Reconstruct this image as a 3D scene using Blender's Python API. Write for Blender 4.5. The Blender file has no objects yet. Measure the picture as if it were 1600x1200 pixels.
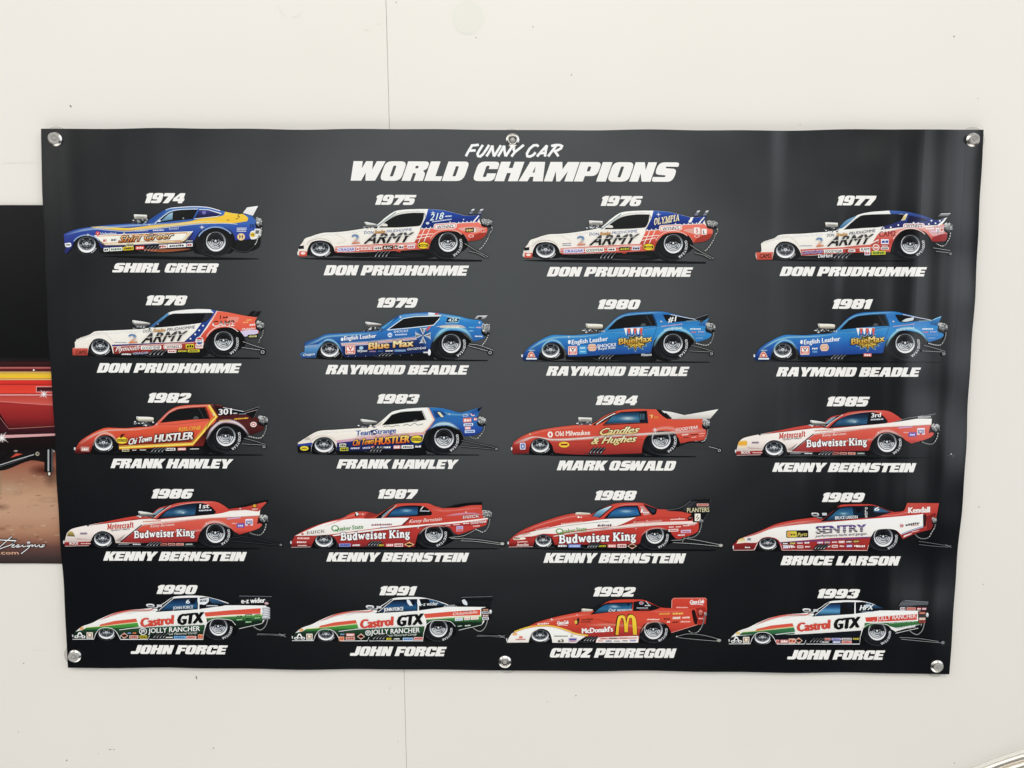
import bpy, bmesh, math, random
from mathutils import Vector
from mathutils.geometry import tessellate_polygon

scene = bpy.context.scene
COL = scene.collection
random.seed(7)

# ------------------------------------------------------------------ camera, world, lamps, exposure
FPX, PITCH, DIST, CAMZ = 1202.0, math.radians(5.5), 1.272, 1.45
cam_data = bpy.data.cameras.new('camera')
cam_data.sensor_width = 36.0
cam_data.lens = FPX / 1600.0 * 36.0
cam_data.clip_start, cam_data.clip_end = 0.05, 60.0
cam = bpy.data.objects.new('camera', cam_data)
COL.objects.link(cam)
cam.location = (0.0, -DIST, CAMZ)
cam.rotation_euler = (math.radians(90) - PITCH, 0, 0)
scene.camera = cam

world = bpy.data.worlds.new('World')
scene.world = world
world.use_nodes = True
wt = world.node_tree
wt.nodes.clear()
w_out = wt.nodes.new('ShaderNodeOutputWorld')
w_bg = wt.nodes.new('ShaderNodeBackground')
w_tc = wt.nodes.new('ShaderNodeTexCoord')
w_sep = wt.nodes.new('ShaderNodeSeparateXYZ')
w_ramp = wt.nodes.new('ShaderNodeValToRGB')
w_map = wt.nodes.new('ShaderNodeMapRange')
wt.links.new(w_tc.outputs['Generated'], w_sep.inputs[0])
wt.links.new(w_sep.outputs['Z'], w_map.inputs['Value'])
w_map.inputs['From Min'].default_value = -1.0
w_map.inputs['From Max'].default_value = 0.4
wt.links.new(w_map.outputs[0], w_ramp.inputs[0])
wt.links.new(w_ramp.outputs[0], w_bg.inputs['Color'])
wt.links.new(w_bg.outputs[0], w_out.inputs['Surface'])
cr = w_ramp.color_ramp                       # hall behind the camera: dim, dark floor; glow added straight below brightens the wall
def stops(ramp, L):
    ramp.elements[0].position, ramp.elements[0].color = L[0][0], L[0][1] + (1,)
    ramp.elements[1].position, ramp.elements[1].color = L[-1][0], L[-1][1] + (1,)
    for p, c in L[1:-1]:
        e = ramp.elements.new(p); e.color = c + (1,)
Z = lambda z: (z + 1.0) / 1.4
stops(cr, [(Z(-1.0), (2.3, 2.26, 2.2)), (Z(-.76), (2.0, 1.96, 1.9)), (Z(-.62), (.04, .042, .048)), (Z(-.30), (.035, .04, .05)), (Z(-.12), (.10, .105, .11)), (Z(.05), (.16, .165, .17)), (Z(.2), (.22, .22, .22)), (Z(.38), (.5, .495, .48))])
# a bright doorway off to the right and a smaller one to the left, behind the camera
def axis_ramp(axis, lo, hi, L):
    m = wt.nodes.new('ShaderNodeMapRange'); r = wt.nodes.new('ShaderNodeValToRGB')
    m.inputs['From Min'].default_value, m.inputs['From Max'].default_value = lo, hi
    wt.links.new(w_sep.outputs[axis], m.inputs['Value']); wt.links.new(m.outputs[0], r.inputs[0])
    stops(r.color_ramp, [((p - lo) / (hi - lo), (v * 1.0, v * 1.0, v * 1.0)) for p, v in L])
    return r.outputs[0]
def mixc(op, a, b):
    n = wt.nodes.new('ShaderNodeMix'); n.data_type, n.blend_type = 'RGBA', op; n.inputs[0].default_value = 1.0; n.clamp_result = False
    for sock, v in ((n.inputs[6], a), (n.inputs[7], b)):
        if isinstance(v, tuple): sock.default_value = v
        else: wt.links.new(v, sock)
    return n.outputs[2]
right = mixc('MULTIPLY', axis_ramp('X', -1, 1, [(-1, 0), (.38, 0), (.47, .16), (.56, .45), (.66, 1.0), (.85, 1.0), (1, .5)]), axis_ramp('Z', -.6, .6, [(-.6, 0), (-.26, 0), (-.16, .35), (-.02, 1.0), (.3, 1.0), (.6, .6)]))
left = mixc('MULTIPLY', axis_ramp('X', -1, 1, [(-1, .5), (-.8, 1.0), (-.62, .7), (-.5, .25), (-.36, 0), (1, 0)]), axis_ramp('Z', -.6, .6, [(-.6, 0), (.02, 0), (.16, .5), (.3, 1.0), (.6, .6)]))
glow = mixc('ADD', mixc('MULTIPLY', right, (1.7, 1.8, 1.9, 1)), mixc('MULTIPLY', left, (2.0, 2.0, 1.95, 1)))
wt.links.new(mixc('ADD', w_ramp.outputs[0], glow), w_bg.inputs['Color'])
w_bg.inputs['Strength'].default_value = 1.0

def area_lamp(name, loc, rot, sx, sy, power, color):
    d = bpy.data.lights.new(name, 'AREA')
    d.shape, d.size, d.size_y, d.energy, d.color = 'RECTANGLE', sx, sy, power, color
    o = bpy.data.objects.new(name, d)
    COL.objects.link(o)
    o.location, o.rotation_euler = loc, rot
    return o
area_lamp('ceiling_lamp', (0.1, -4.9, 5.3), (math.radians(51), 0, 0), 5.0, 2.4, 184.0, (1.0, 0.985, 0.95))

vs = scene.view_settings
vs.view_transform, vs.look, vs.exposure, vs.gamma, vs.use_curve_mapping = 'Standard', 'None', 0.0, 1.0, False

# ------------------------------------------------------------------ helpers
SP, CP = math.sin(PITCH), math.cos(PITCH)
BANNER_OFF = 0.009          # the banner hangs this far in front of the wall
def W(px, py, off=BANNER_OFF, lift=0.0):
    """point of the plane `off` in front of the wall, then raised by `lift` towards the room"""
    a, b = (px - 800.0) / FPX, (600.0 - py) / FPX
    dy = CP + b * SP
    dz = -SP + b * CP
    t = (DIST - off) / dy
    return (a * t, -off - lift, CAMZ + dz * t)

def lin(c):
    c = c / 255.0
    return c / 12.92 if c <= 0.04045 else ((c + 0.055) / 1.055) ** 2.4
_cc = {}
BLUE = [0]
def rgb(h):
    """'#rrggbb' or '#rrggbb@alpha' -> linear rgba"""
    if (h, BLUE[0]) in _cc: return _cc[(h, BLUE[0])]
    a = 1.0
    h0 = s = h
    if '@' in s:
        s, q = s.split('@'); a = float(q)
    if len(s) == 4: s = '#' + ''.join(q * 2 for q in s[1:])
    r, g, b = (lin(int(s[i:i + 2], 16)) for i in (1, 3, 5))
    if min(r, g, b) > .5: r, g, b = (min(.93, q * 1.10) for q in (r, g, b * 1.01))     # clean print white
    elif BLUE[0] and b > 1.7 * r and b > 1.25 * g: g *= 1.16; b *= .94                  # the truer blue of the blue cars
    elif r > .3 and g < .16 and b < .14: r, g, b = min(.9, r * 1.05), g * 1.14, b * .98     # warm print red
    v = (r, g, b, a)
    _cc[(h0, BLUE[0])] = v
    return v

def pts(s):
    """'x,y x,y ...' -> list; a trailing c keeps that corner sharp"""
    if not isinstance(s, str): return [(p[0], p[1], False) for p in s]
    out = []
    for w in s.split():
        c = w.endswith('c')
        if c: w = w[:-1]
        x, y = w.split(',')
        out.append((float(x), float(y), c))
    return out

def spline(P, closed=True, n=5):
    """Catmull-Rom through the points, sharp where marked"""
    m = len(P); out = []
    segs = m if closed else m - 1
    for i in range(segs):
        p1, p2 = P[i], P[(i + 1) % m]
        p0 = P[(i - 1) % m] if (closed or i > 0) else p1
        p3 = P[(i + 2) % m] if (closed or i + 2 < m) else p2
        if p1[2]: p0 = p1
        if p2[2]: p3 = p2
        d = math.hypot(p2[0] - p1[0], p2[1] - p1[1])
        k = max(1, min(n, int(d / 10) + 1))
        def tan(pa, pb, pc):
            l1 = math.hypot(pb[0] - pa[0], pb[1] - pa[1]) or 1e-6
            l2 = math.hypot(pc[0] - pb[0], pc[1] - pb[1]) or 1e-6
            tx = (pc[0] - pa[0]) / (l1 + l2); ty = (pc[1] - pa[1]) / (l1 + l2)
            return tx * d, ty * d
        t1 = tan(p0, p1, p2) if p0 is not p1 else (p2[0] - p1[0], p2[1] - p1[1])
        t2 = tan(p1, p2, p3) if p3 is not p2 else (p2[0] - p1[0], p2[1] - p1[1])
        for j in range(k):
            t = j / k
            h00 = 2 * t**3 - 3 * t**2 + 1; h10 = t**3 - 2 * t**2 + t
            h01 = -2 * t**3 + 3 * t**2; h11 = t**3 - t**2
            out.append((h00 * p1[0] + h10 * t1[0] + h01 * p2[0] + h11 * t2[0],
                        h00 * p1[1] + h10 * t1[1] + h01 * p2[1] + h11 * t2[1]))
    if not closed: out.append((P[-1][0], P[-1][1]))
    return out

def rounded(P, n=4):
    """polygon of (x, y, r): corners rounded by radius r"""
    out = []; m = len(P)
    for i in range(m):
        x, y = P[i][0], P[i][1]
        r = P[i][2] if len(P[i]) > 2 else 0
        if r <= 0: out.append((x, y)); continue
        a, b = P[i - 1], P[(i + 1) % m]
        la = math.hypot(a[0] - x, a[1] - y); lb = math.hypot(b[0] - x, b[1] - y)
        ra, rb = min(r, la * .5), min(r, lb * .5)
        s = (x + (a[0] - x) * ra / la, y + (a[1] - y) * ra / la)
        q = (x + (b[0] - x) * rb / lb, y + (b[1] - y) * rb / lb)
        for j in range(n + 1):
            t = j / n
            out.append(((1 - t)**2 * s[0] + 2 * t * (1 - t) * x + t * t * q[0],
                        (1 - t)**2 * s[1] + 2 * t * (1 - t) * y + t * t * q[1]))
    return out

def dedupe(P):
    out = []
    for p in P:
        if not out or abs(p[0] - out[-1][0]) + abs(p[1] - out[-1][1]) > 1e-4: out.append(p)
    if len(out) > 1 and abs(out[0][0] - out[-1][0]) + abs(out[0][1] - out[-1][1]) < 1e-4: out.pop()
    return out

def tess(loops):
    vs_, flat = [], []
    for lp in loops:
        vs_.append([Vector((p[0], p[1], 0)) for p in lp]); flat += [(p[0], p[1]) for p in lp]
    return flat, [tuple(t) for t in tessellate_polygon(vs_)]

def grad(stops, y):
    if y <= stops[0][0]: return rgb(stops[0][1])
    for (y0, c0), (y1, c1) in zip(stops, stops[1:]):
        if y <= y1:
            t = (y - y0) / max(1e-6, y1 - y0)
            a, b = rgb(c0), rgb(c1)
            return tuple(a[i] * (1 - t) + b[i] * t for i in range(4))
    return rgb(stops[-1][1])

# ------------------------------------------------------------------ lettering
_fonts = {}
def font_mesh(text, bold):
    key = (text, bold)
    if key in _fonts: return _fonts[key]
    cu = bpy.data.curves.new('lettering_curve', 'FONT')
    cu.body = text; cu.offset = bold; cu.resolution_u = 2
    cu.space_character = 1.0 + bold * 2.4
    ob = bpy.data.objects.new('lettering_curve', cu)
    me = bpy.data.meshes.new_from_object(ob)
    V = [(v.co.x, v.co.y) for v in me.vertices]
    F = [tuple(p.vertices) for p in me.polygons]
    bpy.data.objects.remove(ob); bpy.data.curves.remove(cu); bpy.data.meshes.remove(me)
    _fonts[key] = (V, F)
    return V, F
CAPH = {}
def cap(bold):
    if bold not in CAPH:
        V, F = font_mesh('H', bold)
        CAPH[bold] = (min(v[1] for v in V), max(v[1] for v in V))
    return CAPH[bold]

HEAVY = {  # heavy slanted display face: width, outer loop(s), holes
 'O': (1.1, [(0,0,.3),(1.1,0,.3),(1.1,1,.3),(0,1,.3)], [[(.47,.22,.06),(.63,.22,.06),(.63,.78,.06),(.47,.78,.06)]]),
 'D': (1.1, [(0,0),(1.1,0,.34),(1.1,1,.24),(0,1)], [[(.47,.24),(.63,.24,.06),(.63,.76,.06),(.47,.76)]]),
 'R': (1.12, [(0,0),(.46,0),(.46,.4,.05),(.62,.4,.05),(.62,0),(1.1,0),(1.1,.4,.14),(.93,.52,.04),(1.12,.62,.12),(1.12,1,.24),(0,1)], [[(.48,.64,.04),(.63,.64,.04),(.63,.77,.04),(.48,.77,.04)]]),
 'L': (.86, [(0,0),(.86,0),(.86,.24),(.5,.24),(.5,1),(0,1)], []),
 'W': (1.42, [(0,0),(-.2,1),(.28,1),(.35,.63),(.45,1),(.8,1),(.91,.57),(1.0,1),(1.45,1),(1.26,0),(.76,0),(.63,.42),(.54,0)], []),
 'C': (1.1, [(0,0,.3),(1.1,0,.26),(1.1,.4),(.64,.4),(.64,.21,.06),(.47,.21,.06),(.47,.79,.06),(.64,.79,.06),(.64,.62),(1.1,.62),(1.1,1,.24),(0,1,.3)], []),
 'H': (1.2, [(0,0),(.5,0),(.5,.42),(.7,.42),(.7,0),(1.2,0),(1.2,1),(.7,1),(.7,.68),(.5,.68),(.5,1),(0,1)], []),
 'A': (1.25, [(0,0),(.25,1),(1.02,1),(1.25,0),(.73,0),(.69,.23),(.51,.23),(.46,0)], [[(.61,.77),(.67,.45),(.56,.45)]]),
 'M': (1.5, [(0,0),(0,1),(.61,1),(.75,.62),(.89,1),(1.5,1),(1.5,0),(1.06,0),(1.06,.52),(.84,0),(.64,0),(.44,.52),(.44,0)], []),
 'P': (1.1, [(0,0),(.47,0),(.47,.28),(1.1,.28,.3),(1.1,1,.24),(0,1)], [[(.48,.52),(.64,.52,.06),(.64,.77,.06),(.48,.77)]]),
 'I': (.5, [(0,0),(.5,0),(.5,1),(0,1)], []),
 'N': (1.1, [(0,0),(0,1),(.47,1),(.65,.6),(.65,1),(1.1,1),(1.1,0),(.65,0),(.45,.43),(.45,0)], []),
 'S': (1.12, [(0,0,.15),(1.1,0,.3),(1.1,.66,.22),(.5,.7,.03),(.5,.78,.03),(1.12,.77,.03),(1.12,1,.2),(.04,1,.3),(.04,.38,.22),(.62,.33,.03),(.62,.24,.03),(0,.25,.03)], []),
 'E': (.98, [(0,0),(.98,0),(.98,.25),(.48,.25),(.48,.4),(.92,.4),(.92,.6),(.48,.6),(.48,.75),(.98,.75),(.98,1),(0,1)], []),
 'F': (.94, [(0,0),(.48,0),(.48,.34),(.9,.34),(.9,.58),(.48,.58),(.48,.74),(.98,.74),(.98,1),(0,1)], []),
 'G': (1.1, [(0,0,.3),(1.1,0,.12),(1.1,.54),(.6,.54),(.6,.38),(.64,.38),(.64,.2,.05),(.47,.2,.05),(.47,.8,.05),(.64,.8,.05),(.64,.66),(1.1,.66),(1.1,1,.24),(0,1,.3)], []),
 'U': (1.1, [(0,0,.3),(1.1,0,.3),(1.1,1),(.63,1),(.63,.22,.06),(.47,.22,.06),(.47,1),(0,1)], []),
 'Y': (1.16, [(.34,0),(.84,0),(.84,.36),(1.25,1),(.76,1),(.62,.64),(.5,1),(-.04,1),(.34,.36)], []),
 'B': (1.1, [(0,0),(1.1,0,.26),(1.1,.47,.12),(.98,.53,.02),(1.1,.59,.12),(1.1,1,.22),(0,1)], [[(.48,.21,.03),(.64,.21,.03),(.64,.37,.03),(.48,.37,.03)],[(.48,.64,.03),(.64,.64,.03),(.64,.79,.03),(.48,.79,.03)]]),
 'K': (1.12, [(0,0),(.48,0),(.48,.36),(.66,0),(1.2,0),(.86,.52),(1.22,1),(.68,1),(.48,.64),(.48,1),(0,1)], []),
 'J': (.84, [(-.12,0,.16),(.85,0,.3),(.85,1),(.36,1),(.36,.3,.06),(-.12,.3)], []),
 'T': (1.06, [(.3,0),(.78,0),(.78,.72),(1.1,.72),(1.1,1),(0,1),(0,.72),(.3,.72)], []),
 'Z': (1.05, [(0,0),(1.05,0),(1.05,.27),(.62,.27),(1.05,.72),(1.05,1),(.03,1),(.03,.73),(.42,.73),(0,.28)], []),
 '1': (.6, [(.1,0),(.6,0),(.6,1),(.24,1),(0,.88),(0,.66),(.1,.7)], []),
 '9': (1.02, [(0,0,.12),(1.02,0,.3),(1.02,1,.3),(0,1,.3),(0,.37,.22),(.53,.37,.02),(.53,.25,.04),(0,.25,.02)], [[(.44,.57,.04),(.58,.57,.04),(.58,.79,.04),(.44,.79,.04)]]),
 '7': (.98, [(.12,0),(.66,0),(1.02,.66),(1.02,1),(0,1),(0,.68),(.46,.68)], []),
 '4': (1.06, [(.56,0),(1.0,0),(1.0,.2),(1.1,.2),(1.1,.46),(1.0,.46),(1.0,1),(.5,1),(0,.46),(0,.2),(.56,.2)], [[(.56,.46),(.56,.7),(.36,.46)]]),
 '5': (1.02, [(0,0,.12),(1.02,0,.3),(1.02,.66,.24),(.46,.66),(.46,.75),(1.02,.75),(1.02,1),(0,1),(0,.4),(.56,.4,.03),(.56,.26,.03),(0,.26,.02)], []),
 '6': (1.02, [(0,0,.3),(1.02,0,.3),(1.02,.63,.22),(.48,.63,.02),(.48,.75,.04),(1.02,.75,.02),(1.02,1,.15),(0,1,.3)], [[(.44,.21,.04),(.58,.21,.04),(.58,.43,.04),(.44,.43,.04)]]),
 '8': (1.04, [(0,0,.26),(1.04,0,.26),(1.04,.47,.1),(.98,.53,.02),(1.04,.59,.1),(1.04,1,.24),(0,1,.24),(0,.59,.1),(.06,.53,.02),(0,.47,.1)], [[(.45,.2,.04),(.59,.2,.04),(.59,.38,.04),(.45,.38,.04)],[(.45,.64,.04),(.59,.64,.04),(.59,.81,.04),(.45,.81,.04)]]),
 '0': (1.02, [(0,0,.28),(1.02,0,.28),(1.02,1,.28),(0,1,.28)], [[(.43,.22,.06),(.59,.22,.06),(.59,.78,.06),(.43,.78,.06)]]),
 '2': (1.02, [(0,0),(1.02,0),(1.02,.26),(.6,.26),(1.02,.54,.1),(1.02,1,.28),(0,1,.25),(0,.66),(.45,.66),(.45,.77,.03),(.58,.77,.03),(.58,.64,.03),(0,.3,.05)], []),
 '3': (1.02, [(0,0,.2),(1.02,0,.28),(1.02,.48,.1),(.96,.53,.02),(1.02,.58,.1),(1.02,1,.28),(0,1,.2),(0,.7),(.45,.7),(.45,.79),(.58,.79),(.58,.61),(.34,.61),(.34,.42),(.58,.42),(.58,.22),(.45,.22),(.45,.3),(0,.3)], []),
}
_heavy = {}
def heavy_glyph(ch):
    if ch not in _heavy:
        w, outer, holes = HEAVY[ch]
        _heavy[ch] = (w,) + tess([dedupe(rounded(outer))] + [dedupe(rounded(h)) for h in holes])
    return _heavy[ch]

# slab-serif face drawn with strokes: width, [(stroke width, open polyline)]
def _s(w, *st): return (w, st)
TK, TN = .19, .10
SERIF = {
 'B': _s(.86, (TK,[(.2,0),(.2,1)]), (TN,[(0,.05),(.5,.05),(.72,.1),(.78,.27),(.7,.45),(.5,.52),(.25,.52)]), (TN,[(0,.95),(.45,.95),(.64,.9),(.7,.75),(.62,.6),(.45,.52)]), (.13,[(.72,.14),(.76,.27),(.7,.42)]), (.12,[(.64,.62),(.68,.75),(.62,.87)])),
 'K': _s(.98, (TK,[(.2,0),(.2,1)]), (TN,[(0,.05),(.4,.05)]), (TN,[(0,.95),(.4,.95)]), (TN,[(.25,.4),(.8,.95)]), (TK,[(.42,.55),(.8,.03)]), (TN,[(.6,.95),(.96,.95)]), (TN,[(.6,.05),(.98,.05)])),
 'Q': _s(.95, (TK,[(.5,.02),(.2,.12),(.12,.5),(.2,.88),(.5,.98),(.78,.88),(.86,.5),(.78,.12),(.5,.02)]), (.14,[(.5,.2),(.95,-.12)])),
 'M': _s(1.2, (TN,[(.2,0),(.2,.95)]), (TK,[(.24,.95),(.58,.1)]), (TN,[(.58,.1),(.92,.95)]), (TK,[(.98,0),(.98,1)]), (TN,[(0,.05),(.38,.05)]), (TN,[(.8,.05),(1.2,.05)]), (TN,[(0,.95),(.3,.95)]), (TN,[(.9,.95),(1.2,.95)])),
 'U': _s(.95, (TK,[(.2,.97),(.2,.3),(.3,.06),(.5,.03),(.68,.08),(.75,.3),(.75,.97)]), (TN,[(0,.95),(.4,.95)]), (TN,[(.58,.95),(.95,.95)])),
 'I': _s(.42, (TK,[(.2,0),(.2,1)]), (TN,[(0,.05),(.4,.05)]), (TN,[(0,.95),(.4,.95)])),
 'C': _s(.86, (TK,[(.8,.72),(.66,.94),(.42,.97),(.18,.82),(.1,.5),(.18,.18),(.42,.03),(.66,.06),(.82,.26)])),
 'O': _s(.92, (TK,[(.46,.03),(.2,.14),(.12,.5),(.2,.86),(.46,.97),(.72,.86),(.8,.5),(.72,.14),(.46,.03)])),
 'u': _s(.72, (TK,[(.16,.66),(.16,.2),(.24,.05),(.38,.04),(.54,.14)]), (TK,[(.54,.68),(.54,0)]), (TN,[(0,.63),(.2,.63)]), (TN,[(.4,.63),(.58,.63)]), (TN,[(.5,.05),(.7,.05)])),
 'd': _s(.74, (TK,[(.54,0),(.54,1)]), (.15,[(.5,.55),(.36,.66),(.2,.6),(.1,.34),(.2,.08),(.36,.02),(.5,.12)]), (TN,[(.38,.95),(.58,.95)]), (TN,[(.5,.05),(.72,.05)])),
 'w': _s(1.02, (.16,[(.12,.66),(.3,.04)]), (TN,[(.3,.04),(.48,.62)]), (.16,[(.48,.62),(.68,.04)]), (TN,[(.68,.04),(.88,.64)]), (TN,[(0,.64),(.26,.64)]), (TN,[(.76,.64),(1.02,.64)])),
 'e': _s(.62, (.15,[(.1,.36),(.5,.4),(.46,.6),(.3,.66),(.14,.56),(.08,.34),(.16,.1),(.34,.02),(.54,.14)])),
 'i': _s(.4, (TK,[(.2,0),(.2,.68)]), (TN,[(0,.05),(.4,.05)]), (TN,[(.02,.63),(.2,.63)]), (.19,[(.2,.8),(.2,.98)])),
 's': _s(.56, (.15,[(.46,.56),(.3,.65),(.12,.56),(.14,.42),(.4,.3),(.46,.14),(.3,.03),(.08,.12)])),
 'r': _s(.52, (TK,[(.18,0),(.18,.68)]), (.13,[(.2,.4),(.3,.6),(.48,.6)]), (TN,[(0,.05),(.4,.05)]), (TN,[(0,.63),(.2,.63)])),
 'n': _s(.76, (TK,[(.18,0),(.18,.68)]), (.17,[(.2,.5),(.36,.64),(.52,.58),(.56,.4),(.56,0)]), (TN,[(0,.05),(.34,.05)]), (TN,[(.42,.05),(.74,.05)]), (TN,[(0,.63),(.2,.63)])),
 'g': _s(.68, (.14,[(.3,.64),(.12,.56),(.1,.4),(.2,.27),(.36,.27),(.48,.4),(.46,.56),(.3,.64)]), (.12,[(.2,.27),(.12,.12),(.4,.06),(.56,-.06),(.48,-.24),(.2,-.27),(.06,-.14),(.18,.04)]), (TN,[(.44,.58),(.64,.66)])),
 'o': _s(.66, (.16,[(.32,.03),(.14,.1),(.09,.34),(.14,.58),(.32,.65),(.5,.58),(.55,.34),(.5,.1),(.32,.03)])),
 't': _s(.46, (TK,[(.2,.92),(.2,.16),(.28,.04),(.44,.08)]), (TN,[(.02,.63),(.44,.63)])),
 'c': _s(.58, (.15,[(.5,.5),(.34,.65),(.14,.56),(.09,.34),(.16,.1),(.34,.03),(.52,.14)])),
 'a': _s(.66, (.15,[(.1,.54),(.26,.65),(.44,.6),(.48,.4),(.48,.05),(.62,.05)]), (.13,[(.46,.36),(.18,.3),(.1,.14),(.22,.03),(.46,.14)])),
 'f': _s(.46, (TK,[(.2,0),(.2,.7),(.26,.92),(.44,.94)]), (TN,[(.02,.63),(.42,.63)]), (TN,[(.02,.05),(.4,.05)])),
 'k': _s(.74, (TK,[(.18,0),(.18,1)]), (TN,[(.2,.28),(.6,.63)]), (.17,[(.34,.4),(.6,.04)]), (TN,[(0,.05),(.36,.05)]), (TN,[(.46,.05),(.74,.05)]), (TN,[(0,.95),(.2,.95)]), (TN,[(.46,.63),(.7,.63)])),
 'S': _s(.72, (TK,[(.62,.78),(.5,.95),(.22,.94),(.12,.74),(.2,.58),(.5,.44),(.62,.26),(.5,.05),(.22,.04),(.08,.22)])),
 'L': _s(.76, (TK,[(.2,0),(.2,1)]), (TN,[(0,.05),(.7,.05),(.7,.3)]), (TN,[(0,.95),(.4,.95)])),
 'Y': _s(.94, (TK,[(.16,.95),(.46,.45),(.46,0)]), (TN,[(.46,.45),(.76,.95)]), (TN,[(0,.95),(.36,.95)]), (TN,[(.6,.95),(.94,.95)]), (TN,[(.26,.05),(.66,.05)])),
 'P': _s(.8, (TK,[(.2,0),(.2,1)]), (.13,[(.2,.94),(.5,.94),(.7,.84),(.7,.6),(.5,.48),(.2,.48)]), (TN,[(0,.05),(.4,.05)]), (TN,[(0,.95),(.2,.95)])),
 'A': _s(.98, (TN,[(.14,0),(.46,.95)]), (TK,[(.46,.97),(.8,0)]), (TN,[(.24,.32),(.66,.32)]), (TN,[(0,.05),(.32,.05)]), (TN,[(.6,.05),(.98,.05)])),
 'l': _s(.4, (TK,[(.2,0),(.2,1)]), (TN,[(0,.05),(.4,.05)]), (TN,[(.02,.95),(.2,.95)])),
 '2': _s(.66, (.16,[(.1,.7),(.2,.93),(.42,.94),(.56,.76),(.46,.5),(.1,.08),(.6,.08)])),
}

def stroke_outline(P, w):
    """closed loop round an open polyline of width w"""
    P = dedupe(P); m = len(P); Lf, Rt = [], []
    for i in range(m):
        a = P[max(0, i - 1)]; b = P[min(m - 1, i + 1)]
        dx, dy = b[0] - a[0], b[1] - a[1]; l = math.hypot(dx, dy) or 1e-6
        k = 1.0
        if 0 < i < m - 1:
            d1 = (P[i][0] - a[0], P[i][1] - a[1]); d2 = (b[0] - P[i][0], b[1] - P[i][1])
            l1, l2 = math.hypot(*d1), math.hypot(*d2)
            c = max(-1, min(1, (d1[0] * d2[0] + d1[1] * d2[1]) / (l1 * l2)))
            k = min(1.8, 1.0 / max(.3, math.sqrt((1 + c) / 2)))
        nx, ny = -dy / l * w / 2 * k, dx / l * w / 2 * k
        Lf.append((P[i][0] + nx, P[i][1] + ny)); Rt.append((P[i][0] - nx, P[i][1] - ny))
    return Lf, Rt
def stroke_quads(P, w):
    Lf, Rt = stroke_outline(P, w); m = len(Lf)
    return Lf + Rt, [(i, i + 1, m + i + 1, m + i) for i in range(m - 1)]

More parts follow.
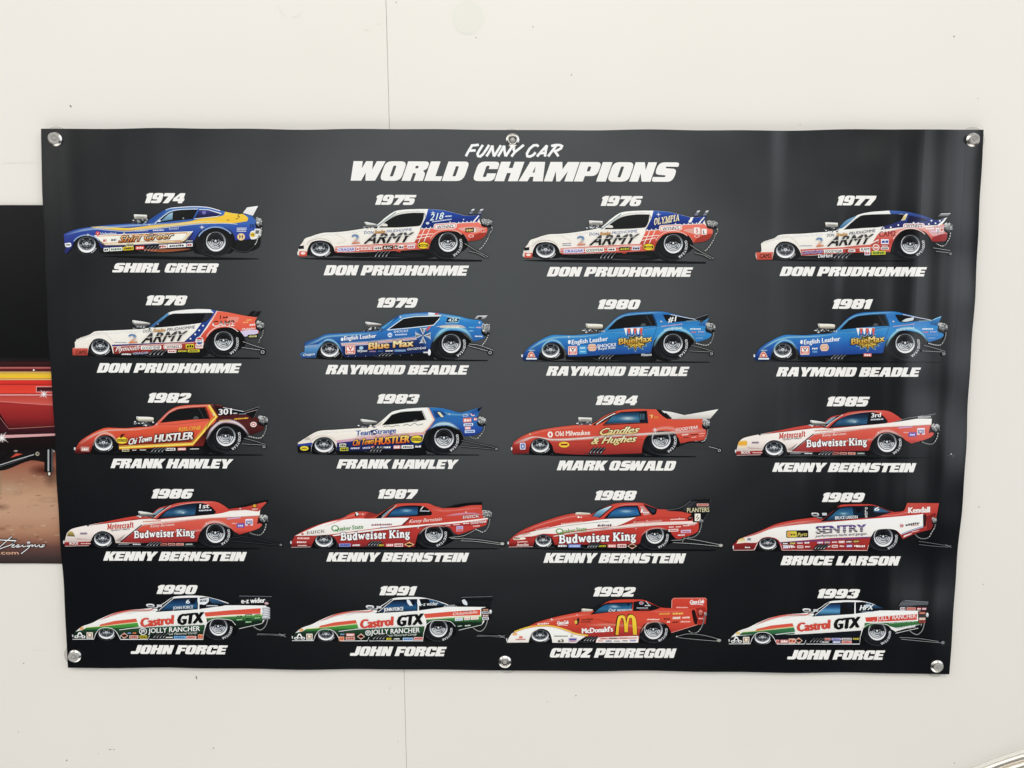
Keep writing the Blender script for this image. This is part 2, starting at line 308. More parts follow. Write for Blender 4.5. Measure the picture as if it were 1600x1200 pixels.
# ------------------------------------------------------------------ printed artwork: layered ink on a sheet
LAYER = 0.00004
class Art:
    """Collects ink shapes in a local picture frame: sheet position = origin + local / scale."""
    def __init__(s, ox, oy, sc=4.44444, base=0.0003, off=BANNER_OFF):
        s.ox, s.oy, s.sc, s.base, s.off = ox, oy, sc, base, off
        s.dx = s.dy = 0.0; s.sx = 1.0; s.cx = 0.0
        s.boxes = []; s.bufs = []; s.cur = None
    def part(s, name, label=None):
        s.cur = dict(name=name, label=label, V=[], F=[], C=[], M=[])
        s.bufs.append(s.cur)
    def shift(s, dx=0, dy=0, sx=1.0): s.dx, s.dy, s.sx = dx, dy, sx
    def level(s, V):
        x0 = min(v[0] for v in V); x1 = max(v[0] for v in V); y0 = min(v[1] for v in V); y1 = max(v[1] for v in V)
        l = 0
        for b in s.boxes:
            if b[4] >= l and b[0] < x1 and b[1] > x0 and b[2] < y1 and b[3] > y0: l = b[4] + 1
        s.boxes.append((x0, x1, y0, y1, l))
        return l
    def add(s, V, F, C, lift=None):
        """V local points, F faces, C a colour, colour per vertex or y-stops"""
        if not V: return
        V = [(x * s.sx + s.dx, y + s.dy) for x, y in V]
        if isinstance(C, str): cols = [rgb(C)] * len(V)
        elif isinstance(C, tuple): cols = [C] * len(V)
        elif isinstance(C[0][0], (int, float)) and isinstance(C[0][1], str): cols = [grad(C, v[1] - s.dy) for v in V]
        else: cols = C
        l = s.level(V) if lift is None else lift
        b = s.cur; n = len(b['V'])
        z = s.base + l * LAYER
        for x, y in V:
            b['V'].append(W(s.ox + x / s.sc, s.oy + y / s.sc, s.off, z))
        soft = any(c[3] < .999 for c in cols)
        for f in F:
            a = 0
            for i in range(len(f)):
                p, q = V[f[i]], V[f[(i + 1) % len(f)]]
                a += p[0] * q[1] - q[0] * p[1]
            if abs(a) < 1e-7: continue
            g = [n + i for i in f]
            if a > 0: g.reverse()
            b['F'].append(g); b['M'].append(1 if soft else 0)
        b['C'] += cols
    def P(s, p, c, smooth=True, n=5):
        p = pts(p)
        q = dedupe(spline(p, True, n) if smooth else [(a[0], a[1]) for a in p])
        V, F = tess([q])
        s.cut_add(V, F, c)
    def cut_add(s, V, F, c):
        if isinstance(c, list) and isinstance(c[0][0], (int, float)):   # y-gradient: cut the faces at the stops
            bm = bmesh.new()
            bv = [bm.verts.new((v[0], v[1], 0)) for v in V]
            for f in F:
                try: bm.faces.new([bv[i] for i in f])
                except ValueError: pass
            ys = [st[0] for st in c]
            cuts = list(ys)
            for yy in cuts:
                g = bm.verts[:] + bm.edges[:] + bm.faces[:]
                bmesh.ops.bisect_plane(bm, geom=g, plane_co=(0, yy, 0), plane_no=(0, 1, 0), dist=1e-4)
            bm.verts.index_update()
            V = [(v.co.x, v.co.y) for v in bm.verts]
            F = [tuple(v.index for v in f.verts) for f in bm.faces]
            bm.free()
        s.add(V, F, c)
    def L(s, p, w, c, smooth=True):
        p = pts(p)
        q = spline(p, False, 6) if smooth and len(p) > 2 else [(a[0], a[1]) for a in p]
        V, F = stroke_quads(q, w)
        s.add(V, F, c)
    def E(s, cx, cy, rx, ry, c, n=40, edge=None):
        """ellipse; edge gives the rim colour for a soft falloff"""
        V = [(cx + rx * math.cos(2 * math.pi * i / n), cy + ry * math.sin(2 * math.pi * i / n)) for i in range(n)]
        if edge:
            V2 = [(cx, cy)] + V
            s.add(V2, [(0, i + 1, (i + 1) % n + 1) for i in range(n)], [rgb(c)] + [rgb(edge)] * n)
        elif isinstance(c, list): s.cut_add(*tess([V]), c)
        else: s.add(V, [tuple(range(n))], c)
    def ring(s, cx, cy, rx, ry, t, c, n=44):
        V = []
        for i in range(n):
            a = 2 * math.pi * i / n
            V += [(cx + rx * math.cos(a), cy + ry * math.sin(a)), (cx + (rx - t) * math.cos(a), cy + (ry - t) * math.sin(a))]
        s.add(V, [(2 * i, 2 * ((i + 1) % n), 2 * ((i + 1) % n) + 1, 2 * i + 1) for i in range(n)], c)
    def A(s, cx, cy, rx, ry, a0, a1, w, c, n=18):
        s.L([(cx + rx * math.cos(math.radians(a0 + (a1 - a0) * i / n)), cy + ry * math.sin(math.radians(a0 + (a1 - a0) * i / n))) for i in range(n + 1)], w, c, smooth=False)
    def R(s, x0, y0, x1, y1, c, slope=0.0, r=0):
        q = [(x0, y0, r), (x1, y0 + slope * (x1 - x0), r), (x1, y1 + slope * (x1 - x0), r), (x0, y1, r)]
        s.add(*tess([dedupe(rounded(q))]), c)
    def place(s, V, F, x0, y0, x1, y1, h, c, shear):
        """glyph-space (baseline 0, cap 1, y up) -> local, fitted between x0 and x1"""
        V = [(x + shear * y, y) for x, y in V]
        a, b = min(v[0] for v in V), max(v[0] for v in V)
        k = (x1 - x0) / (b - a); sl = (y1 - y0) / (x1 - x0)
        out = []
        for x, y in V:
            X = x0 + (x - a) * k
            out.append((X, y0 + (X - x0) * sl - y * h))
        if isinstance(c, list):
            ym = min(o[1] for o in out); c = [(ym + t * h, q) for t, q in c]
        s.add(out, F, c)
    def T(s, text, x0, y0, x1, y1, h, c, bold=0.0, shear=0.0, out=None, ow=.03, font='sans'):
        if s.cur['name'] == 'lettering' and h >= 24:          # every large word is a mesh of its own
            if s.cur['F']: s.part('lettering')
            s.T_(text, x0, y0, x1, y1, h, c, bold, shear, out, ow, font); s.part('lettering')
        else: s.T_(text, x0, y0, x1, y1, h, c, bold, shear, out, ow, font)
    def T_(s, text, x0, y0, x1, y1, h, c, bold=0.0, shear=0.0, out=None, ow=.03, font='sans'):
        if out:
            d = ow * h * 1.15
            for k in range(8):
                ax, ay = d * math.cos(k * math.pi / 4), d * math.sin(k * math.pi / 4)
                s.T_(text, x0 + ax, y0 + ay, x1 + ax, y1 + ay, h, out, bold, shear, False, 0, font)
        if font == 'sans' and bold > .004:
            d = bold * h * .9
            for ax, ay in ((-d, 0), (d, 0), (0, d * .5)) + (((-d * .5, 0), (d * .5, 0)) if bold > .06 else ()): s.T_(text, x0 + d + ax, y0 + ay, x1 - d + ax, y1 + ay, h, c, 0.0, shear, False, 0, font)
            return
        if font == 'heavy':
            V, F, x = [], [], 0.0
            for ch in text:
                if ch == ' ': x += .42; continue
                w, gv, gf = heavy_glyph(ch); n = len(V)
                V += [(x + p[0], p[1]) for p in gv]; F += [tuple(i + n for i in f) for f in gf]
                x += w + .05
            s.place(V, F, x0, y0, x1, y1, h, c, shear); return
        if font == 'serif':
            x = 0.0; runs = []
            for ch in text:
                if ch == ' ': x += .34; continue
                w, st = SERIF[ch]
                for wd, pl in st:
                    q = [(x + a, b) for a, b in pl]
                    if len(q) > 2: q = spline([(a, b, False) for a, b in q], False, 3)if False else q
                    runs.append(stroke_quads(q, wd + bold))
                x += w + .08
            tot = [v for V, F in runs for v in V]
            a = min(v[0] + shear * v[1] for v in tot); b = max(v[0] + shear * v[1] for v in tot)
            k = (x1 - x0) / (b - a); sl = (y1 - y0) / (x1 - x0)
            base = None
            for V, F in runs:
                o = []
                for vx, vy in V:
                    X = x0 + (vx + shear * vy - a) * k
                    o.append((X, y0 + (X - x0) * sl - vy * h))
                s.add(o, F, c)
            return
        V, F = font_mesh(text, bold)
        lo, hi = cap(bold)
        V = [(x, (y - lo) / (hi - lo)) for x, y in V]
        s.place(V, F, x0, y0, x1, y1, h, c, shear)
    def TA(s, text, cx, cy, rx, ry, a0, a1, h, c, bold=.02):
        """letters round an ellipse, tops towards the centre side away from the hub"""
        n = len(text)
        for i, ch in enumerate(text):
            if ch == ' ': continue
            V, F = font_mesh(ch, .02 if ch not in 'MWN' else 0.0); lo, hi = cap(0.0)
            xm = (min(v[0] for v in V) + max(v[0] for v in V)) / 2
            a = math.radians(a0 + (a1 - a0) * (i + .5) / n)
            X, Y = cx + rx * math.cos(a), cy + ry * math.sin(a)
            ux, uy = -math.sin(a), math.cos(a)            # reading direction: clockwise on screen
            ox, oy = math.cos(a), math.sin(a)             # glyph up: outward
            V = [(X + (x - xm) / (hi - lo) * h * ux + (y - lo) / (hi - lo) * h * ox,
                  Y + (x - xm) / (hi - lo) * h * uy + (y - lo) / (hi - lo) * h * oy) for x, y in V]
            s.add(V, F, c)
    def decal(s, x0, y0, x1, y1, bg, fg, slope=0.0, n=None, r=4, seed=0):
        """a tiny sponsor sticker too small to read: its ground and a broken row of marks"""
        if bg: s.R(x0, y0, x1, y1, bg, slope, r)
        rnd = random.Random(int(x0 * 7 + y0 * 13 + seed))
        h = y1 - y0; x = x0 + (x1 - x0) * .1
        xe = x1 - (x1 - x0) * .1
        V, F = [], []
        while x < xe - 2:
            w = min(xe - x, rnd.uniform(.25, .6) * h)
            yb = y0 + h * .78 + slope * (x - x0); yt = y0 + h * rnd.uniform(.2, .34) + slope * (x - x0)
            k = len(V)
            V += [(x, yb), (x + w, yb), (x + w + h * .08, yt), (x + h * .08, yt)]
            F.append((k, k + 1, k + 2, k + 3))
            x += w + h * .14
        if V: s.add(V, F, fg)
    def build(s, parent_obj, first_as=None, mats=None):
        """first buffer becomes the part under parent_obj, the rest its sub-parts"""
        top = None
        for b in s.bufs:
            if not b['F']: continue
            me = bpy.data.meshes.new(b['name'])
            me.from_pydata(b['V'], [], b['F'])
            ca = me.color_attributes.new('ink', 'FLOAT_COLOR', 'POINT')
            ca.data.foreach_set('color', [c for v in b['C'] for c in v])
            for m in mats: me.materials.append(m)
            me.polygons.foreach_set('material_index', b['M'])
            me.update()
            o = bpy.data.objects.new(b['name'], me)
            COL.objects.link(o)
            o.parent = top if top is not None else parent_obj
            if b['label']: o['label'] = b['label']
            if top is None: top = o
        return top

def node_mat(name):
    m = bpy.data.materials.new(name); m.use_nodes = True
    nt = m.node_tree; bs = nt.nodes['Principled BSDF']
    return m, nt, bs
def simple_mat(name, col, rough=.5, metal=0.0, noise=0.0, scale=40.0):
    m, nt, bs = node_mat(name)
    bs.inputs['Roughness'].default_value = rough; bs.inputs['Metallic'].default_value = metal
    if noise:
        tc = nt.nodes.new('ShaderNodeTexCoord'); nz = nt.nodes.new('ShaderNodeTexNoise')
        nz.inputs['Scale'].default_value = scale; nz.inputs['Detail'].default_value = 6
        rp = nt.nodes.new('ShaderNodeValToRGB')
        a = tuple(max(0, c * (1 - noise)) for c in col[:3]) + (1,); b = tuple(min(1, c * (1 + noise)) for c in col[:3]) + (1,)
        rp.color_ramp.elements[0].color, rp.color_ramp.elements[1].color = a, b
        rp.color_ramp.elements[0].position, rp.color_ramp.elements[1].position = .3, .7
        nt.links.new(tc.outputs['Object'], nz.inputs['Vector']); nt.links.new(nz.outputs['Fac'], rp.inputs[0])
        nt.links.new(rp.outputs[0], bs.inputs['Base Color'])
    else: bs.inputs['Base Color'].default_value = tuple(col[:3]) + (1,)
    return m

def add_folds(nt, bs, strength=1.0):
    """soft vertical ripples and fine weave of hanging vinyl, the same over ink and ground (world position)"""
    ge = nt.nodes.new('ShaderNodeNewGeometry')
    mp = nt.nodes.new('ShaderNodeMapping'); mp.inputs['Scale'].default_value = (7.5, 1.0, 0.5); mp.inputs['Location'].default_value = FOLD_LOC
    n1 = nt.nodes.new('ShaderNodeTexNoise'); n1.inputs['Scale'].default_value = 1.0; n1.inputs['Detail'].default_value = 1.5
    n2 = nt.nodes.new('ShaderNodeTexNoise'); n2.inputs['Scale'].default_value = 4.5; n2.inputs['Detail'].default_value = 1.0
    n3 = nt.nodes.new('ShaderNodeTexNoise'); n3.inputs['Scale'].default_value = 650.0; n3.inputs['Detail'].default_value = 2.0
    nt.links.new(ge.outputs['Position'], mp.inputs['Vector'])
    nt.links.new(mp.outputs[0], n1.inputs['Vector'])
    nt.links.new(ge.outputs['Position'], n2.inputs['Vector']); nt.links.new(ge.outputs['Position'], n3.inputs['Vector'])
    def mul(o, k):
        n = nt.nodes.new('ShaderNodeMath'); n.operation = 'MULTIPLY'; n.inputs[1].default_value = k
        nt.links.new(o, n.inputs[0]); return n.outputs[0]
    def addn(a, b):
        n = nt.nodes.new('ShaderNodeMath'); n.operation = 'ADD'
        nt.links.new(a, n.inputs[0]); nt.links.new(b, n.inputs[1]); return n.outputs[0]
    sx = nt.nodes.new('ShaderNodeSeparateXYZ'); ab = nt.nodes.new('ShaderNodeMath'); ab.operation = 'ADD'; ab.inputs[1].default_value = 0.0
    mr = nt.nodes.new('ShaderNodeMapRange'); mm = nt.nodes.new('ShaderNodeMath'); mm.operation = 'MULTIPLY'
    mr.inputs['From Min'].default_value = .15; mr.inputs['From Max'].default_value = .66     # looser towards the right end
    mr.inputs['To Min'].default_value = .42; mr.inputs['To Max'].default_value = 1.7
    nt.links.new(ge.outputs['Position'], sx.inputs[0]); nt.links.new(sx.outputs['X'], ab.inputs[0]); nt.links.new(ab.outputs[0], mr.inputs['Value'])
    big = addn(mul(n1.outputs['Fac'], FOLD_A), mul(n2.outputs['Fac'], FOLD_B))
    nt.links.new(big, mm.inputs[0]); nt.links.new(mr.outputs[0], mm.inputs[1])
    h = addn(mm.outputs[0], mul(n3.outputs['Fac'], FOLD_C))
    bp = nt.nodes.new('ShaderNodeBump'); bp.inputs['Strength'].default_value = strength; bp.inputs['Distance'].default_value = 1.0
    nt.links.new(h, bp.inputs['Height']); nt.links.new(bp.outputs[0], bs.inputs['Normal'])
FOLD_A, FOLD_B, FOLD_C = .028, .016, .00010
FOLD_LOC = (21.5, 0.0, 9.0)

def ink_mat(name, soft, rough=.26):
    m, nt, bs = node_mat(name)
    at = nt.nodes.new('ShaderNodeAttribute'); at.attribute_name = 'ink'
    nt.links.new(at.outputs['Color'], bs.inputs['Base Color'])
    bs.inputs['Roughness'].default_value = rough
    add_folds(nt, bs)
    if soft:
        tr = nt.nodes.new('ShaderNodeBsdfTransparent'); mx = nt.nodes.new('ShaderNodeMixShader')
        out = nt.nodes['Material Output']
        nt.links.new(at.outputs['Alpha'], mx.inputs[0]); nt.links.new(tr.outputs[0], mx.inputs[1])
        nt.links.new(bs.outputs[0], mx.inputs[2]); nt.links.new(mx.outputs[0], out.inputs['Surface'])
    return m
INK = [ink_mat('printed_ink', False), ink_mat('printed_ink_soft', True)]

def mesh_obj(name, V, F, mats, parent=None, smooth=False, mi=None):
    me = bpy.data.meshes.new(name); me.from_pydata(V, [], F)
    for m in (mats if isinstance(mats, (list, tuple)) else [mats]): me.materials.append(m)
    if mi: me.polygons.foreach_set('material_index', mi)
    if smooth: me.polygons.foreach_set('use_smooth', [True] * len(me.polygons))
    me.update()
    o = bpy.data.objects.new(name, me); COL.objects.link(o)
    if parent: o.parent = parent
    return o
def empty(name, loc=(0, 0, 0)):
    o = bpy.data.objects.new(name, None); COL.objects.link(o); o.location = loc
    o.empty_display_size = .05
    return o
def tag(o, label, cat=None, group=None, kind=None):
    if label: o['label'] = label
    if cat: o['category'] = cat
    if group: o['group'] = group
    if kind: o['kind'] = kind
    return o
def slab(loop, off0, off1, back=True):
    """closed loop of (px,py) on the plane off0..off1 in front of the wall: real thickness"""
    q = dedupe(loop); n = len(q)
    ref = [W(x, y, off1) for x, y in q]
    V = [(x, -off1, z) for x, _, z in ref] + [(x, -off0, z) for x, _, z in ref]
    flat, F = tess([[(p[0], p[2]) for p in ref]])
    out = []
    for f in F:
        a = sum(flat[f[i]][0] * flat[f[(i + 1) % 3]][1] - flat[f[(i + 1) % 3]][0] * flat[f[i]][1] for i in range(3))
        f = tuple(f) if a > 0 else tuple(reversed(f))
        out.append(f)
        if back: out.append(tuple(i + n for i in reversed(f)))
    for i in range(n): out.append((i, n + i, n + (i + 1) % n, (i + 1) % n))
    return V, out
def lathe(profile, cx, cz, y0, seg=48, squash=1.0):
    """profile of (radius, height towards the room) turned about the axis through (cx, cz)"""
    V, F = [], []; m = len(profile)
    for i in range(seg):
        a = 2 * math.pi * i / seg
        for r, h in profile: V.append((cx + r * math.cos(a), y0 - h, cz + r * math.sin(a)))
    for i in range(seg):
        for j in range(m - 1):
            a, b = i * m + j, ((i + 1) % seg) * m + j
            F.append((a, b, b + 1, a + 1))
    return V, F

# ------------------------------------------------------------------ the wall: two laminate panels with a tight seam
def wall_material():
    m, nt, bs = node_mat('wall_laminate')
    ge = nt.nodes.new('ShaderNodeNewGeometry')
    n1 = nt.nodes.new('ShaderNodeTexNoise'); n1.inputs['Scale'].default_value = 2.2; n1.inputs['Detail'].default_value = 5
    rp = nt.nodes.new('ShaderNodeValToRGB')
    rp.color_ramp.elements[0].position, rp.color_ramp.elements[1].position = .35, .68
    rp.color_ramp.elements[0].color = (.824, .788, .725, 1); rp.color_ramp.elements[1].color = (.844, .808, .748, 1)
    n2 = nt.nodes.new('ShaderNodeTexNoise'); n2.inputs['Scale'].default_value = 420; n2.inputs['Detail'].default_value = 3
    bp = nt.nodes.new('ShaderNodeBump'); bp.inputs['Strength'].default_value = .18; bp.inputs['Distance'].default_value = .0006
    nt.links.new(ge.outputs['Position'], n1.inputs['Vector']); nt.links.new(ge.outputs['Position'], n2.inputs['Vector'])
    nt.links.new(n1.outputs['Fac'], rp.inputs[0]); nt.links.new(rp.outputs[0], bs.inputs['Base Color'])
    nt.links.new(n2.outputs['Fac'], bp.inputs['Height']); nt.links.new(bp.outputs[0], bs.inputs['Normal'])
    bs.inputs['Roughness'].default_value = .42
    return m
MW = wall_material()
M_SEAM = simple_mat('seam_gap', (.60, .58, .53), .8)
M_DIRT = simple_mat('wall_scuff', (.12, .10, .08), .8)
M_STAIN = simple_mat('wall_old_glue', (.79, .775, .70), .36)
M_FAINT = simple_mat('wall_faint_mark', (.76, .735, .65), .5)

def build_wall():
    V, F, MI = [], [], []
    def put(v, f, mi):
        n = len(V); V.extend(v); F.extend([tuple(i + n for i in q) for q in f]); MI.extend([mi] * len(f))
    T0, T1 = W(603, 0, 0), W(635.3, 1200, 0)
    kx = (T1[0] - T0[0]) / (T1[2] - T0[2])
    g = .00035
    z0, z1 = 0.1, 3.2
    xa, xb = T0[0] + (z0 - T0[2]) * kx, T0[0] + (z1 - T0[2]) * kx
    def panel(xl0, xl1, xr0, xr1, bl, br):
        # front sheet with eased edges at the seam, and thickness behind it
        t, e = .0016, .0004
        v = [(xl0 + (e if bl else 0), 0, z0), (xr0 - (e if br else 0), 0, z0), (xr1 - (e if br else 0), 0, z1), (xl1 + (e if bl else 0), 0, z1),
             (xl0, e, z0), (xr0, e, z0), (xr1, e, z1), (xl1, e, z1), (xl0, t, z0), (xr0, t, z0), (xr1, t, z1), (xl1, t, z1)]
        f = [(0, 1, 2, 3), (4, 0, 3, 7), (1, 5, 6, 2), (8, 4, 7, 11), (5, 9, 10, 6), (9, 8, 11, 10)]
        put(v, f, 0)
    panel(-2.6, -2.6, xa - g, xb - g, False, True)
    panel(xa + g, xb + g, 2.6, 2.6, True, False)
    put([(xa - .02, -0.0 + .0017, z0), (xa + .02, -0.0 + .0017, z0), (xb + .02, -0.0 + .0017, z1), (xb - .02, -0.0 + .0017, z1)], [(0, 1, 2, 3)], 1)
    # specks, scuffs and the rings left by suction cups
    def blot(px, py, rx, ry, mi, rot=0.0, n=10, jag=.3):
        c = []
        for i in range(n):
            a = 2 * math.pi * i / n; k = 1 + random.uniform(-jag, jag)
            x, y = rx * k * math.cos(a), ry * k * math.sin(a)
            c.append(W(px + x * math.cos(rot) - y * math.sin(rot), py + x * math.sin(rot) + y * math.cos(rot), .0, .0003))
        c.reverse()
        put(c, [tuple(range(n))], mi)
    def arc(px, py, r, a0, a1, w, mi, n=22):
        v = []
        for i in range(n + 1):
            a = math.radians(a0 + (a1 - a0) * i / n); ww = w * math.sin(math.pi * (i + .3) / (n + .6))
            for q in (r - ww / 2, r + ww / 2): v.append(W(px + q * math.cos(a), py + q * math.sin(a), 0, .0004))
        put(v, [(2 * i, 2 * i + 1, 2 * i + 3, 2 * i + 2) for i in range(n)], mi)
    blot(110.5, 166, 2.6, 1.0, 2, .9); blot(307, 1059, 3.5, .8, 2, 1.3); blot(172, 1171, 2.3, .5, 2, -.2); blot(178, 1171, 1.8, .4, 2)
    blot(104.5, 1188, 1.2, .9, 2); blot(37, 1036.5, .9, .8, 2); blot(333.5, 1169, .8, .8, 2); blot(154, 1177, .7, .5, 2)
    blot(744, 59, .9, .9, 2); blot(832.5, 42, .8, .7, 2); blot(893, 117, 1.0, .9, 2); blot(619, 4, .7, .6, 2)
    blot(1490.5, 57, 1.4, 1.2, 2); blot(1528, 154, .8, .6, 2); blot(1250, 195, .7, .6, 2); blot(1529.5, 792, 1.0, .8, 2)
    blot(1536, 913, .8, .6, 2); blot(1491, 1192, .8, .7, 2); blot(900, 1087, 1.1, .6, 2); blot(609, 1075, .6, .6, 2); blot(622, 1158, .5, .6, 2)
    blot(29, 1144, .7, .5, 2); blot(855, 1096, .6, .5, 2)
    blot(573, 47, 4, 1.2, 4, .1); blot(592, 38, 2.4, 1.4, 4, .1)
    blot(731, 28, 25, 26, 3, 0, 40, .015)
    arc(455, 10, 18.5, 110, 190, .9, 4); arc(455, 10, 18, 20, 95, .6, 4)
    blot(30, 254.6, 30, .35, 4, -.02, 12, .1)
    blot(60, 1016, 14, .4, 4, .04, 10, .2)
    o = mesh_obj('wall', V, F, [MW, M_SEAM, M_DIRT, M_STAIN, M_FAINT], mi=MI)
    tag(o, 'off-white laminate wall with one thin vertical panel seam and a few dark specks', None, None, 'structure')
build_wall()

# ------------------------------------------------------------------ the second poster, partly under the banner's left edge
def par(o, p):
    from mathutils import Matrix
    o.parent = p; o.matrix_parent_inverse = Matrix.Translation(-Vector(p.location))
    return o
POSTER_OFF = .0022
M_POSTER = simple_mat('poster_black_vinyl', (.0022, .0022, .0023), .22, 0, .2, 300)
M_BACK = simple_mat('vinyl_white_back', (.7, .7, .68), .6)
def build_poster():
    root = empty('poster', W(40, 880, 0))
    V, F = slab([(-620, 319.5), (120, 320.5), (120, 881), (-620, 873)], .0006, POSTER_OFF)
    par(mesh_obj('sheet', V, F, M_POSTER), root)
    a = Art(0, 570, 6.318, .0002, POSTER_OFF)
    # local frame: x 0 is the photograph's left edge, y 0 at its row 570
    a.part('track_print', 'dusty tan ground in the lower part of the picture')
    X0 = -3800
    a.P(f'{X0},840c 740,840c 740,1960c {X0},1960c', [(840, '#5e2a22'), (980, '#9a5a4c'), (1120, '#a5785e'), (1300, '#c39a7c'), (1450, '#c49c80'), (1640, '#b28468'), (1740, '#8f6250'), (1800, '#664640'), (1900, '#443634'), (1960, '#332a28')], False)
    a.P(f'{X0},-70c 740,-70c 740,0c {X0},0c', [(-70, '#0b0b0b'), (-40, '#160b0c'), (-12, '#3f1214'), (0, '#2a0a0c')], False)
    rnd = random.Random(5)
    for i in range(150):
        x, y = rnd.uniform(-700, 560), rnd.uniform(1080, 1820)
        l = rnd.uniform(6, 60); t = rnd.uniform(1.5, 7); k = rnd.uniform(-.25, .05)
        c = rnd.choice(['#e2c4a6@.35', '#7c4a38@.30', '#d9b796@.30', '#693b30@.30', '#f0dcc4@.30'])
        a.P(f'{x},{y} {x+l*.5},{y-t+k*l*.5} {x+l},{y+k*l} {x+l*.5},{y+t+k*l*.5}', c)
    a.E(430, 1040, 170, 70, '#5a2018@.75', 40, '#5a2018@0'); a.E(500, 1120, 90, 110, '#2a1512@.4', 40, '#2a1512@0')
    a.E(90, 1230, 190, 90, '#d8b698@.6', 40, '#d8b698@0'); a.E(330, 1430, 260, 60, '#e0b898@.45', 40, '#e0b898@0')
    a.E(-10, 1150, 40, 260, '#b8a483@.5', 40, '#b8a483@0')
    for k in range(12):
        x, y, w, h = rnd.uniform(-300, 560), rnd.uniform(1060, 1780), rnd.uniform(40, 150), rnd.uniform(12, 46)
        a.E(x, y, w, h, rnd.choice(['#693b30@.35', '#e2c4a6@.35', '#7c4a38@.30']), 28, '#7c4a38@0')
    a.part('car_body_print', 'red car body with a yellow stripe')
    a.P(f'{X0},0c 740,0c 740,850c {X0},850c', [(0, '#120507'), (20, '#4a1618'), (24, '#9a4a4c'), (30, '#c77a78'), (36, '#96383a'), (44, '#5a1a1c'), (60, '#3c1012'), (68, '#b88a60')], False)
    a.P(f'{X0},72c 740,72c 740,146c {X0},146c', [(72, '#c89a54'), (84, '#e8c65a'), (88, '#a8861f'), (92, '#eec23e'), (128, '#f2c52e'), (134, '#c08018'), (146, '#f5d890')], False)
    a.P(f'{X0},152c 740,152c 740,705c {X0},705c', [(152, '#d8302a'), (185, '#d02c26'), (194, '#8a1d1c'), (200, '#d8382e'), (276, '#e24034'), (284, '#a42624'), (300, '#8c2224'), (400, '#a02a2c'), (520, '#8e2224'), (610, '#5c1719'), (640, '#2a0c0f'), (705, '#1a080a')], False)
    a.P('-3800,284c 400,290 740,284c 740,300c 400,304 -3800,300c', '#e09a98')
    a.P('-3800,304c 740,306c 740,402c 510,396 0,362c -3800,310c', [(304, '#b8403c'), (350, '#c24a46'), (400, '#d05a55')])
    a.L('-200,352 0,362 250,380 510,396 740,404', 7, '#d9807c')
    a.P('-400,380c 0,480c 100,632c 740,600c 740,700c -400,740c', [(480, '#2a0b0e'), (640, '#38101a'), (700, '#220a0e')], False)
    a.L('-300,430c 0,520c 88,632c 530,608c 740,598c', 5, '#b06a68', False)
    a.R(356, 212, 740, 272, '#e29a98'); a.R(364, 220, 740, 264, '#3c1216'); a.R(372, 252, 740, 262, '#7c2a2c')
    a.P('-3800,705c 0,715c 80,722c 740,690c 740,672c 80,692c -3800,690c', '#d8a4a6', False)
    a.P('-3800,714c 80,722c 740,690c 740,850c -3800,850c', [(690, '#1a090b'), (850, '#0c0506')], False)
    a.E(334, 52, 9, 9, '#f4e4e0')
    a.part('chassis_print', 'black tubes under the car body')
    a.P('-60,850c 440,840c 440,960c 300,945 60,1035 -60,1050c', '#120c0c')
    a.P('105,918c 160,874c 228,880c', '#c8473c', False)
    a.L('-100,1040 120,968 340,890', 34, '#0c0c0e', False); a.L('-100,1022 120,950 340,884', 9, '#b4b6b8', False); a.L('-100,1040 100,975 270,915', 4, '#5c5e60', False)
    a.L('-30,960 120,850', 20, '#060607', False)
    a.R(440, 826, 524, 1058, '#0a0a0b', 0, 8); a.R(470, 836, 490, 1050, '#77797b'); a.R(476, 836, 482, 1050, '#c9cbcc'); a.R(512, 830, 520, 1055, '#6a6c6e')
    a.E(488, 1078, 20, 22, '#17171a'); a.E(488, 1076, 12, 16, '#d6d2c4'); a.E(532, 852, 10, 12, '#9a9c9c')
    a.E(372, 878, 34, 34, '#0e0e0f'); a.E(372, 878, 20, 20, '#a9a28e'); a.E(376, 878, 9, 9, '#3c3a33'); a.E(158, 850, 20, 9, '#9a938c')
    def star(cx, cy, r, rot):
        a.E(cx, cy, r * .62, r * .62, '#ffd9d0@.75', 24, '#ffd9d0@0')
        for k in range(8):
            an = math.radians(rot + k * 45); l = r * (1 if k % 2 else .62); t = r * .07
            a.P(f'{cx+t*math.cos(an+1.57)},{cy+t*math.sin(an+1.57)}c {cx+l*math.cos(an)},{cy+l*math.sin(an)}c {cx-t*math.cos(an+1.57)},{cy-t*math.sin(an+1.57)}c', '#fff8f2', False)
        a.E(cx, cy, r * .2, r * .2, '#ffffff')
    for q in ((435, 290, 58, 8), (22, 722, 78, -10)): a.part('sparkle'); star(*q)
    a.build(root, mats=INK); 
    b = Art(0, 780, 10.909, .0012, POSTER_OFF)
    b.part('lettering', 'white script signature and tan web address')
    def script(w, c):
        b.L('-260,690c 0,690c 290,705c 190,775 0,845 -120,870', w, c, False)
        b.L('205,635c 0,815c', w, c, False)
        x = 205
        b.L('200,800 240,785 255,770 225,775 210,805 240,815 290,790 320,772 335,778 315,800 285,812 330,812 380,790 400,778 395,800 420,806 470,790 520,775 505,795 480,800 460,800 480,780 530,775', w * .9, c)
        b.L('530,775c 490,830 370,925c', w * .9, c)
        b.L('530,785 560,775 555,808 580,785 610,772 610,805 640,800 680,775 680,805 720,800 770,772c 730,775 760,795 730,810 690,812', w * .9, c)
        b.E(497, 735, 26 + w * .2, 14 + w * .2, c)
    script(34, '#141012'); script(13, '#fbf6ee')
    b.E(497, 735, 13, 5, '#3a2a28')
    b.T('.com', -8, 940, 328, 940, 60, '#c8927a', .02)
    b.T('.com', -12, 936, 324, 936, 60, '#e2b296', .02)
    o = b.build(root, mats=INK)
    for c in list(root.children):
        par(c, root)
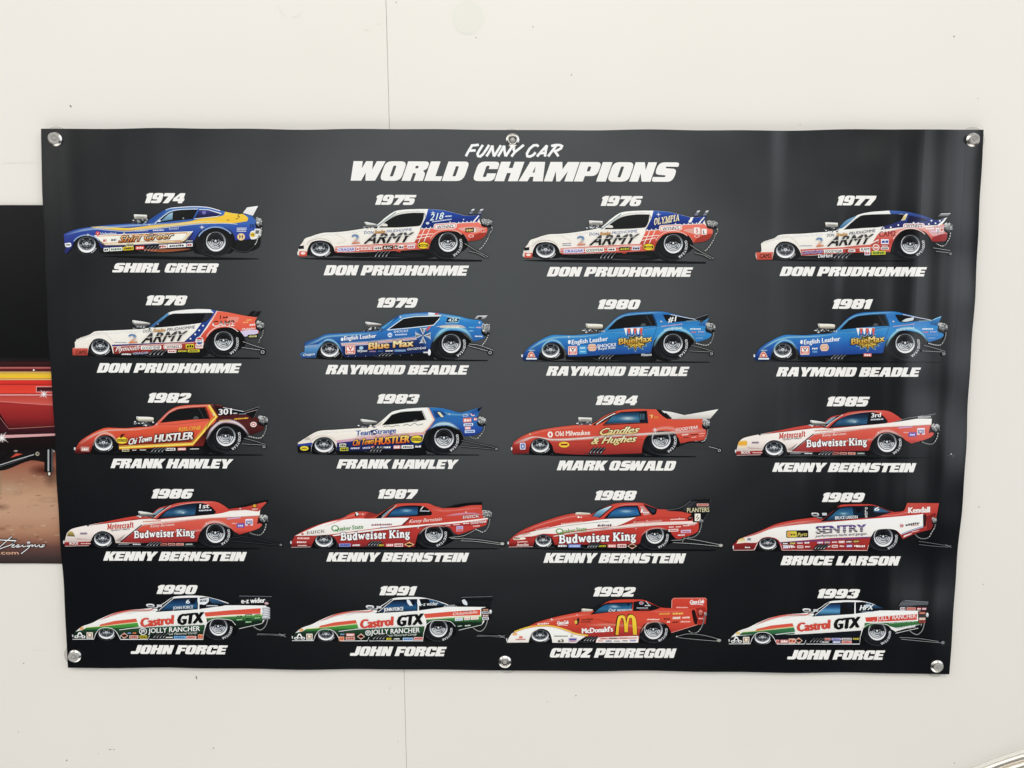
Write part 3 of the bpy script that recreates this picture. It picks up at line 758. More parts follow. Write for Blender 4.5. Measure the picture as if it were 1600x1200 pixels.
    # sub-parts of the artwork hang under its first print
    tag(root, 'poster of a red car on dusty ground, half hidden behind the black banner', 'poster')
build_poster()

# ------------------------------------------------------------------ the chrome rim in the lower right corner
def build_rim():
    c = W(1716, 1640, 0)
    e = W(1517, 1200, 0)
    R = math.hypot(c[0] - e[0], c[2] - e[2])
    root = empty('round_chrome_rim', (c[0], 0, c[2]))
    def roll(r0, r1, h0, h1, n=9):
        return [(r0 + (r1 - r0) * i / n, h0 + (h1 - h0) * math.sin(math.pi * i / n) ** .6) for i in range(n + 1)]
    M_FL = simple_mat('pale_edge_sheen', (.74, .72, .66), .3)  # bright reflection along the rim's edge, put into a pale base colour
    M_CH = simple_mat('polished_chrome', (.80, .74, .64), .38, 1.0)
    V, F = lathe([(R, .0), (R - .0008, .005), (R - .002, .0066), (R - .0028, .0062), (R - .0034, .0055), (R - .0038, .004)], c[0], c[2], -.0005, 200)
    par(mesh_obj('flange', V, F, M_FL, smooth=True), root)
    prof = roll(R - .0038, R - .0165, .004, .0085) + roll(R - .0168, R - .030, .0050, .0105) + roll(R - .0303, R - .044, .006, .0125) + [(R - .0445, .006), (R * .8, .0052), (R * .5, .005), (R * .02, .005)]
    V, F = lathe(prof, c[0], c[2], -.0005, 200)
    par(mesh_obj('rim', V, F, M_CH, smooth=True), root)
    tag(root, 'curved polished chrome rim of a big round thing peeking in at the lower right corner', 'rim')
build_rim()

# ------------------------------------------------------------------ the banner
BANNER = empty('banner', W(795, 1048, 0))
tag(BANNER, 'wide black vinyl banner printed with twenty drag cars, years and names', 'banner')
M_VINYL, _nt, _bs = node_mat('banner_black_vinyl')
_bs.inputs['Roughness'].default_value = .26
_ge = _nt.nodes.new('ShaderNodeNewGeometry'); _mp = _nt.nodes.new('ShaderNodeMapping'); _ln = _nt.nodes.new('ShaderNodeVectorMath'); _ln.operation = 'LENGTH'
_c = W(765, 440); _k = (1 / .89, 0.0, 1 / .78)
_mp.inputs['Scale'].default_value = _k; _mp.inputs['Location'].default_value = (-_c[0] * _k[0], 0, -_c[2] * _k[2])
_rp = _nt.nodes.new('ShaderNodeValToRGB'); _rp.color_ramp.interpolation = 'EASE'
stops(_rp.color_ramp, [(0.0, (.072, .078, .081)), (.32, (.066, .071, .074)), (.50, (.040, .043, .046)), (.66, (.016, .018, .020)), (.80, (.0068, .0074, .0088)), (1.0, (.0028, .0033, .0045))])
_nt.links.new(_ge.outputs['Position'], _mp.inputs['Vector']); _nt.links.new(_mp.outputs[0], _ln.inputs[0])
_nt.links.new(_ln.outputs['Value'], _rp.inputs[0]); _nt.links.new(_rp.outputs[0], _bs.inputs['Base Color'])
add_folds(_nt, _bs)
EDGE_T = '64,201c 400,201.2 640,202.2 800,203 1000,203.4 1180,203.2 1400,202.6 1537,202.6c'
EDGE_R = '1537,202.6c 1532.4,300 1520.5,500 1508,720 1495,890 1483.4,1053.6c'
EDGE_B = '1483.4,1053.6c 1300,1051.2 1150,1049.8 960,1048.8 789,1047.6 630,1046.4 400,1045 106,1043.4c'
EDGE_L = '106,1043.4c 97,880 88.6,745 80.4,600 72.6,450 66.4,310 64,201c'
loop = []
for s_ in (EDGE_T, EDGE_R, EDGE_B, EDGE_L): loop += spline(pts(s_), False, 20)
def wavy(q):
    out = []
    for i, (x, y) in enumerate(q):
        d = min(math.hypot(x - cx, y - cy) for cx, cy in ((64, 201), (1537, 202.6), (1483.4, 1053.6), (106, 1043.4), (801, 203), (789, 1047.6)))
        k = min(1.0, d / 160.0)                     # pinned at the grommets, loose between them
        out.append((x + k * (.9 * math.sin(y * .021 + x * .003) + .5 * math.sin(y * .057)), y + k * (.8 * math.sin(x * .017) + .5 * math.sin(x * .041 + 1.0))))
    return out
loop = wavy(loop)
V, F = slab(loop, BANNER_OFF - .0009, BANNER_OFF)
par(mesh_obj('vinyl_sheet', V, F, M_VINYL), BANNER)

# folded hem: a second thickness along the four edges
def hem():
    q = dedupe(loop); n = len(q)
    cx, cy = 795.0, 625.0
    inner = []
    for x, y in q:
        inner.append((cx + (x - cx) * (1 - 27 / 720), cy + (y - cy) * (1 - 26 / 424)))
    V = [W(x + (1.2 if x < cx else -1.2) * .6, y + (1.0 if y < cy else -1.0) * .6, BANNER_OFF, .00012) for x, y in q] + [W(x, y, BANNER_OFF, .00012) for x, y in inner]
    Vb = [W(x, y, BANNER_OFF, .00002) for x, y in inner]
    V += Vb
    F = []
    for i in range(n):
        j = (i + 1) % n
        F.append((i, j, n + j, n + i)); F.append((n + i, n + j, 2 * n + j, 2 * n + i))
    F = [tuple(reversed(f)) for f in F]
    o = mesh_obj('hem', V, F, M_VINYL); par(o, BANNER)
hem()

M_NICKEL = simple_mat('nickel_grommet', (.62, .60, .56), .24, 1.0)
M_PLUG = simple_mat('cloudy_plastic_knob', (.40, .385, .36), .16)
M_CLEAR, _nt, _bs = node_mat('clear_suction_plastic')
_tr = _nt.nodes.new('ShaderNodeBsdfTransparent'); _mx = _nt.nodes.new('ShaderNodeMixShader'); _fr = _nt.nodes.new('ShaderNodeLayerWeight')
_tr.inputs['Color'].default_value = (.93, .93, .91, 1); _fr.inputs['Blend'].default_value = .35
_bs.inputs['Base Color'].default_value = (.55, .55, .52, 1); _bs.inputs['Roughness'].default_value = .1
_mp = _nt.nodes.new('ShaderNodeMapRange'); _mp.inputs['To Min'].default_value = .06; _mp.inputs['To Max'].default_value = .75
_nt.links.new(_fr.outputs['Facing'], _mp.inputs['Value']); _nt.links.new(_mp.outputs[0], _mx.inputs[0])
_nt.links.new(_tr.outputs[0], _mx.inputs[1]); _nt.links.new(_bs.outputs[0], _mx.inputs[2])
_nt.links.new(_mx.outputs[0], _nt.nodes['Material Output'].inputs['Surface'])

PXM = DIST / CP / FPX                      # metres per photo pixel, about, at the wall
# x, y of the grommet, offset of the suction cup's disc, size of the knob, label
FIX = [(86.5, 217.5, 3.5, 0.8, .80, 0.5, 'clear suction cup in the grommet at the upper left corner of the banner'),
       (801.0, 219.0, -2.0, 3.0, .50, -1.0, 'clear suction cup at the grommet above the words FUNNY CAR'),
       (1520.0, 218.5, -2.5, 0.5, .74, .6, 'clear suction cup in the grommet at the upper right corner of the banner'),
       (117.0, 1025.0, 3.0, -2.0, .80, .4, 'clear suction cup in the grommet at the lower left corner of the banner'),
       (789.0, 1034.0, 4.0, -1.0, .50, 0.0, 'clear suction cup in the grommet at the middle of the bottom edge of the banner'),
       (1464.0, 1041.0, -2.0, -2.0, .74, .5, 'clear suction cup in the grommet at the lower right corner of the banner')]
for (gx, gy, ddx, ddy, kr, tilt, lab) in FIX:
    x, _, z = W(gx, gy, BANNER_OFF)
    r = 10.4 * PXM
    prof = [(r * .50, -.004), (r * .50, .0012), (r * .54, .0026), (r * .62, .0033), (r * .72, .0031), (r * .82, .0021), (r * .92, .0014), (r * .98, .0010), (r, .0002)]
    V, F = lathe(prof, x, z, -BANNER_OFF, 48)
    par(mesh_obj('grommet', V, F, M_NICKEL, smooth=True), BANNER)
    dx_, _, dz_ = W(gx + ddx, gy + ddy, 0)
    cup = empty('suction_cup', (dx_, 0, dz_))
    R = 19.5 * PXM
    V, F = lathe([(R, .0003), (R, .0012), (R * .96, .0016), (R * .8, .0020), (R * .5, .0034), (R * .3, .0046), (R * .26, .006), (.00001, .0062)], dx_, dz_, 0, 56)
    par(mesh_obj('disc', V, F, M_CLEAR, smooth=True), cup)
    q = r * kr
    if kr > .6:      # knob pushed right through, its cap over the grommet, leaning a little
        P_ = [(q * .45, -.006), (q * .45, .003), (q * .98, .0036), (q, .0046), (q * .94, .0060), (q * .74, .0066), (q * .58, .0052), (q * .40, .0040), (q * .26, .0042), (q * .2, .0062), (q * .1, .0070), (.00001, .0072)]
        V, F = lathe(P_, x, z, -BANNER_OFF, 44)
        V = [(vx, vy - (vz - z) * .10 + (vx - x) * .06 * (1 if tilt > 0 else -1), vz + (-BANNER_OFF - vy) * .15 * tilt) for vx, vy, vz in V]
    else:
        V, F = lathe([(q * .92, -.006), (q * .92, -.001), (q * .8, .0006), (q * .5, .0013), (.00001, .0016)], x, z, -BANNER_OFF, 40)
    par(mesh_obj('knob', V, F, M_PLUG, smooth=True), cup)
    tag(cup, lab, 'suction cup', 'suction cups holding the banner')

# ------------------------------------------------------------------ printed drag cars: shared pieces of the drawings
def shadow_print(a, s):
    a.P(s, '#000000@.75')

def rear_wheel(a, cx, cy, r, tx, ty, trx, try_, tread=26, text=(-22, 66), tr=None, half=False):
    """slick: tread lobe behind, sidewall, chromed rim; text on the right of the sidewall"""
    a.part('wheel')
    a.E(tx - tread, ty + try_ * .05, trx * .97, try_ * .95, [(ty, '#17181b'), (ty + try_, '#0a0b0c')])
    a.A(tx - tread, ty + try_ * .05, trx * .9, try_ * .88, 110, 175, 5, '#232529@.8')
    a.E(tx, ty, trx, try_, [(ty - try_, '#050506'), (ty - .2 * try_, '#0c0d0e'), (ty + try_ * .5, '#15161a'), (ty + try_, '#0c0d0f')])
    a.A(tx, ty, trx * .965, try_ * .965, 20, 150, 2.2, '#4a4d52@.8')
    a.A(tx, ty, trx * .72, try_ * .72, -30, 200, 2.5, '#34373c@.8')
    a.A(tx, ty, trx * .9, try_ * .9, 60, 110, 5, '#2c2f33@.7')
    a.E(cx, cy, r * 1.06, r * 1.08, '#060607')
    a.E(cx, cy, r, r * 1.02, [(cy - r, '#3c4045'), (cy - .5 * r, '#7d8288'), (cy, '#a9adb3'), (cy + .3 * r, '#d4d8dc'), (cy + r, '#f4f5f6')])
    u, v = cx - r * .02, cy - r * .06
    a.E(u, v, r * .88, r * .90, [(cy - r, '#040405'), (cy - .15 * r, '#0e0f11'), (cy + .0 * r, '#1d1f22'), (cy + .04 * r, '#6f757c'), (cy + r * .4, '#a4a9af'), (cy + r * .85, '#c8ccd1')])
    a.A(u, v, r * .86, r * .88, 182, 358, r * .035, '#8a9097')
    a.A(u, v, r * .70, r * .72, 190, 350, r * .03, '#4a4e54'); a.A(u, v, r * .5, r * .52, 195, 345, r * .03, '#33363b')
    a.A(u, v, r * .80, r * .82, 8, 172, r * .06, '#2e3136')
    a.A(u, v, r * .72, r * .74, 6, 174, r * .07, '#f4f6f8')
    a.A(u, v, r * .63, r * .65, 4, 176, r * .06, '#3a3e44')
    a.A(u, v, r * .55, r * .56, 4, 176, r * .07, '#dfe3e7')
    a.A(u, v, r * .46, r * .46, 2, 178, r * .06, '#2b2e33')
    a.A(u, v, r * .37, r * .36, 0, 180, r * .08, '#c3c8ce')
    a.P([(u - r * .42, v + r * .0), (u - r * .3, v - r * .12), (u, v - r * .06), (u + r * .3, v - r * .14), (u + r * .44, v - r * .0), (u + r * .3, v + r * .1), (u, v + r * .14), (u - r * .3, v + r * .1)], '#1a1b1e')
    for k in range(7):
        a.E(u + r * (-.42 + .14 * k), v - r * (.05 + .03 * (k % 2)), r * .055, r * .05, '#b9bec5' if k % 2 else '#6d737a', 10)
    a.E(u, v + r * .02, r * .10, r * .09, '#e4e7ea', 12)
    a.A(cx, cy, r * .97, r * .99, 40, 100, r * .05, '#ffffff')
    a.A(cx, cy, r * .97, r * .99, 188, 235, r * .035, '#eef0f2')
    a.P([(u - r * .62, v + r * .45), (u - r * .2, v + r * .2), (u - r * .36, v + r * .66)], '#ffffff@.5', False)
    a.P([(u + r * .55, v + r * .5), (u + r * .22, v + r * .24), (u + r * .34, v + r * .68)], '#15171a@.45', False)
    if text:
        k = .83 if tr is None else tr
        a.TA('GOODYEAR', tx, ty, trx * (k - .05), try_ * (k - .05), text[0], text[1], trx * .14, '#dcdddf', .02)

def front_wheel(a, cx, cy, rx, ry):
    a.part('wheel')
    a.E(cx, cy, rx * 1.02, ry * 1.02, [(cy - ry, '#050506'), (cy + ry * .6, '#131417'), (cy + ry, '#0b0c0d')])
    a.A(cx, cy, rx * .97, ry * .97, 30, 150, 2.2, '#55585d@.8')
    a.E(cx, cy - ry * .02, rx * .80, ry * .82, [(cy - ry, '#2f3237'), (cy - ry * .4, '#6f747a'), (cy + ry * .05, '#c2c6ca'), (cy + ry * .5, '#f2f2f1'), (cy + ry * .82, '#fdfdfb')])
    v = cy - ry * .12
    a.E(cx, v, rx * .68, ry * .68, [(cy - ry, '#060708'), (cy - ry * .3, '#111215'), (cy + ry * .1, '#2a2d31'), (cy + ry * .54, '#54595f')])
    a.A(cx, v, rx * .60, ry * .60, 10, 170, ry * .06, '#8e949b')
    a.A(cx, v, rx * .60, ry * .60, 190, 350, ry * .05, '#5d636a')
    a.A(cx, v, rx * .44, ry * .44, 0, 180, ry * .07, '#191b1e')
    a.E(cx, v, rx * .40, ry * .38, [(v - ry * .4, '#1f2124'), (v - ry * .05, '#6d7379'), (v + ry * .05, '#a6abb1'), (v + ry * .38, '#43474c')])
    for k in range(5):
        an = math.radians(-90 + 72 * k)
        a.E(cx + rx * .26 * math.cos(an), v + ry * .25 * math.sin(an), rx * .07, ry * .075, '#0e0f11', 12)
        a.E(cx + rx * .5 * math.cos(an + .6), v + ry * .5 * math.sin(an + .6), rx * .05, ry * .05, '#a1a6ac', 10)
    a.E(cx, v, rx * .13, ry * .13, '#dfe2e5', 14); a.E(cx, v, rx * .06, ry * .06, '#2e3135', 10)
    a.A(cx, cy - ry * .02, rx * .76, ry * .78, 50, 120, ry * .06, '#ffffff')
    for k in range(4):
        a.A(cx, cy, rx * .90, ry * .90, 22 + k * 11, 29 + k * 11, ry * .09, '#c9cbcd', 4)

def pipes(a, x, y, n=4, step=25, lx=-30, ly=42, c='#7a7e82'):
    a.part('exhaust_pipes')
    for i in range(n):
        q = f'{x+i*step},{y} {x+i*step+lx*.6},{y+ly*.5} {x+i*step+lx},{y+ly}'
        a.L(q, 18, '#08090a'); a.L(q, 6, [(y, c), (y + ly * .45, '#3a3d40'), (y + ly, '#c9ccce')])
        a.E(x + i * step + lx, y + ly, 6, 4.5, '#1a1b1d')
    a.L(f'{x+lx-38},{y+ly-6} {x+lx},{y+ly+5} {x+lx+n*step-10},{y+ly+2}', 4, '#3a3d40')

def blower(a, x0, y0, x1, y1, yb, kind='box', c='#dad7cd'):
    """injector hat from (x0,y0) to (x1,y1) over blower pieces down to yb"""
    a.part('engine')
    w, h = x1 - x0, y1 - y0
    rnd = random.Random(int(x0 + y0 * 3))
    for i in range(26):
        x = rnd.uniform(x0 - w * .22, x1 - w * .05); y = rnd.uniform(y1 - 2, yb - 8); s = rnd.uniform(4, 11)
        a.R(x, y, x + s * 1.4, y + s * .9, rnd.choice(['#8f9498', '#c9ccce', '#4b4f54', '#1c1e20', '#e6e6e4', '#6d7277', '#2c2f32']), rnd.uniform(-.2, .2), 2)
    if kind == 'box':
        a.P([(x0, y0 + h * .05, True), (x0 + w * .05, y0, True), (x1 - 2, y0 + h * .12, True), (x1, y1 - h * .1, True), (x1 - w * .06, y1, True), (x0 + w * .04, y1 - h * .06, True)],
            [(y0, '#f4f2ea'), (y0 + h * .35, c), (y0 + h * .6, '#a9a79f'), (y1, '#6c6b66')], False)
        a.L(f'{x0+w*.06},{y0+h*.22} {x1-w*.05},{y0+h*.32}', 3, '#ffffff@.8')
        a.R(x0 + w * .2, y0 + h * .42, x0 + w * .8, y0 + h * .62, '#8c8b85', .03)
    elif kind == 'roll':
        a.P([(x0, y0, True), (x0 + w * .1, y0, False), (x1 - w * .04, y0 + h * .15, False), (x1, y0 + h * .55, False), (x1 - w * .05, y1, False), (x0 + w * .08, y1 - h * .1, False), (x0 + w * .02, y0 + h * .5, False)],
            [(y0, '#fffdf2'), (y0 + h * .4, '#e8e3d0'), (y0 + h * .7, '#b7b2a2'), (y1, '#77746a')])
        a.L(f'{x0+4},{y0+4} {x0+10},{y0+h*.5} {x0+8},{y1-6}', 4, '#3a3a38')
    else:     # wedge scoop
        a.P([(x0, y0, True), (x0 + w * .25, y0 + h * .02, False), (x1, y0 + h * .45, True), (x1 - w * .04, y0 + h * .75, True), (x0 + w * .3, y1, True), (x0 + w * .06, y0 + h * .55, True)],
            [(y0, '#fbfaf4'), (y0 + h * .35, '#d3d2cb'), (y0 + h * .6, '#8f8f8b'), (y1, '#5a5a58')], True)
        a.L(f'{x0+w*.03},{y0+h*.12} {x0+w*.14},{y0+h*.6} {x1-w*.1},{y0+h*.72}', 4, '#2a2b2c')
        a.L(f'{x0+w*.1},{y0+h*.12} {x1-w*.12},{y0+h*.42}', 3, '#ffffff@.9')

def chute(a, x, y, w, h, cord=None, dark=True):
    """packed parachute and its tether"""
    a.part('parachute')
    if cord:
        a.L(cord, 9, '#121314'); a.L(cord, 6.5, '#8a8c8a')
        q = spline(pts(cord), False, 6)
        acc = 0
        for i in range(1, len(q)):
            acc += math.hypot(q[i][0] - q[i-1][0], q[i][1] - q[i-1][1])
            if acc > 9: a.E(q[i][0], q[i][1], 3.2, 2.6, '#e8e8e4' if i % 2 else '#2b2c2c', 8); acc = 0
    f = lambda u, v: (x + u * w, y + v * h, False)
    g = lambda u, v: (x + u * w, y + v * h, True)
    rnd = random.Random(int(x * 3 + y))
    j = lambda: rnd.uniform(-.06, .06)
    ring_ = [g(u + j(), v + j()) for u, v in ((-.1, .24), (.05, .04), (.22, -.02), (.4, .08), (.58, .04), (.74, .16), (.9, .24), (.98, .42), (.94, .6), (1.0, .76), (.82, .86), (.66, 1.0), (.44, .92), (.26, .98), (.1, .84), (-.04, .72), (.04, .5))]
    a.P(ring_, [(y, '#c4c5c2'), (y + h * .45, '#8c8e8e'), (y + h, '#2b2d2f')], False)
    for i in range(34):
        u, v = rnd.uniform(.0, .82), rnd.uniform(.04, .78)
        c = rnd.choice(['#f6f6f2', '#2a2c2e', '#17181a', '#dcdcd8', '#55585a', '#fbfbf8', '#8a8c8c', '#101112'])
        a.P([g(u, v), g(u + rnd.uniform(.05, .2), v + rnd.uniform(-.12, .1)), g(u + rnd.uniform(-.02, .12), v + rnd.uniform(.05, .2))], c, False)
    if dark:
        a.P([f(-.1, .55), f(.25, .85), f(.8, .8), f(.9, 1.0), f(.4, 1.15), f(-.02, 1.0)], '#0b0c0d')
        a.P([f(.3, .9), f(.6, .88), f(.55, 1.0)], '#5a5c5e', False)

def bars(a, lines, wheel=None, c='#b9bbb9'):
    a.part('wheelie_bar')
    for q in lines:
        a.L(q, 12, '#040505'); a.L(q, 4.5, '#33363a'); a.L(q, 2.2, c)
    if wheel:
        x, y, r = wheel
        a.E(x, y, r, r * .92, '#0d0e0f'); a.E(x, y, r * .62, r * .58, '#9a9c9d'); a.E(x, y, r * .3, r * .28, '#1b1c1d')

def glint(a, x, y, r, c='#ffffff'):
    a.E(x, y, r * 1.5, r * 1.1, c + '@.85', 20, c + '@0')
    for dx, dy in ((r * 2.3, 0), (0, r * 2.0)):
        a.P([(x - dx - dy * .1, y - dy - dx * .1, True), (x + dy * .12, y - dx * .08, True), (x + dx, y + dy, True), (x - dy * .12, y + dx * .08, True)], c + '@.8', False)

def soft_band(a, top, bot, c, alpha=.5, mid=.5):
    """airbrushed band between two lines (lists of x,y with the same count): clear at both edges"""
    t, b = pts(top), pts(bot)
    t = spline(t, False, 6); b = spline(b, False, 6)
    n = min(len(t), len(b))
    V, F, C = [], [], []
    for i in range(n):
        ti = t[int(i * (len(t) - 1) / (n - 1))]; bi = b[int(i * (len(b) - 1) / (n - 1))]
        m = (ti[0] * (1 - mid) + bi[0] * mid, ti[1] * (1 - mid) + bi[1] * mid)
        V += [ti, m, bi]
        k = alpha * min(1, 4 * min(i, n - 1 - i) / n + .15)
        base = rgb(c)
        C += [base[:3] + (0.0,), base[:3] + (k,), base[:3] + (0.0,)]
    for i in range(n - 1):
        F += [(3*i, 3*i+1, 3*i+4, 3*i+3), (3*i+1, 3*i+2, 3*i+5, 3*i+4)]
    a.add(V, F, C)

def begin(i, label):
    BLUE[0] = int(i in (5, 6, 7, 9))
    a = Art(CELL_XY[i][0], CELL_XY[i][1])
    a.part('car_picture', label)
    return a
CELL_XY = [(90, 290), (450, 290), (800, 290), (1160, 290), (90, 450), (450, 450), (800, 450), (1160, 450), (90, 600), (450, 600), (790, 600), (1140, 600),
           (90, 750), (450, 750), (790, 750), (1140, 750), (90, 900), (450, 900), (790, 900), (1130, 900)]
def finish(a):
    o = a.build(BANNER, mats=INK); par(o, BANNER)

def wells(a, rear=None, front=None):
    """black of the wheel openings and the underside"""
    for q in (rear, front):
        if q: a.P(q, '#050506')

# ------------------------------------------------------------------ row one
# 1974
a = begin(0, 'blue and yellow drag car picture with a peach script panel')
shadow_print(a, '300,488 800,492 1395,506 1395,512 900,516 400,498')
a.P('1215,430 1340,455 1405,420 1395,330 1240,380', '#101113')
a.P('280,400c 300,470 600,470 960,450 960,380c', '#0b0c0e')
wells(a, '955,470 955,400 985,330 1040,300 1110,292 1180,305 1220,345 1240,410 1200,470', '115,430 130,370 200,345 270,370 295,440')
front_wheel(a, 203, 410, 78, 70); rear_wheel(a, 1100, 388, 68, 1098, 395, 116, 100, 30, None)
a.part('body')
a.P('46,338c 110,310 200,292 330,276 480,266 602,262 650,238 750,168 790,154 870,147 960,143 1050,150 1130,172 1210,190 1290,198 1347,208c 1372,235 1398,300 1412,322c 1392,345 1340,372 1235,380c 1222,335 1185,302 1110,288 1030,297 985,325 955,372 940,425c 700,432 330,438 302,434c 290,400 262,358 205,342 150,352 118,385 105,425 95,440 68,470c 50,465 58,430 50,400 48,370',
    [(145, '#4f82c4'), (200, '#3a68b4'), (262, '#3b66b4'), (290, '#2f55a6'), (330, '#2a449a'), (400, '#232f80'), (440, '#1d2568')])
a.P('1210,290 1300,280 1400,300 1412,322c 1392,345 1340,372 1235,380c 1225,330', [(280, '#2f57b0'), (380, '#2a348e')])
a.part('paint_stripe')
a.P('255,290c 480,303 640,278 900,252 990,232 1060,222 1150,208 1165,182c 1230,194 1290,198c 1325,225 1318,248c 1220,262 1090,262 1000,262 860,276 640,300 480,314 ', [(185, '#f6d046'), (235, '#f3c53c'), (290, '#f0c443'), (314, '#d7a637')])
a.P('230,288c 330,284 480,296 620,282c 560,300 480,308 380,306 300,300', '#f6d046'); a.P('480,305 640,290 860,262 1000,248 1120,246 1000,256 860,272 640,298', '#fff2c0@.55')
a.L('250,300 480,318 640,304 860,280 1000,266 1160,262 1250,268', 4, '#dfe7f4@.85')
a.P('256,345c 936,318c 884,388c 840,394 700,398 330,412 292,392', [(320, '#f9efe0'), (380, '#f9efe0'), (412, '#f4dfc6')], True)
a.L('275,352c 905,328c 868,380c 320,402c', 4, '#d4873f', False); a.L('922,322c 878,388c 700,396', 6, '#e9b83c', False)
a.L('940,316c 890,396c 600,406 330,418', 4, '#f6f2ea', False)
a.P('255,346c 290,392c 335,414c 600,408 886,394 932,330c 948,330 900,402c 600,420 320,422', '#3a1f22@.55', False)
a.L('790,157 870,150 960,147 1050,153 1130,175', 5, '#f4f6fa'); a.L('602,262 655,240 752,172 790,157', 4, '#cfe0f4')
soft_band(a, '60,335 200,296 480,270 640,262 860,256', '60,350 200,318 480,292 640,280 860,268', '#b8d6fa', .6)
a.A(1100, 400, 130, 112, 205, 325, 9, '#9dbcf0@.75'); a.A(205, 420, 98, 76, 205, 330, 8, '#a9c6f4@.7')
glint(a, 1005, 290, 10); glint(a, 465, 332, 7); glint(a, 640, 272, 6); glint(a, 215, 342, 7)
a.P('52,402c 92,398 96,422 60,426', '#e8eaec'); a.R(60, 408, 90, 416, '#333539')
a.P('1335,345c 1345,318 1372,312 1418,308 1415,345 1385,368 1345,372', '#e4e4e0'); a.E(1357, 342, 19, 17, '#e2c23c'); a.T('VW', 1346, 349, 1369, 349, 13, '#1c1c1c', .02)
a.part('window')
a.P('682,262c 775,190 835,172 978,166c 945,232c 820,244', '#0c0d0f', False)
a.P('715,250c 775,198 803,186c 800,236c', [(186, '#a8cbe0'), (250, '#3f7596')], False)
a.L('678,264c 772,188 835,169 980,163', 5, '#d8e4f4'); a.L('980,163 946,234', 6, '#3f67b4')
a.P('986,170c 1050,172 1132,196c 1110,211c 955,228c', [(170, '#3a3a86'), (200, '#201f55'), (228, '#0f0f20')], False)
a.L('986,167c 1050,169 1140,196c 1112,215c 952,232c 986,167', 4, '#e8edf6', False); a.E(1020, 188, 14, 12, '#7d7ac8@.8')
a.P('610,262c 660,225 740,172c 756,172 680,240 640,266', '#274f9a'); a.E(876, 228, 5, 6, '#9a9c9e'); a.E(708, 246, 12, 7, '#cfdcea')
a.part('lettering')
a.T('Valvoline', 300, 345, 412, 341, 19, '#f6f4ee', .01, .12); a.E(282, 333, 15, 15, '#cf3b3b'); a.T('V', 275, 340, 289, 340, 14, '#ffffff', .02)
a.T('NORRIS', 545, 321, 632, 317, 13, '#d7deee', .02); a.decal(655, 302, 750, 322, None, '#c6d0e8', -.04); a.T('ROCKET', 778, 308, 846, 303, 12, '#d7deee', .02)
a.T('Shirl Greer', 428, 396, 812, 366, 42, [(0, '#f9efe0'), (.45, '#e9c48a'), (1, '#c8662a')], .045, .28, '#24110d', .085)
a.L('520,352 640,346', 5, '#e8a060'); a.L('640,340 700,336', 4, '#b0482a')
a.T('5', 1238, 234, 1276, 230, 36, '#15161a', -.01, .3); a.T('S', 1345, 291, 1368, 291, 22, '#0d0e12', .06, .1); a.R(1338, 264, 1342, 294, '#0d0e12')
for k in range(3): a.decal(1238, 290 + k * 11, 1322, 301 + k * 11, None, '#e9eef8', 0, seed=k)
a.E(1276, 356, 27, 25, '#e9c48a'); a.E(1276, 356, 21, 19, '#f2d8a4'); a.T('H', 1264, 367, 1288, 367, 24, '#141210', .06)
a.E(1185, 240, 11, 5, '#c98d3a')
a.part('sponsor_stickers')
a.P('315,436c 960,398c 958,428c 700,440 330,462c', '#101113', False)
for (x0, x1, bg, fg, t) in ((325, 362, '#f3f1ea', '#1b1c1e', ''), (366, 455, '#e9e7e0', '#2c6a4a', 'VALVE'), (460, 532, '#e2c52c', '#17181a', ''), (546, 606, '#d8453a', '#f0e0da', ''), (706, 765, '#e6dedb', '#b23a33', ''), (768, 896, '#f1efea', '#1b1b1c', ''), (900, 942, '#dadada', '#b03232', '')):
    y = 446 - (x0 - 325) * .058
    a.decal(x0, y - 12, x1, y + 13, bg, fg, -.05)
a.decal(316, 366, 344, 398, '#f0e6da', '#b83a32', -.04); a.decal(370, 366, 414, 390, '#e4e4e0', '#33363a', -.04); a.decal(478, 402, 530, 424, '#d8d0b0', '#2a2a2a')
a.decal(885, 378, 946, 394, '#15161a', '#b8bcc4', -.04); a.R(872, 386, 884, 396, '#20242a'); a.decal(818, 390, 860, 400, '#a33a32', '#e8cfc4', -.04)
pipes(a, 640, 420, 4, 24, -34, 38)
a.P('600,445 760,442 930,440 820,458 700,462', '#c46a4a@.5')
blower(a, 533, 200, 626, 236, 270)
a.part('spoiler'); a.P('1288,190c 1318,152c 1394,142c 1358,210c', [(142, '#f6f6f2'), (210, '#d8d8d6')], False); a.L('1318,154c 1392,144', 4, '#ffffff', False)
chute(a, 1380, 222, 44, 66, '1415,285 1420,320 1395,360 1380,400 1370,412'); a.decal(1370, 300, 1412, 345, '#dcdcd8', '#66686a')
bars(a, ['1205,430 1260,455 1320,456 1370,420'], None, '#3c3e40')
finish(a)

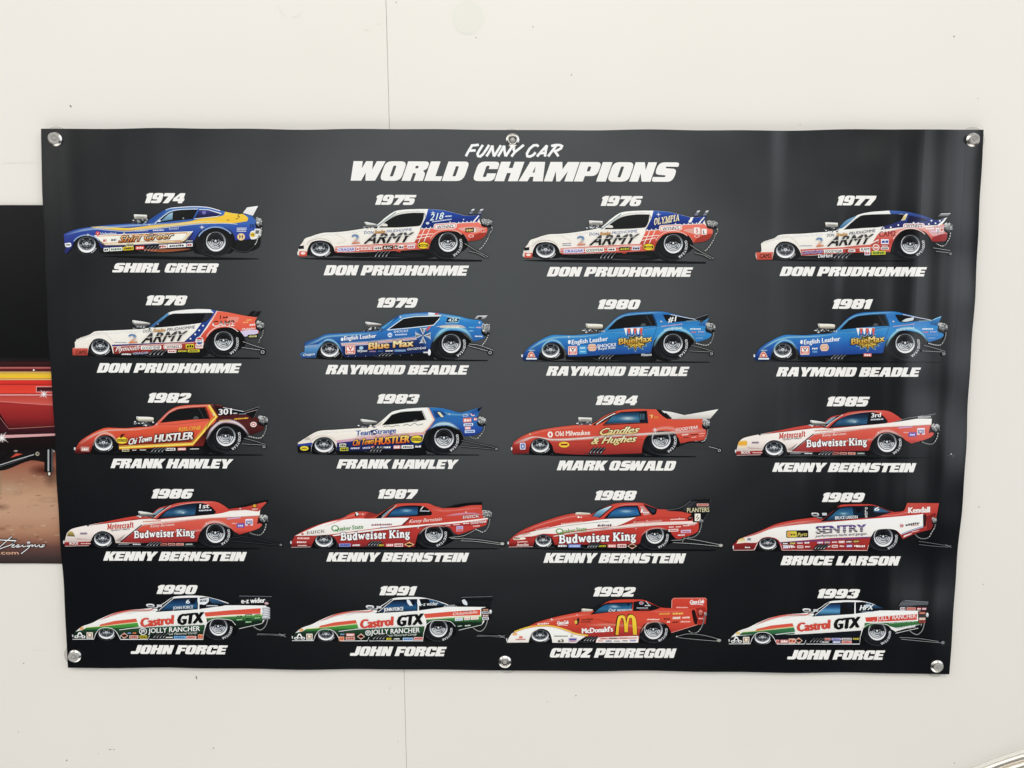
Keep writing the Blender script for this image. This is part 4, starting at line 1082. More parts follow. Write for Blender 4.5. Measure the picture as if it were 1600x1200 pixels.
# 1975 and 1976
def army_wedge(i, label, dx, dy, olympia):
    a = begin(i, label)
    S = lambda x=dx, y=dy: a.shift(x, y)
    a.shift(0, dy if dy < 5 else 14)
    shadow_print(a, '75,506 500,500 1345,516 1345,528 900,524 400,520')
    S()
    a.P('310,452c 980,430c 1010,500 700,496 330,488', '#0c0d0f'); a.P('700,478 860,470 960,484 830,498', '#1c1d20')
    wells(a, '985,470 990,400 1030,340 1100,312 1180,318 1235,360 1245,430 1100,500', '135,480 145,420 200,385 280,390 330,450 320,490')
    front_wheel(a, 225, 440, 82, 62); rear_wheel(a, 1112, 392, 66, 1106, 404, 114, 108, 28)
    a.part('body')
    a.P('78,424c 100,398 120,368 160,354 200,340 250,328 320,325 400,318 500,303 590,286 622,270 680,220 740,180 790,169 870,164 970,163c 1080,172 1180,196 1240,210 1342,203c 1328,232 1345,270 1382,292 1378,335 1340,372 1250,388c 1240,365 1215,335 1170,320 1110,316 1050,328 1005,370 985,412 978,440c 700,455 345,466 326,456c 318,430 300,405 270,388 215,381 165,394 142,428 133,462 130,491c 78,491c 72,450',
        [(163, '#f3f0e8'), (220, '#f1ede4'), (330, '#eee9df'), (420, '#e9e2d8'), (490, '#d9d0c8')])
    a.part('paint_red')
    a.P('80,455c 134,458c 130,492c 78,492c', [(455, '#d8665a'), (492, '#c04238')], False)
    a.P('326,424c 600,408 880,394 900,394c 985,410c 978,440c 700,455 345,466 328,460c', [(394, '#d9675a'), (466, '#c24a40')], False)
    for k in range(2): a.L(f'325,{430+k*9} 620,{416+k*8} 890,{402+k*7}', 3, '#f2e4dc')
    a.P('878,396c 922,302c 1010,296 1180,262 1322,254c 1345,272 1382,292 1378,335 1340,372 1250,388c 1240,362 1215,335 1170,320 1110,316 1050,328 1005,368 985,412c', [(255, '#ee8074'), (300, '#e2695b'), (340, '#dc5648'), (390, '#b23c34')])
    a.P('1180,300 1280,285 1350,300 1300,330', '#ffd0c4@.5'); a.P('1290,345 1378,322 1378,338 1340,372 1252,388c', '#a8352e@.6')
    for q in ('906,398c 948,304c', '944,392c 984,302c', '896,346c 1010,334c', '884,372c 990,352c'): a.L(q, 5, '#f2e0d6', False)
    a.L('330,452 620,442 880,428', 3, '#f0dcd2')
    a.part('paint_blue')
    a.P('974,164c 1080,173 1180,197 1240,211 1342,203c 1312,256c 1180,264 1100,282 1010,298 916,304c 958,218', [(165, '#3a63b8'), (195, '#20469f'), (240, '#17307f'), (304, '#132766')], True)
    for k, (x, y) in enumerate(((930, 296), (960, 294), (990, 290), (1186, 256), (1215, 254), (1244, 251), (1272, 250), (1298, 244), (1126, 254), (1220, 236))): a.E(x, y, 4.2, 4.2, '#f2f2f2', 8)
    a.L('920,302c 1005,296 1100,280 1180,262 1310,255c', 4, '#efe6e0'); a.L('1286,254c 1326,208c', 8, '#eceae6', False)
    glint(a, 1008, 190, 9)
    soft_band(a, '660,255 760,190 870,175 960,175', '670,265 770,200 870,184 960,184', '#c9c3b8', .5)
    soft_band(a, '110,400 200,345 330,332 500,312 620,288', '110,425 200,365 330,345 500,325 620,302', '#ffffff', .8)
    a.A(222, 438, 96, 70, 200, 330, 5, '#cfc6ba'); a.L('330,336 400,380 340,404', 3, '#d8cfc2'); a.A(1110, 404, 128, 100, 200, 320, 6, '#f6b8ac')
    a.R(76, 420, 112, 442, '#17181a', -.1); a.E(106, 470, 16, 9, '#f0d8d0'); a.E(72, 470, 6, 14, '#d9d5d0')
    a.part('window')
    a.P('632,292c 690,244 760,206 850,191 946,190c 940,235 920,276 900,282c 780,290', '#161718', True)
    a.L('614,290c 690,232 750,186', 5, '#6f93a8'); a.L('946,190c 958,222c', 6, '#a9aaab', False)
    a.P('640,282c 668,264 690,270 692,282', '#dcd8cf')
    a.part('lettering')
    a.T('DON', 528, 337, 596, 334, 19, '#3f5f9c', .015, .1); a.T('Snake', 600, 334, 676, 329, 21, '#e2a455', .03, .2, '#b6682c', .03); a.T('PRUDHOMME', 684, 328, 862, 314, 19, '#3f5f9c', .015, .1)
    a.T('ARMY', 526, 404, 880, 390, 66, [(0, '#58585a'), (.38, '#303032'), (.42, '#121214'), (1, '#050506')], .05, .34)
    a.L('560,360 860,346', 2.5, '#f1ede4')
    a.T('2', 444, 404, 500, 400, 62, [(0, '#4f7fb4'), (.45, '#7fa0bc'), (.6, '#e8cfb8'), (1, '#d4644a')], .05, 0, '#e2d6cc', .02)
    a.R(1012, 266, 1172, 308, '#eae2dc', -.06, 18); a.R(1018, 271, 1166, 303, '#d8453f', -.06, 16); a.R(1022, 275, 1162, 299, '#efe9e4', -.06, 12)
    a.T("WYNN'S", 1036, 300, 1150, 292, 20, '#18191b', .02)
    if olympia:
        a.T('OLYMPIA', 978, 264, 1152, 232, 44, '#f3e6c4', .0, .12, '#b8863a', .02, 'serif'); a.T('BEER', 1048, 254, 1100, 246, 12, '#f3e6c4', .02)
        a.T('1', 1216, 246, 1252, 242, 34, '#f4f4f2', .06, .1)
        a.R(1255, 280, 1294, 324, '#f0e6e0', 0, 4); a.T('S', 1266, 316, 1284, 316, 28, '#c83a34', .04); a.E(1275, 340, 19, 11, '#e8c6be'); a.E(1275, 340, 14, 7, '#cf4c42')
        a.R(1310, 290, 1342, 330, '#efe9e4', 0, 3); a.T('L', 1318, 324, 1334, 324, 24, '#161718', .05)
        a.decal(332, 388, 412, 396, None, '#4a5a86'); a.decal(332, 400, 412, 410, None, '#4a5a86')
    else:
        a.T('218', 984, 244, 1084, 232, 46, '#d9ebf8', .02, .2); a.decal(1084, 206, 1146, 222, None, '#d0e0f4', -.04); a.decal(984, 246, 1155, 262, None, '#c4d4ec', -.14); a.E(970, 262, 12, 9, '#c9d2dc')
        a.decal(1232, 297, 1292, 326, '#17181a', '#e8c878', -.06); a.R(1292, 298, 1304, 322, '#e8e0da', -.06); a.E(1272, 350, 19, 11, '#f0c8c0'); a.E(1272, 350, 14, 7, '#cc4a40'); a.decal(1340, 298, 1372, 326, '#f0a99e', '#c84a40')
    a.E(940, 416, 40, 25, '#1d1d1c'); a.E(940, 416, 37, 22, '#f0cf2c'); a.R(908, 409, 972, 424, '#1d1d1c'); a.decal(914, 409, 966, 424, None, '#f0cf2c')
    a.part('sponsor_stickers')
    if olympia: D = ((350, 490, '#d8d4ea', '#4a4f9a', 'CRAGAR'), (500, 630, '#efece4', '#141414', 'GOODYEAR'), (655, 712, '#efe9e4', '#26262a', ''), (736, 812, '#1a1c1a', '#c8c23a', ''), (826, 880, '#d6dae6', '#22242a', ''))
    else: D = ((345, 466, '#d8d4ea', '#4a4f9a', 'CRAGAR'), (476, 496, '#f2ece6', '#c03a30', ''), (498, 590, None, '#f6f0ec', 'SUZUKI'), (596, 652, '#e9e5e0', '#1b1b1c', ''), (660, 730, '#141414', '#ece8e2', 'RAC'), (738, 764, '#1a1a1c', '#e2d8d0', ''), (768, 804, '#ece4de', '#3a3a44', ''), (830, 882, '#d6dae8', '#c04a40', ''))
    for x0, x1, bg, fg, t in D:
        y = 447 - (x0 - 345) * .042
        if t:
            if bg: a.R(x0, y - 15, x1, y + 14, bg, -.042, 4)
            a.T(t, x0 + 6, y + 9, x1 - 6, y + 9 - (x1 - x0) * .042, 18, fg, .04, .1)
        else: a.decal(x0, y - 13, x1, y + 12, bg, fg, -.042)
    a.E(770, 456, 16, 6, '#b8423a@.8')
    pipes(a, 634, 456); 
    if olympia: a.shift(0, 0); blower(a, 534, 243, 630, 276, 306); S()
    else: blower(a, 534, 254, 620, 292, 292, 'wedge')
    a.part('spoiler')
    for x in (1252, 1312):
        a.P(f'{x},202c {x+26},165c {x+46},162c {x+24},200c', [(162, '#eef0f2'), (180, '#a0a6b0'), (202, '#1a2a5c')], False); a.L(f'{x+16},182c {x+36},178c', 5, '#121314', False)
    a.L('1250,203c 1342,204c', 4, '#0c1534', False)
    chute(a, 1348, 232, 72, 50, '1414,284 1420,310 1402,330 1392,362 1368,402 1345,432 1332,442')
    bars(a, ['1228,402 1300,448 1385,492', '1256,455 1320,472 1372,500'], (1384, 494, 9))
    finish(a)
army_wedge(1, 'white red and blue wedge drag car picture without a tall injector, numbered 218', 0, 0, False)
army_wedge(2, 'white red and blue drag car picture with a cream word on its blue quarter', 8, 11, True)

# 1977 and 1978
def army_long(i, label, late):
    a = begin(i, label)
    if late:
        shadow_print(a, '105,466 500,470 1400,484 1410,492 900,490 400,482')
        a.P('370,440c 1010,420c 1040,470 700,478 380,470', '#0c0d0f')
        wheels = ((298, 408, 78, 66), (1155, 366, 66, 1158, 376, 110, 104, 32))
        wells(a, '1020,440 1030,370 1070,305 1150,272 1230,280 1285,320 1300,400 1150,470', '208,465 215,400 260,352 330,355 385,420 370,465')
        front_wheel(a, *wheels[0]); rear_wheel(a, *wheels[1]); a.part('body')
        a.P('106,418c 122,414 122,376c 150,350 220,326 262,302 330,297 400,294 520,288 640,275 690,235 765,176 800,162 880,152 970,146 1065,148c 1105,158 1200,172 1300,192 1387,204c 1372,236 1400,300 1392,316 1300,338c 1285,308 1222,278 1150,274 1090,290 1042,338 1018,382 1010,420c 750,442 392,456 382,432c 372,398 340,365 300,350 255,358 225,395 215,430 210,466c 107,467c',
            [(146, '#f4f1ea'), (290, '#efeae1'), (400, '#e8e1d6'), (466, '#d8cec4')])
        a.part('paint_red')
        a.P('106,418c 214,418c 210,467c 107,467c', [(418, '#c9544a'), (467, '#a83a34')], False)
        a.P('386,404c 700,384 950,370 975,376 1014,400c 1010,422c 750,444 394,458c', [(370, '#b8433c'), (420, '#98302c'), (458, '#7c2622')], False)
        a.P('1100,160c 1200,172 1300,192 1387,204c 1372,236 1400,300 1392,316 1300,338c 1285,308 1222,278 1150,274 1090,290 1042,338 1018,382c 950,374c 1040,270', [(160, '#e2604f'), (230, '#e4604f'), (300, '#d85244'), (380, '#b93f36')])
        a.P('1270,300c 1330,290 1396,290c 1392,316c 1300,338c', '#cfc4dc'); a.P('1180,205 1260,205 1240,240 1190,240', '#ffc0b0@.45')
        a.part('paint_blue')
        a.P('1062,148c 1106,158c 1060,230 990,335 952,372c 380,404c 380,394c 880,374c 960,300 1000,244 1085,172', [(148, '#3d62b0'), (250, '#24418e'), (404, '#1d3074')], False)
        for x, y in ((1012, 262), (986, 294), (958, 322), (925, 352)): a.E(x, y, 6, 6, '#f0f0f0', 10)
        a.L('1110,160c 1045,268 958,374 ', 5, '#efe6e0'); a.L('388,408c 950,378c', 3, '#e8dcd4', False)
        W_ = '664,276c 780,186 870,177 1072,172c 1084,178 1040,228 1000,242 800,266'
        a.part('window'); a.P(W_, '#0d0e10', True); a.P('1030,180c 1080,178c 1040,228 1000,240c', '#2a2c30', False)
        a.P('632,275c 690,232 764,176c 780,180 700,246 668,270', [(176, '#5f9cc8'), (275, '#1f4f86')])
        ax, ay, as_ = 583, 382, (911, 362); names = ((596, 310, 655, 308), (664, 306, 752, 300), (762, 300, 958, 280)); two = (496, 382, 558, 378)
        pp = (680, 430)
    else:
        shadow_print(a, '105,512 500,512 1200,520 1200,526 700,528 300,522')
        a.P('380,480c 1030,460c 1040,500 700,505 400,500', '#17181a')
        wheels = ((298, 452, 80, 64), (1165, 408, 66, 1166, 410, 108, 94, 32))
        wells(a, '1030,470 1045,400 1085,335 1150,300 1230,305 1290,345 1310,420 1160,490', '208,505 215,440 260,392 340,398 400,465 385,505')
        front_wheel(a, *wheels[0]); rear_wheel(a, *wheels[1]); a.part('body')
        a.P('92,464c 128,460 128,405c 150,388 220,366 250,346 310,338 400,335 540,325 602,320 650,310 690,280 790,210 812,200 880,185 960,178 1020,174c 1100,178 1200,195 1290,222 1345,241 1420,222c 1378,282 1412,262c 1415,300 1420,330 1410,380 1370,386 1315,388c 1302,362 1262,320 1190,299 1120,308 1070,348 1040,400 1022,460c 700,470 412,488 404,470c 390,442 360,408 310,389 260,394 225,430 215,470 205,514c 100,516c 91,490',
            [(174, '#f3f0e9'), (330, '#efebe3'), (430, '#e9e3d9'), (516, '#d6cdc4')])
        a.part('paint_red')
        a.P('92,464c 212,462c 205,514c 100,516c', [(462, '#d05a4e'), (516, '#b23c34')], False)
        a.P('400,444c 700,428 945,398 952,372c 1035,374 1024,460c 700,470 412,488c', [(372, '#dc7a70'), (440, '#c9554c'), (488, '#ab3e38')], False)
        a.P('940,334c 1085,302 1200,288 1290,290 1412,264c 1415,300 1420,330 1410,380 1370,386 1315,388c 1302,362 1262,320 1190,299 1120,308 1070,348 1040,400 1022,462c 880,430c', [(264, '#e6887c'), (300, '#e79d92'), (340, '#dd7468'), (390, '#b83a38'), (462, '#cc5a50')])
        a.P('1290,300 1400,280 1414,320 1320,350', '#f2d4d8@.5'); a.P('1318,360 1414,335 1410,380 1316,388', '#a02a32@.7')
        a.L('400,440c 880,408c 945,376c 940,398', 5, '#f0e6de', False); a.L('408,456c 900,428c', 3, '#eed8d0', False)
        a.part('paint_blue')
        a.P('1018,174c 1100,178 1200,195 1290,222 1345,241 1402,230c 1362,275c 1260,278 1100,292 958,306c 975,285 1090,242 1122,200 1030,198', [(174, '#3f66ae'), (200, '#2c4a92'), (260, '#262f6e'), (306, '#2a2a60')])
        for x, y in ((978, 296), (1028, 290), (1080, 274), (1292, 268), (1338, 262), (1186, 258), (1218, 262), (1310, 244), (1368, 246)): a.E(x, y, 6, 6, '#ececf0', 10)
        a.L('955,310c 1090,294 1250,282 1366,277c', 4, '#eee0da'); a.P('1366,280c 1420,222c 1410,225 1352,274', '#f2f0ea', False)
        a.P('1098,244c 1130,196 1146,196c 1128,240c', [(196, '#efe9dc'), (220, '#e9d27a'), (244, '#c9c4bb')], False)
        a.part('window'); a.P('700,306c 812,214 872,203 1018,198c 1124,200c 1092,244 960,286 850,294', '#0f1012', True)
        a.P('662,300c 716,244 790,210c 776,226 700,290 676,300', [(210, '#7fb0d0'), (300, '#2c5f8e')])
        a.P('1150,206c 1250,226 1290,244c 1180,254c 1140,262c', '#191a40', False)
        ax, ay, as_ = 583, 422, (912, 402); names = ((584, 356, 636, 353), (648, 352, 726, 346), (738, 344, 922, 322)); two = (508, 424, 560, 420)
        pp = (672, 470)
    glint(a, 700 if late else 760, 250, 4)
    o = -40 if late else 0
    soft_band(a, f'130,{405+o} 250,{352+o} 400,{342+o} 540,{332+o} 640,{322+o}', f'130,{430+o} 250,{375+o} 400,{360+o} 540,{350+o} 640,{336+o}', '#ffffff', .8)
    a.L(f'130,{400+o} 222,{372+o} 300,{352+o} 352,{372+o} 400,{432+o}', 3, '#d2c8bc'); a.A(wheels[1][3], wheels[1][4], 128, 112, 200, 320, 6, '#f7c9c0')
    a.part('lettering')
    a.T('DON', *names[0], 20, '#4a4f66', .01, .15); a.T('Snake', *names[1], 21, '#e8b468', .03, .2, '#c07a34', .03); a.T('PRUDHOMME', *names[2], 20, '#4a4f66', .01, .15)
    a.T('ARMY', ax, ay, as_[0], as_[1], 66, [(0, '#505052'), (.48, '#2c2c2e'), (.54, '#121214'), (1, '#060608')], .05, .34); a.L(f'{ax+30},{ay-38} {as_[0]-20},{as_[1]-42}', 2.5, '#eee9e0')
    a.T('2', *two, 60, [(0, '#3f76b4'), (.4, '#7fa2c4'), (.55, '#e6c2a4'), (1, '#d8683c')], .05, 0, '#e8dccc', .02)
    a.decal(390, 412 + o, 490, 424 + o, None, '#8aa0b8')
    if late:
        a.T('CAM2', 130, 460, 206, 458, 26, '#1b1312', .03)
        a.T('Plymouth', 404, 441, 572, 428, 32, '#f4efe8', .02, .3); a.R(580, 402, 722, 428, '#f0ece6', -.02, 5); a.T('GOODYEAR', 588, 425, 714, 421, 18, '#17181a', .03, .1)
        a.R(738, 392, 866, 424, '#efe8e2', -.03, 15); a.R(743, 396, 861, 420, '#b83a34', -.03, 12); a.R(747, 399, 857, 417, '#efe8e2', -.03, 9); a.T("WYNN'S", 758, 417, 846, 414, 15, '#18181a', .03)
        a.decal(892, 390, 950, 420, '#d6c832', '#1a1a18', -.02); a.R(960, 390, 1012, 418, '#f0e4de', 0, 3); a.T('RAM', 966, 413, 1006, 412, 18, '#b03030', .02)
        a.E(988, 366, 28, 28, '#eae4e4'); a.E(988, 366, 24, 24, '#c23c3a'); a.R(965, 358, 1011, 376, '#f2eeee'); a.P('966,376c 1010,376c 1000,388 988,391 976,388', '#2b4a92'); a.T('PEPSI', 970, 373, 1006, 373, 11, '#223', .03)
        a.T('CAM2', 1076, 268, 1232, 262, 38, [(0, '#1b1213'), (.5, '#3a1d1d'), (.55, '#e9d6ce'), (1, '#f0e4de')], .05, .05)
        a.P('1130,215c 1130,188c 1136,188c 1136,215c', '#1b1213'); a.P('1146,210 1156,196 1166,206 1178,194 1188,208', '#1b1213', False)
        a.T('Multiplex', 1280, 294, 1378, 284, 14, '#f4e8e4', .02, .2)
        for x0, y0, x1, y1, c in ((1310, 214, 1352, 232, '#f2b46a'), (1285, 232, 1330, 246, '#f6c070'), (1330, 244, 1376, 268, '#f0dcd8')): a.decal(x0, y0, x1, y1, None, c, -.08)
        a.part('sponsor_stickers')
        a.decal(1322, 324, 1392, 348, '#17181a', '#d8cf8a', -.04); a.decal(440, 450, 520, 468, '#1a1a1c', '#f0f0ee'); a.T('CRAGAR', 528, 462, 632, 456, 15, '#b9c2e2', .03, .1)
        a.decal(768, 430, 826, 450, '#efe9e4', '#b43a34', -.02); a.decal(832, 428, 904, 448, '#2c3a2a', '#d8c832', -.02); a.decal(906, 428, 988, 446, '#d8d23a', '#2b2b28', -.02); a.decal(735, 432, 752, 448, '#a33', '#eee')
    else:
        a.T('CAM2', 118, 504, 198, 501, 28, '#231718', .03, 0)
        a.T('CAM2', 946, 356, 1062, 350, 36, '#8c2a2c', -.005, 0, None, 0, 'serif') if False else a.T('CAM2', 946, 356, 1062, 350, 36, '#8c2a2c', .03)
        a.R(1112, 264, 1262, 298, '#efe4e4', -.02, 16); a.R(1118, 269, 1256, 293, '#b9484a', -.02, 13); a.R(1122, 272, 1252, 290, '#efe9ea', -.02, 10); a.T("WYNN'S", 1132, 291, 1244, 288, 18, '#26262c', .02)
        a.T('CRAGAR', 412, 478, 556, 468, 21, '#7d80c4', .05, .12, '#e9e6f4', .03); a.R(564, 446, 694, 470, '#f0ece6', -.03, 4); a.T('GOODYEAR', 570, 468, 688, 463, 18, '#15161a', .03, .1)
        a.R(700, 442, 806, 468, '#a83a36', -.02, 3); a.T('T', 712, 464, 728, 463, 20, '#171718', .05); a.decal(734, 444, 782, 462, '#efe9e4', '#33333a', -.02); a.R(814, 432, 884, 458, '#f0ebe4', -.03, 3); a.T('RAM', 822, 452, 878, 450, 17, '#2a2430', .04)
        a.E(923, 430, 24, 24, '#f2eae6'); a.E(923, 430, 19, 19, '#cc6a60'); a.decal(906, 422, 940, 440, None, '#fff')
        for y0, bg, fg in ((372, '#e4e0ea', '#2a4a9a'), (412, '#8c2c2a', '#e8d0c8'), (428, '#efe9e6', '#30303a')): a.decal(960, y0, 1014, y0 + (34 if y0 == 372 else 16), bg, fg)
        for x0, y0, x1, y1, c in ((1262, 292, 1336, 310, '#f8ecec'), (1298, 312, 1360, 328, '#d8c4da')): a.decal(x0, y0, x1, y1, None, c, -.06)
        a.R(1342, 294, 1364, 326, '#ece6e6'); a.T('J', 1346, 322, 1358, 322, 20, '#333a6a', .04); a.R(1370, 294, 1394, 320, '#e8d0cc'); a.E(1382, 307, 8, 8, '#cc4a48')
        a.part('sponsor_stickers')
        a.T('DieHard', 522, 502, 620, 496, 24, '#efefec', .03); a.decal(845, 456, 886, 484, '#d6dae4', '#c2423c', -.03); a.decal(892, 456, 990, 482, '#c9c63a', '#2c6a3a', -.03)
    pipes(a, *pp, 4, 27, -40, 36)
    if late:
        blower(a, 522, 226, 646, 266, 290, 'wedge')
        a.part('spoiler'); a.P('1322,192c 1352,160c 1380,160 1352,190c', '#0b0b0d', False); a.P('1366,190c 1388,164c 1416,160c 1398,190c', '#111214', False); a.L('1322,194c 1398,190c', 6, '#0b0b0d', False)
        chute(a, 1384, 228, 54, 60, '1430,290 1424,330 1408,352 1398,382'); bars(a, ['1290,372 1350,394 1440,422', '1280,412 1420,432'], (1426, 444, 22), '#c6c8c8')
    else:
        blower(a, 573, 255, 662, 290, 326)
        a.part('spoiler'); a.P('1350,216c 1374,196c 1444,193c 1426,211c', [(193, '#9a9c9c'), (216, '#4d4f50')], False); a.L('1374,197c 1442,194c', 3, '#e8e8e6', False)
        chute(a, 1402, 258, 56, 62, '1442,322 1436,360 1418,392 1405,412 1380,420 1340,402'); bars(a, ['1320,432 1440,452', '1340,456 1440,468'], (1442, 474, 13))
    finish(a)
army_long(3, 'white drag car picture with blue roof and pale red tail, low red bumper', False)
army_long(4, 'white drag car picture with a bright red tail, blue band and black spoiler', True)

# 1979
a = begin(5, 'blue drag car picture with a silver star cross and pink stripes')
shadow_print(a, '100,488 500,490 1385,500 1390,508 900,506 400,500')
a.P('370,470c 990,440c 1010,500 700,498 380,492', '#0a0b0d')
wells(a, '980,460 985,400 1030,335 1100,300 1180,300 1235,335 1270,380 1100,500', '190,480 215,410 260,370 320,372 370,430 360,490')
front_wheel(a, 290, 428, 78, 62); rear_wheel(a, 1134, 384, 66, 1132, 390, 112, 106, 32)
a.part('body')
a.P('116,396c 120,378 200,350 260,322 330,316 400,313 500,305 610,298 650,270 720,220 770,192 800,182 900,172 980,168 1080,178 1180,195 1260,215 1340,226c 1358,248 1372,272 1356,322 1366,346c 1290,374c 1272,345 1230,312 1165,296 1090,300 1040,325 1002,370 985,430 975,446c 750,462 402,482 386,466c 372,440 350,400 310,376 270,370 228,398 205,440 195,482c 95,488c 86,455 116,442c',
    [(168, '#2a5fb8'), (200, '#3a8ad8'), (250, '#2f74c8'), (320, '#2b66ba'), (370, '#27529f'), (430, '#1f3f88'), (485, '#172c6a')])
a.P('118,410c 195,400 240,372 205,440 195,482c 95,488c 86,455 116,442c', [(400, '#5e94d8'), (488, '#1f3a80')])
a.part('paint_stripe')
a.P('376,392c 560,380 900,352c 985,432c 975,446c 750,462 402,482 388,466c', [(352, '#1e3478'), (410, '#16265e'), (482, '#0f1a46')])
a.P('368,386c 560,376 890,344c 892,352c 560,386 372,396c', '#e6b9b4', False); a.P('366,380c 560,368 888,336c 889,341c 560,375 368,386c', '#8f9fd0', False)
a.P('374,398c 560,388 894,354c 895,358c 560,394 376,403c', '#c9c4dc', False)
a.P('118,402c 200,392 228,398c 205,412c 116,414c', '#7f92c8'); a.P('966,300c 1002,258c 986,254 962,290', '#d64a40', False)
a.P('975,170c 1048,176c 1044,190c 972,190c', '#f2f2f0', False); a.P('1022,173c 1048,176c 1044,190c 1018,190c', '#d8483e', False); a.P('975,170c 984,170 982,190c 972,190c', '#c9d8ee', False)
soft_band(a, '120,392 200,358 260,330 330,322 500,312 620,302', '125,412 205,378 265,350 335,342 500,332 625,318', '#a8d4ff', .55)
soft_band(a, '1000,370 1040,300 1100,262 1180,258 1250,290 1290,360', '1010,380 1060,330 1110,298 1170,296 1230,315 1275,365', '#9fd4ff', .85)
soft_band(a, '225,400 262,352 310,352 352,390 380,440', '228,410 262,372 310,376 345,402 372,445', '#9fd0ff', .75)
soft_band(a, '780,190 900,176 1080,182 1260,222', '785,206 900,192 1080,196 1255,232', '#bfe0ff', .4)
glint(a, 782, 202, 7); glint(a, 1330, 240, 6)
a.P('1020,270c 1100,256 1200,258 1240,278c 1100,272', '#e6d8c4@.6'); a.decal(1040, 262, 1205, 278, None, '#f0e2c8', .01)
a.part('window')
a.P('698,286c 806,212 880,200 1052,195c 1050,210 1008,254 858,272c', '#0e0f10', True)
a.L('688,292c 800,212 880,198 1066,192c 1050,216 1012,258 858,276 690,292', 5, '#dbe8f8', False)
a.P('640,285c 700,236 764,194c 776,198 708,252 668,290', '#1f4f9a'); a.P('650,276c 700,240 740,212c 716,240 664,284', '#5ea0e0@.8')
a.P('1108,203c 1192,212c 1178,236c 1098,240c', '#0f1d44', False); a.L('1104,200c 1196,210c 1180,240c 1093,243c 1104,200c', 4, '#a9ccf0', False)
a.part('lettering')
a.T('426', 1112, 234, 1176, 230, 22, '#d9ecfb', .04, .1)
a.T('English Leather', 390, 363, 614, 344, 28, '#f4f4f2', .045, .05); a.P('372,346c 384,346 386,362 378,368 368,362', '#e8eef8')
a.T('SHOCKS', 734, 312, 836, 304, 16, '#d9e2f4', .03, .1); a.decal(734, 316, 836, 334, None, '#c4d2ea', -.05); a.E(709, 326, 16, 16, '#c4d4f0'); a.decal(697, 320, 722, 334, None, '#2a56a8')
a.T('Blue Max', 560, 426, 874, 402, 46, [(0, '#f6e9c0'), (.6, '#f0d79a'), (1, '#e2a85c')], .09, .02, '#4a1f16', .05)
a.E(938, 330, 8, 8, '#7b7f84')
for k in range(4):
    an = math.radians(90 * k + 4)
    for sgn, cc in ((1, '#b9bdc2'), (-1, '#70757b')):
        p0 = (938 + 7 * math.cos(an), 330 + 7 * math.sin(an)); l = 53; w = .36 * sgn
        p1 = (938 + l * math.cos(an), 330 + l * math.sin(an)); p2 = (938 + l * 1.08 * math.cos(an + w), 330 + l * 1.08 * math.sin(an + w))
        a.P([(p0[0], p0[1], True), (p1[0] - 6 * math.cos(an), p1[1] - 6 * math.sin(an), True), (p2[0], p2[1], True)], cc, False)
    q = [(938 + 8 * math.cos(an), 330 + 8 * math.sin(an))] + [(938 + l * f * math.cos(an + w), 330 + l * f * math.sin(an + w)) for f, w in ((1.1, -.4), (.92, 0), (1.1, .4))] + [(938 + 8 * math.cos(an), 330 + 8 * math.sin(an))]
    a.L(q, 3, '#e2e4e6', False); a.L([(938 + 52 * math.cos(an + .785), 330 + 52 * math.sin(an + .785)), (938 + 14 * math.cos(an + .785), 330 + 14 * math.sin(an + .785))], 4, '#33373c', False)
a.T('Oxygen', 106, 472, 188, 464, 16, '#e8eef6', .02, .2)
a.part('sponsor_stickers')
a.R(400, 396, 468, 460, '#e8d4cc', -.02, 8); a.R(404, 400, 464, 456, '#d4534a', -.02, 6); a.R(410, 406, 458, 436, '#efe4de', -.02, 4); a.T('V', 418, 432, 452, 431, 24, '#c03a34', .07); a.decal(408, 438, 460, 454, None, '#f4e8e2')
a.E(510, 416, 14, 12, '#a9c0ec'); a.T('Wynns', 484, 446, 552, 442, 17, '#e8ecf4', .03, .15)
for x0, x1, c in ((560, 616, '#aa8ab0'), (622, 664, '#4f6ab0'), (672, 736, '#e9e9ec'), (740, 822, '#8aa2cc')): a.decal(x0, 432 - (x0 - 560) * .03, x1, 448 - (x0 - 560) * .03, '#5a74b4' if x0 == 740 else None, c, -.02)
a.T('GOODYEAR', 830, 432, 960, 422, 15, '#dfe4ee', .03, .15)
for x0, y0, x1, y1, c in ((1252, 266, 1298, 280, '#6fb6e8'), (1302, 262, 1346, 282, '#d8b4c4'), (1256, 290, 1292, 304, '#8cc0f0'), (1292, 326, 1356, 342, '#e4ecf6')): a.decal(x0, y0, x1, y1, None, c, .03)
for x in (420, 470, 540, 600, 780, 860): a.E(x, 474 - (x - 420) * .02, 2.5, 2.5, '#b8c0c8', 8)
a.part('exhaust_pipes'); 
pipes(a, 660, 452, 4, 24, -30, 22)
a.R(940, 442, 975, 452, '#c9ccd0'); a.E(982, 446, 10, 22, '#e4e6e8')
blower(a, 538, 236, 650, 270, 304, 'wedge')
a.part('spoiler'); a.P('1290,216c 1316,192c 1386,190c 1362,218c 1330,220', [(190, '#d8dadc'), (218, '#55585c')], False); a.P('1316,214c 1324,200c 1350,200c 1340,216c', '#17191c', False)
chute(a, 1348, 248, 56, 72, '1392,318 1384,345 1368,372 1350,396')
bars(a, ['1256,388 1330,398 1425,432', '1250,400 1400,440'], (1404, 448, 20), '#d4d6d6')
finish(a)

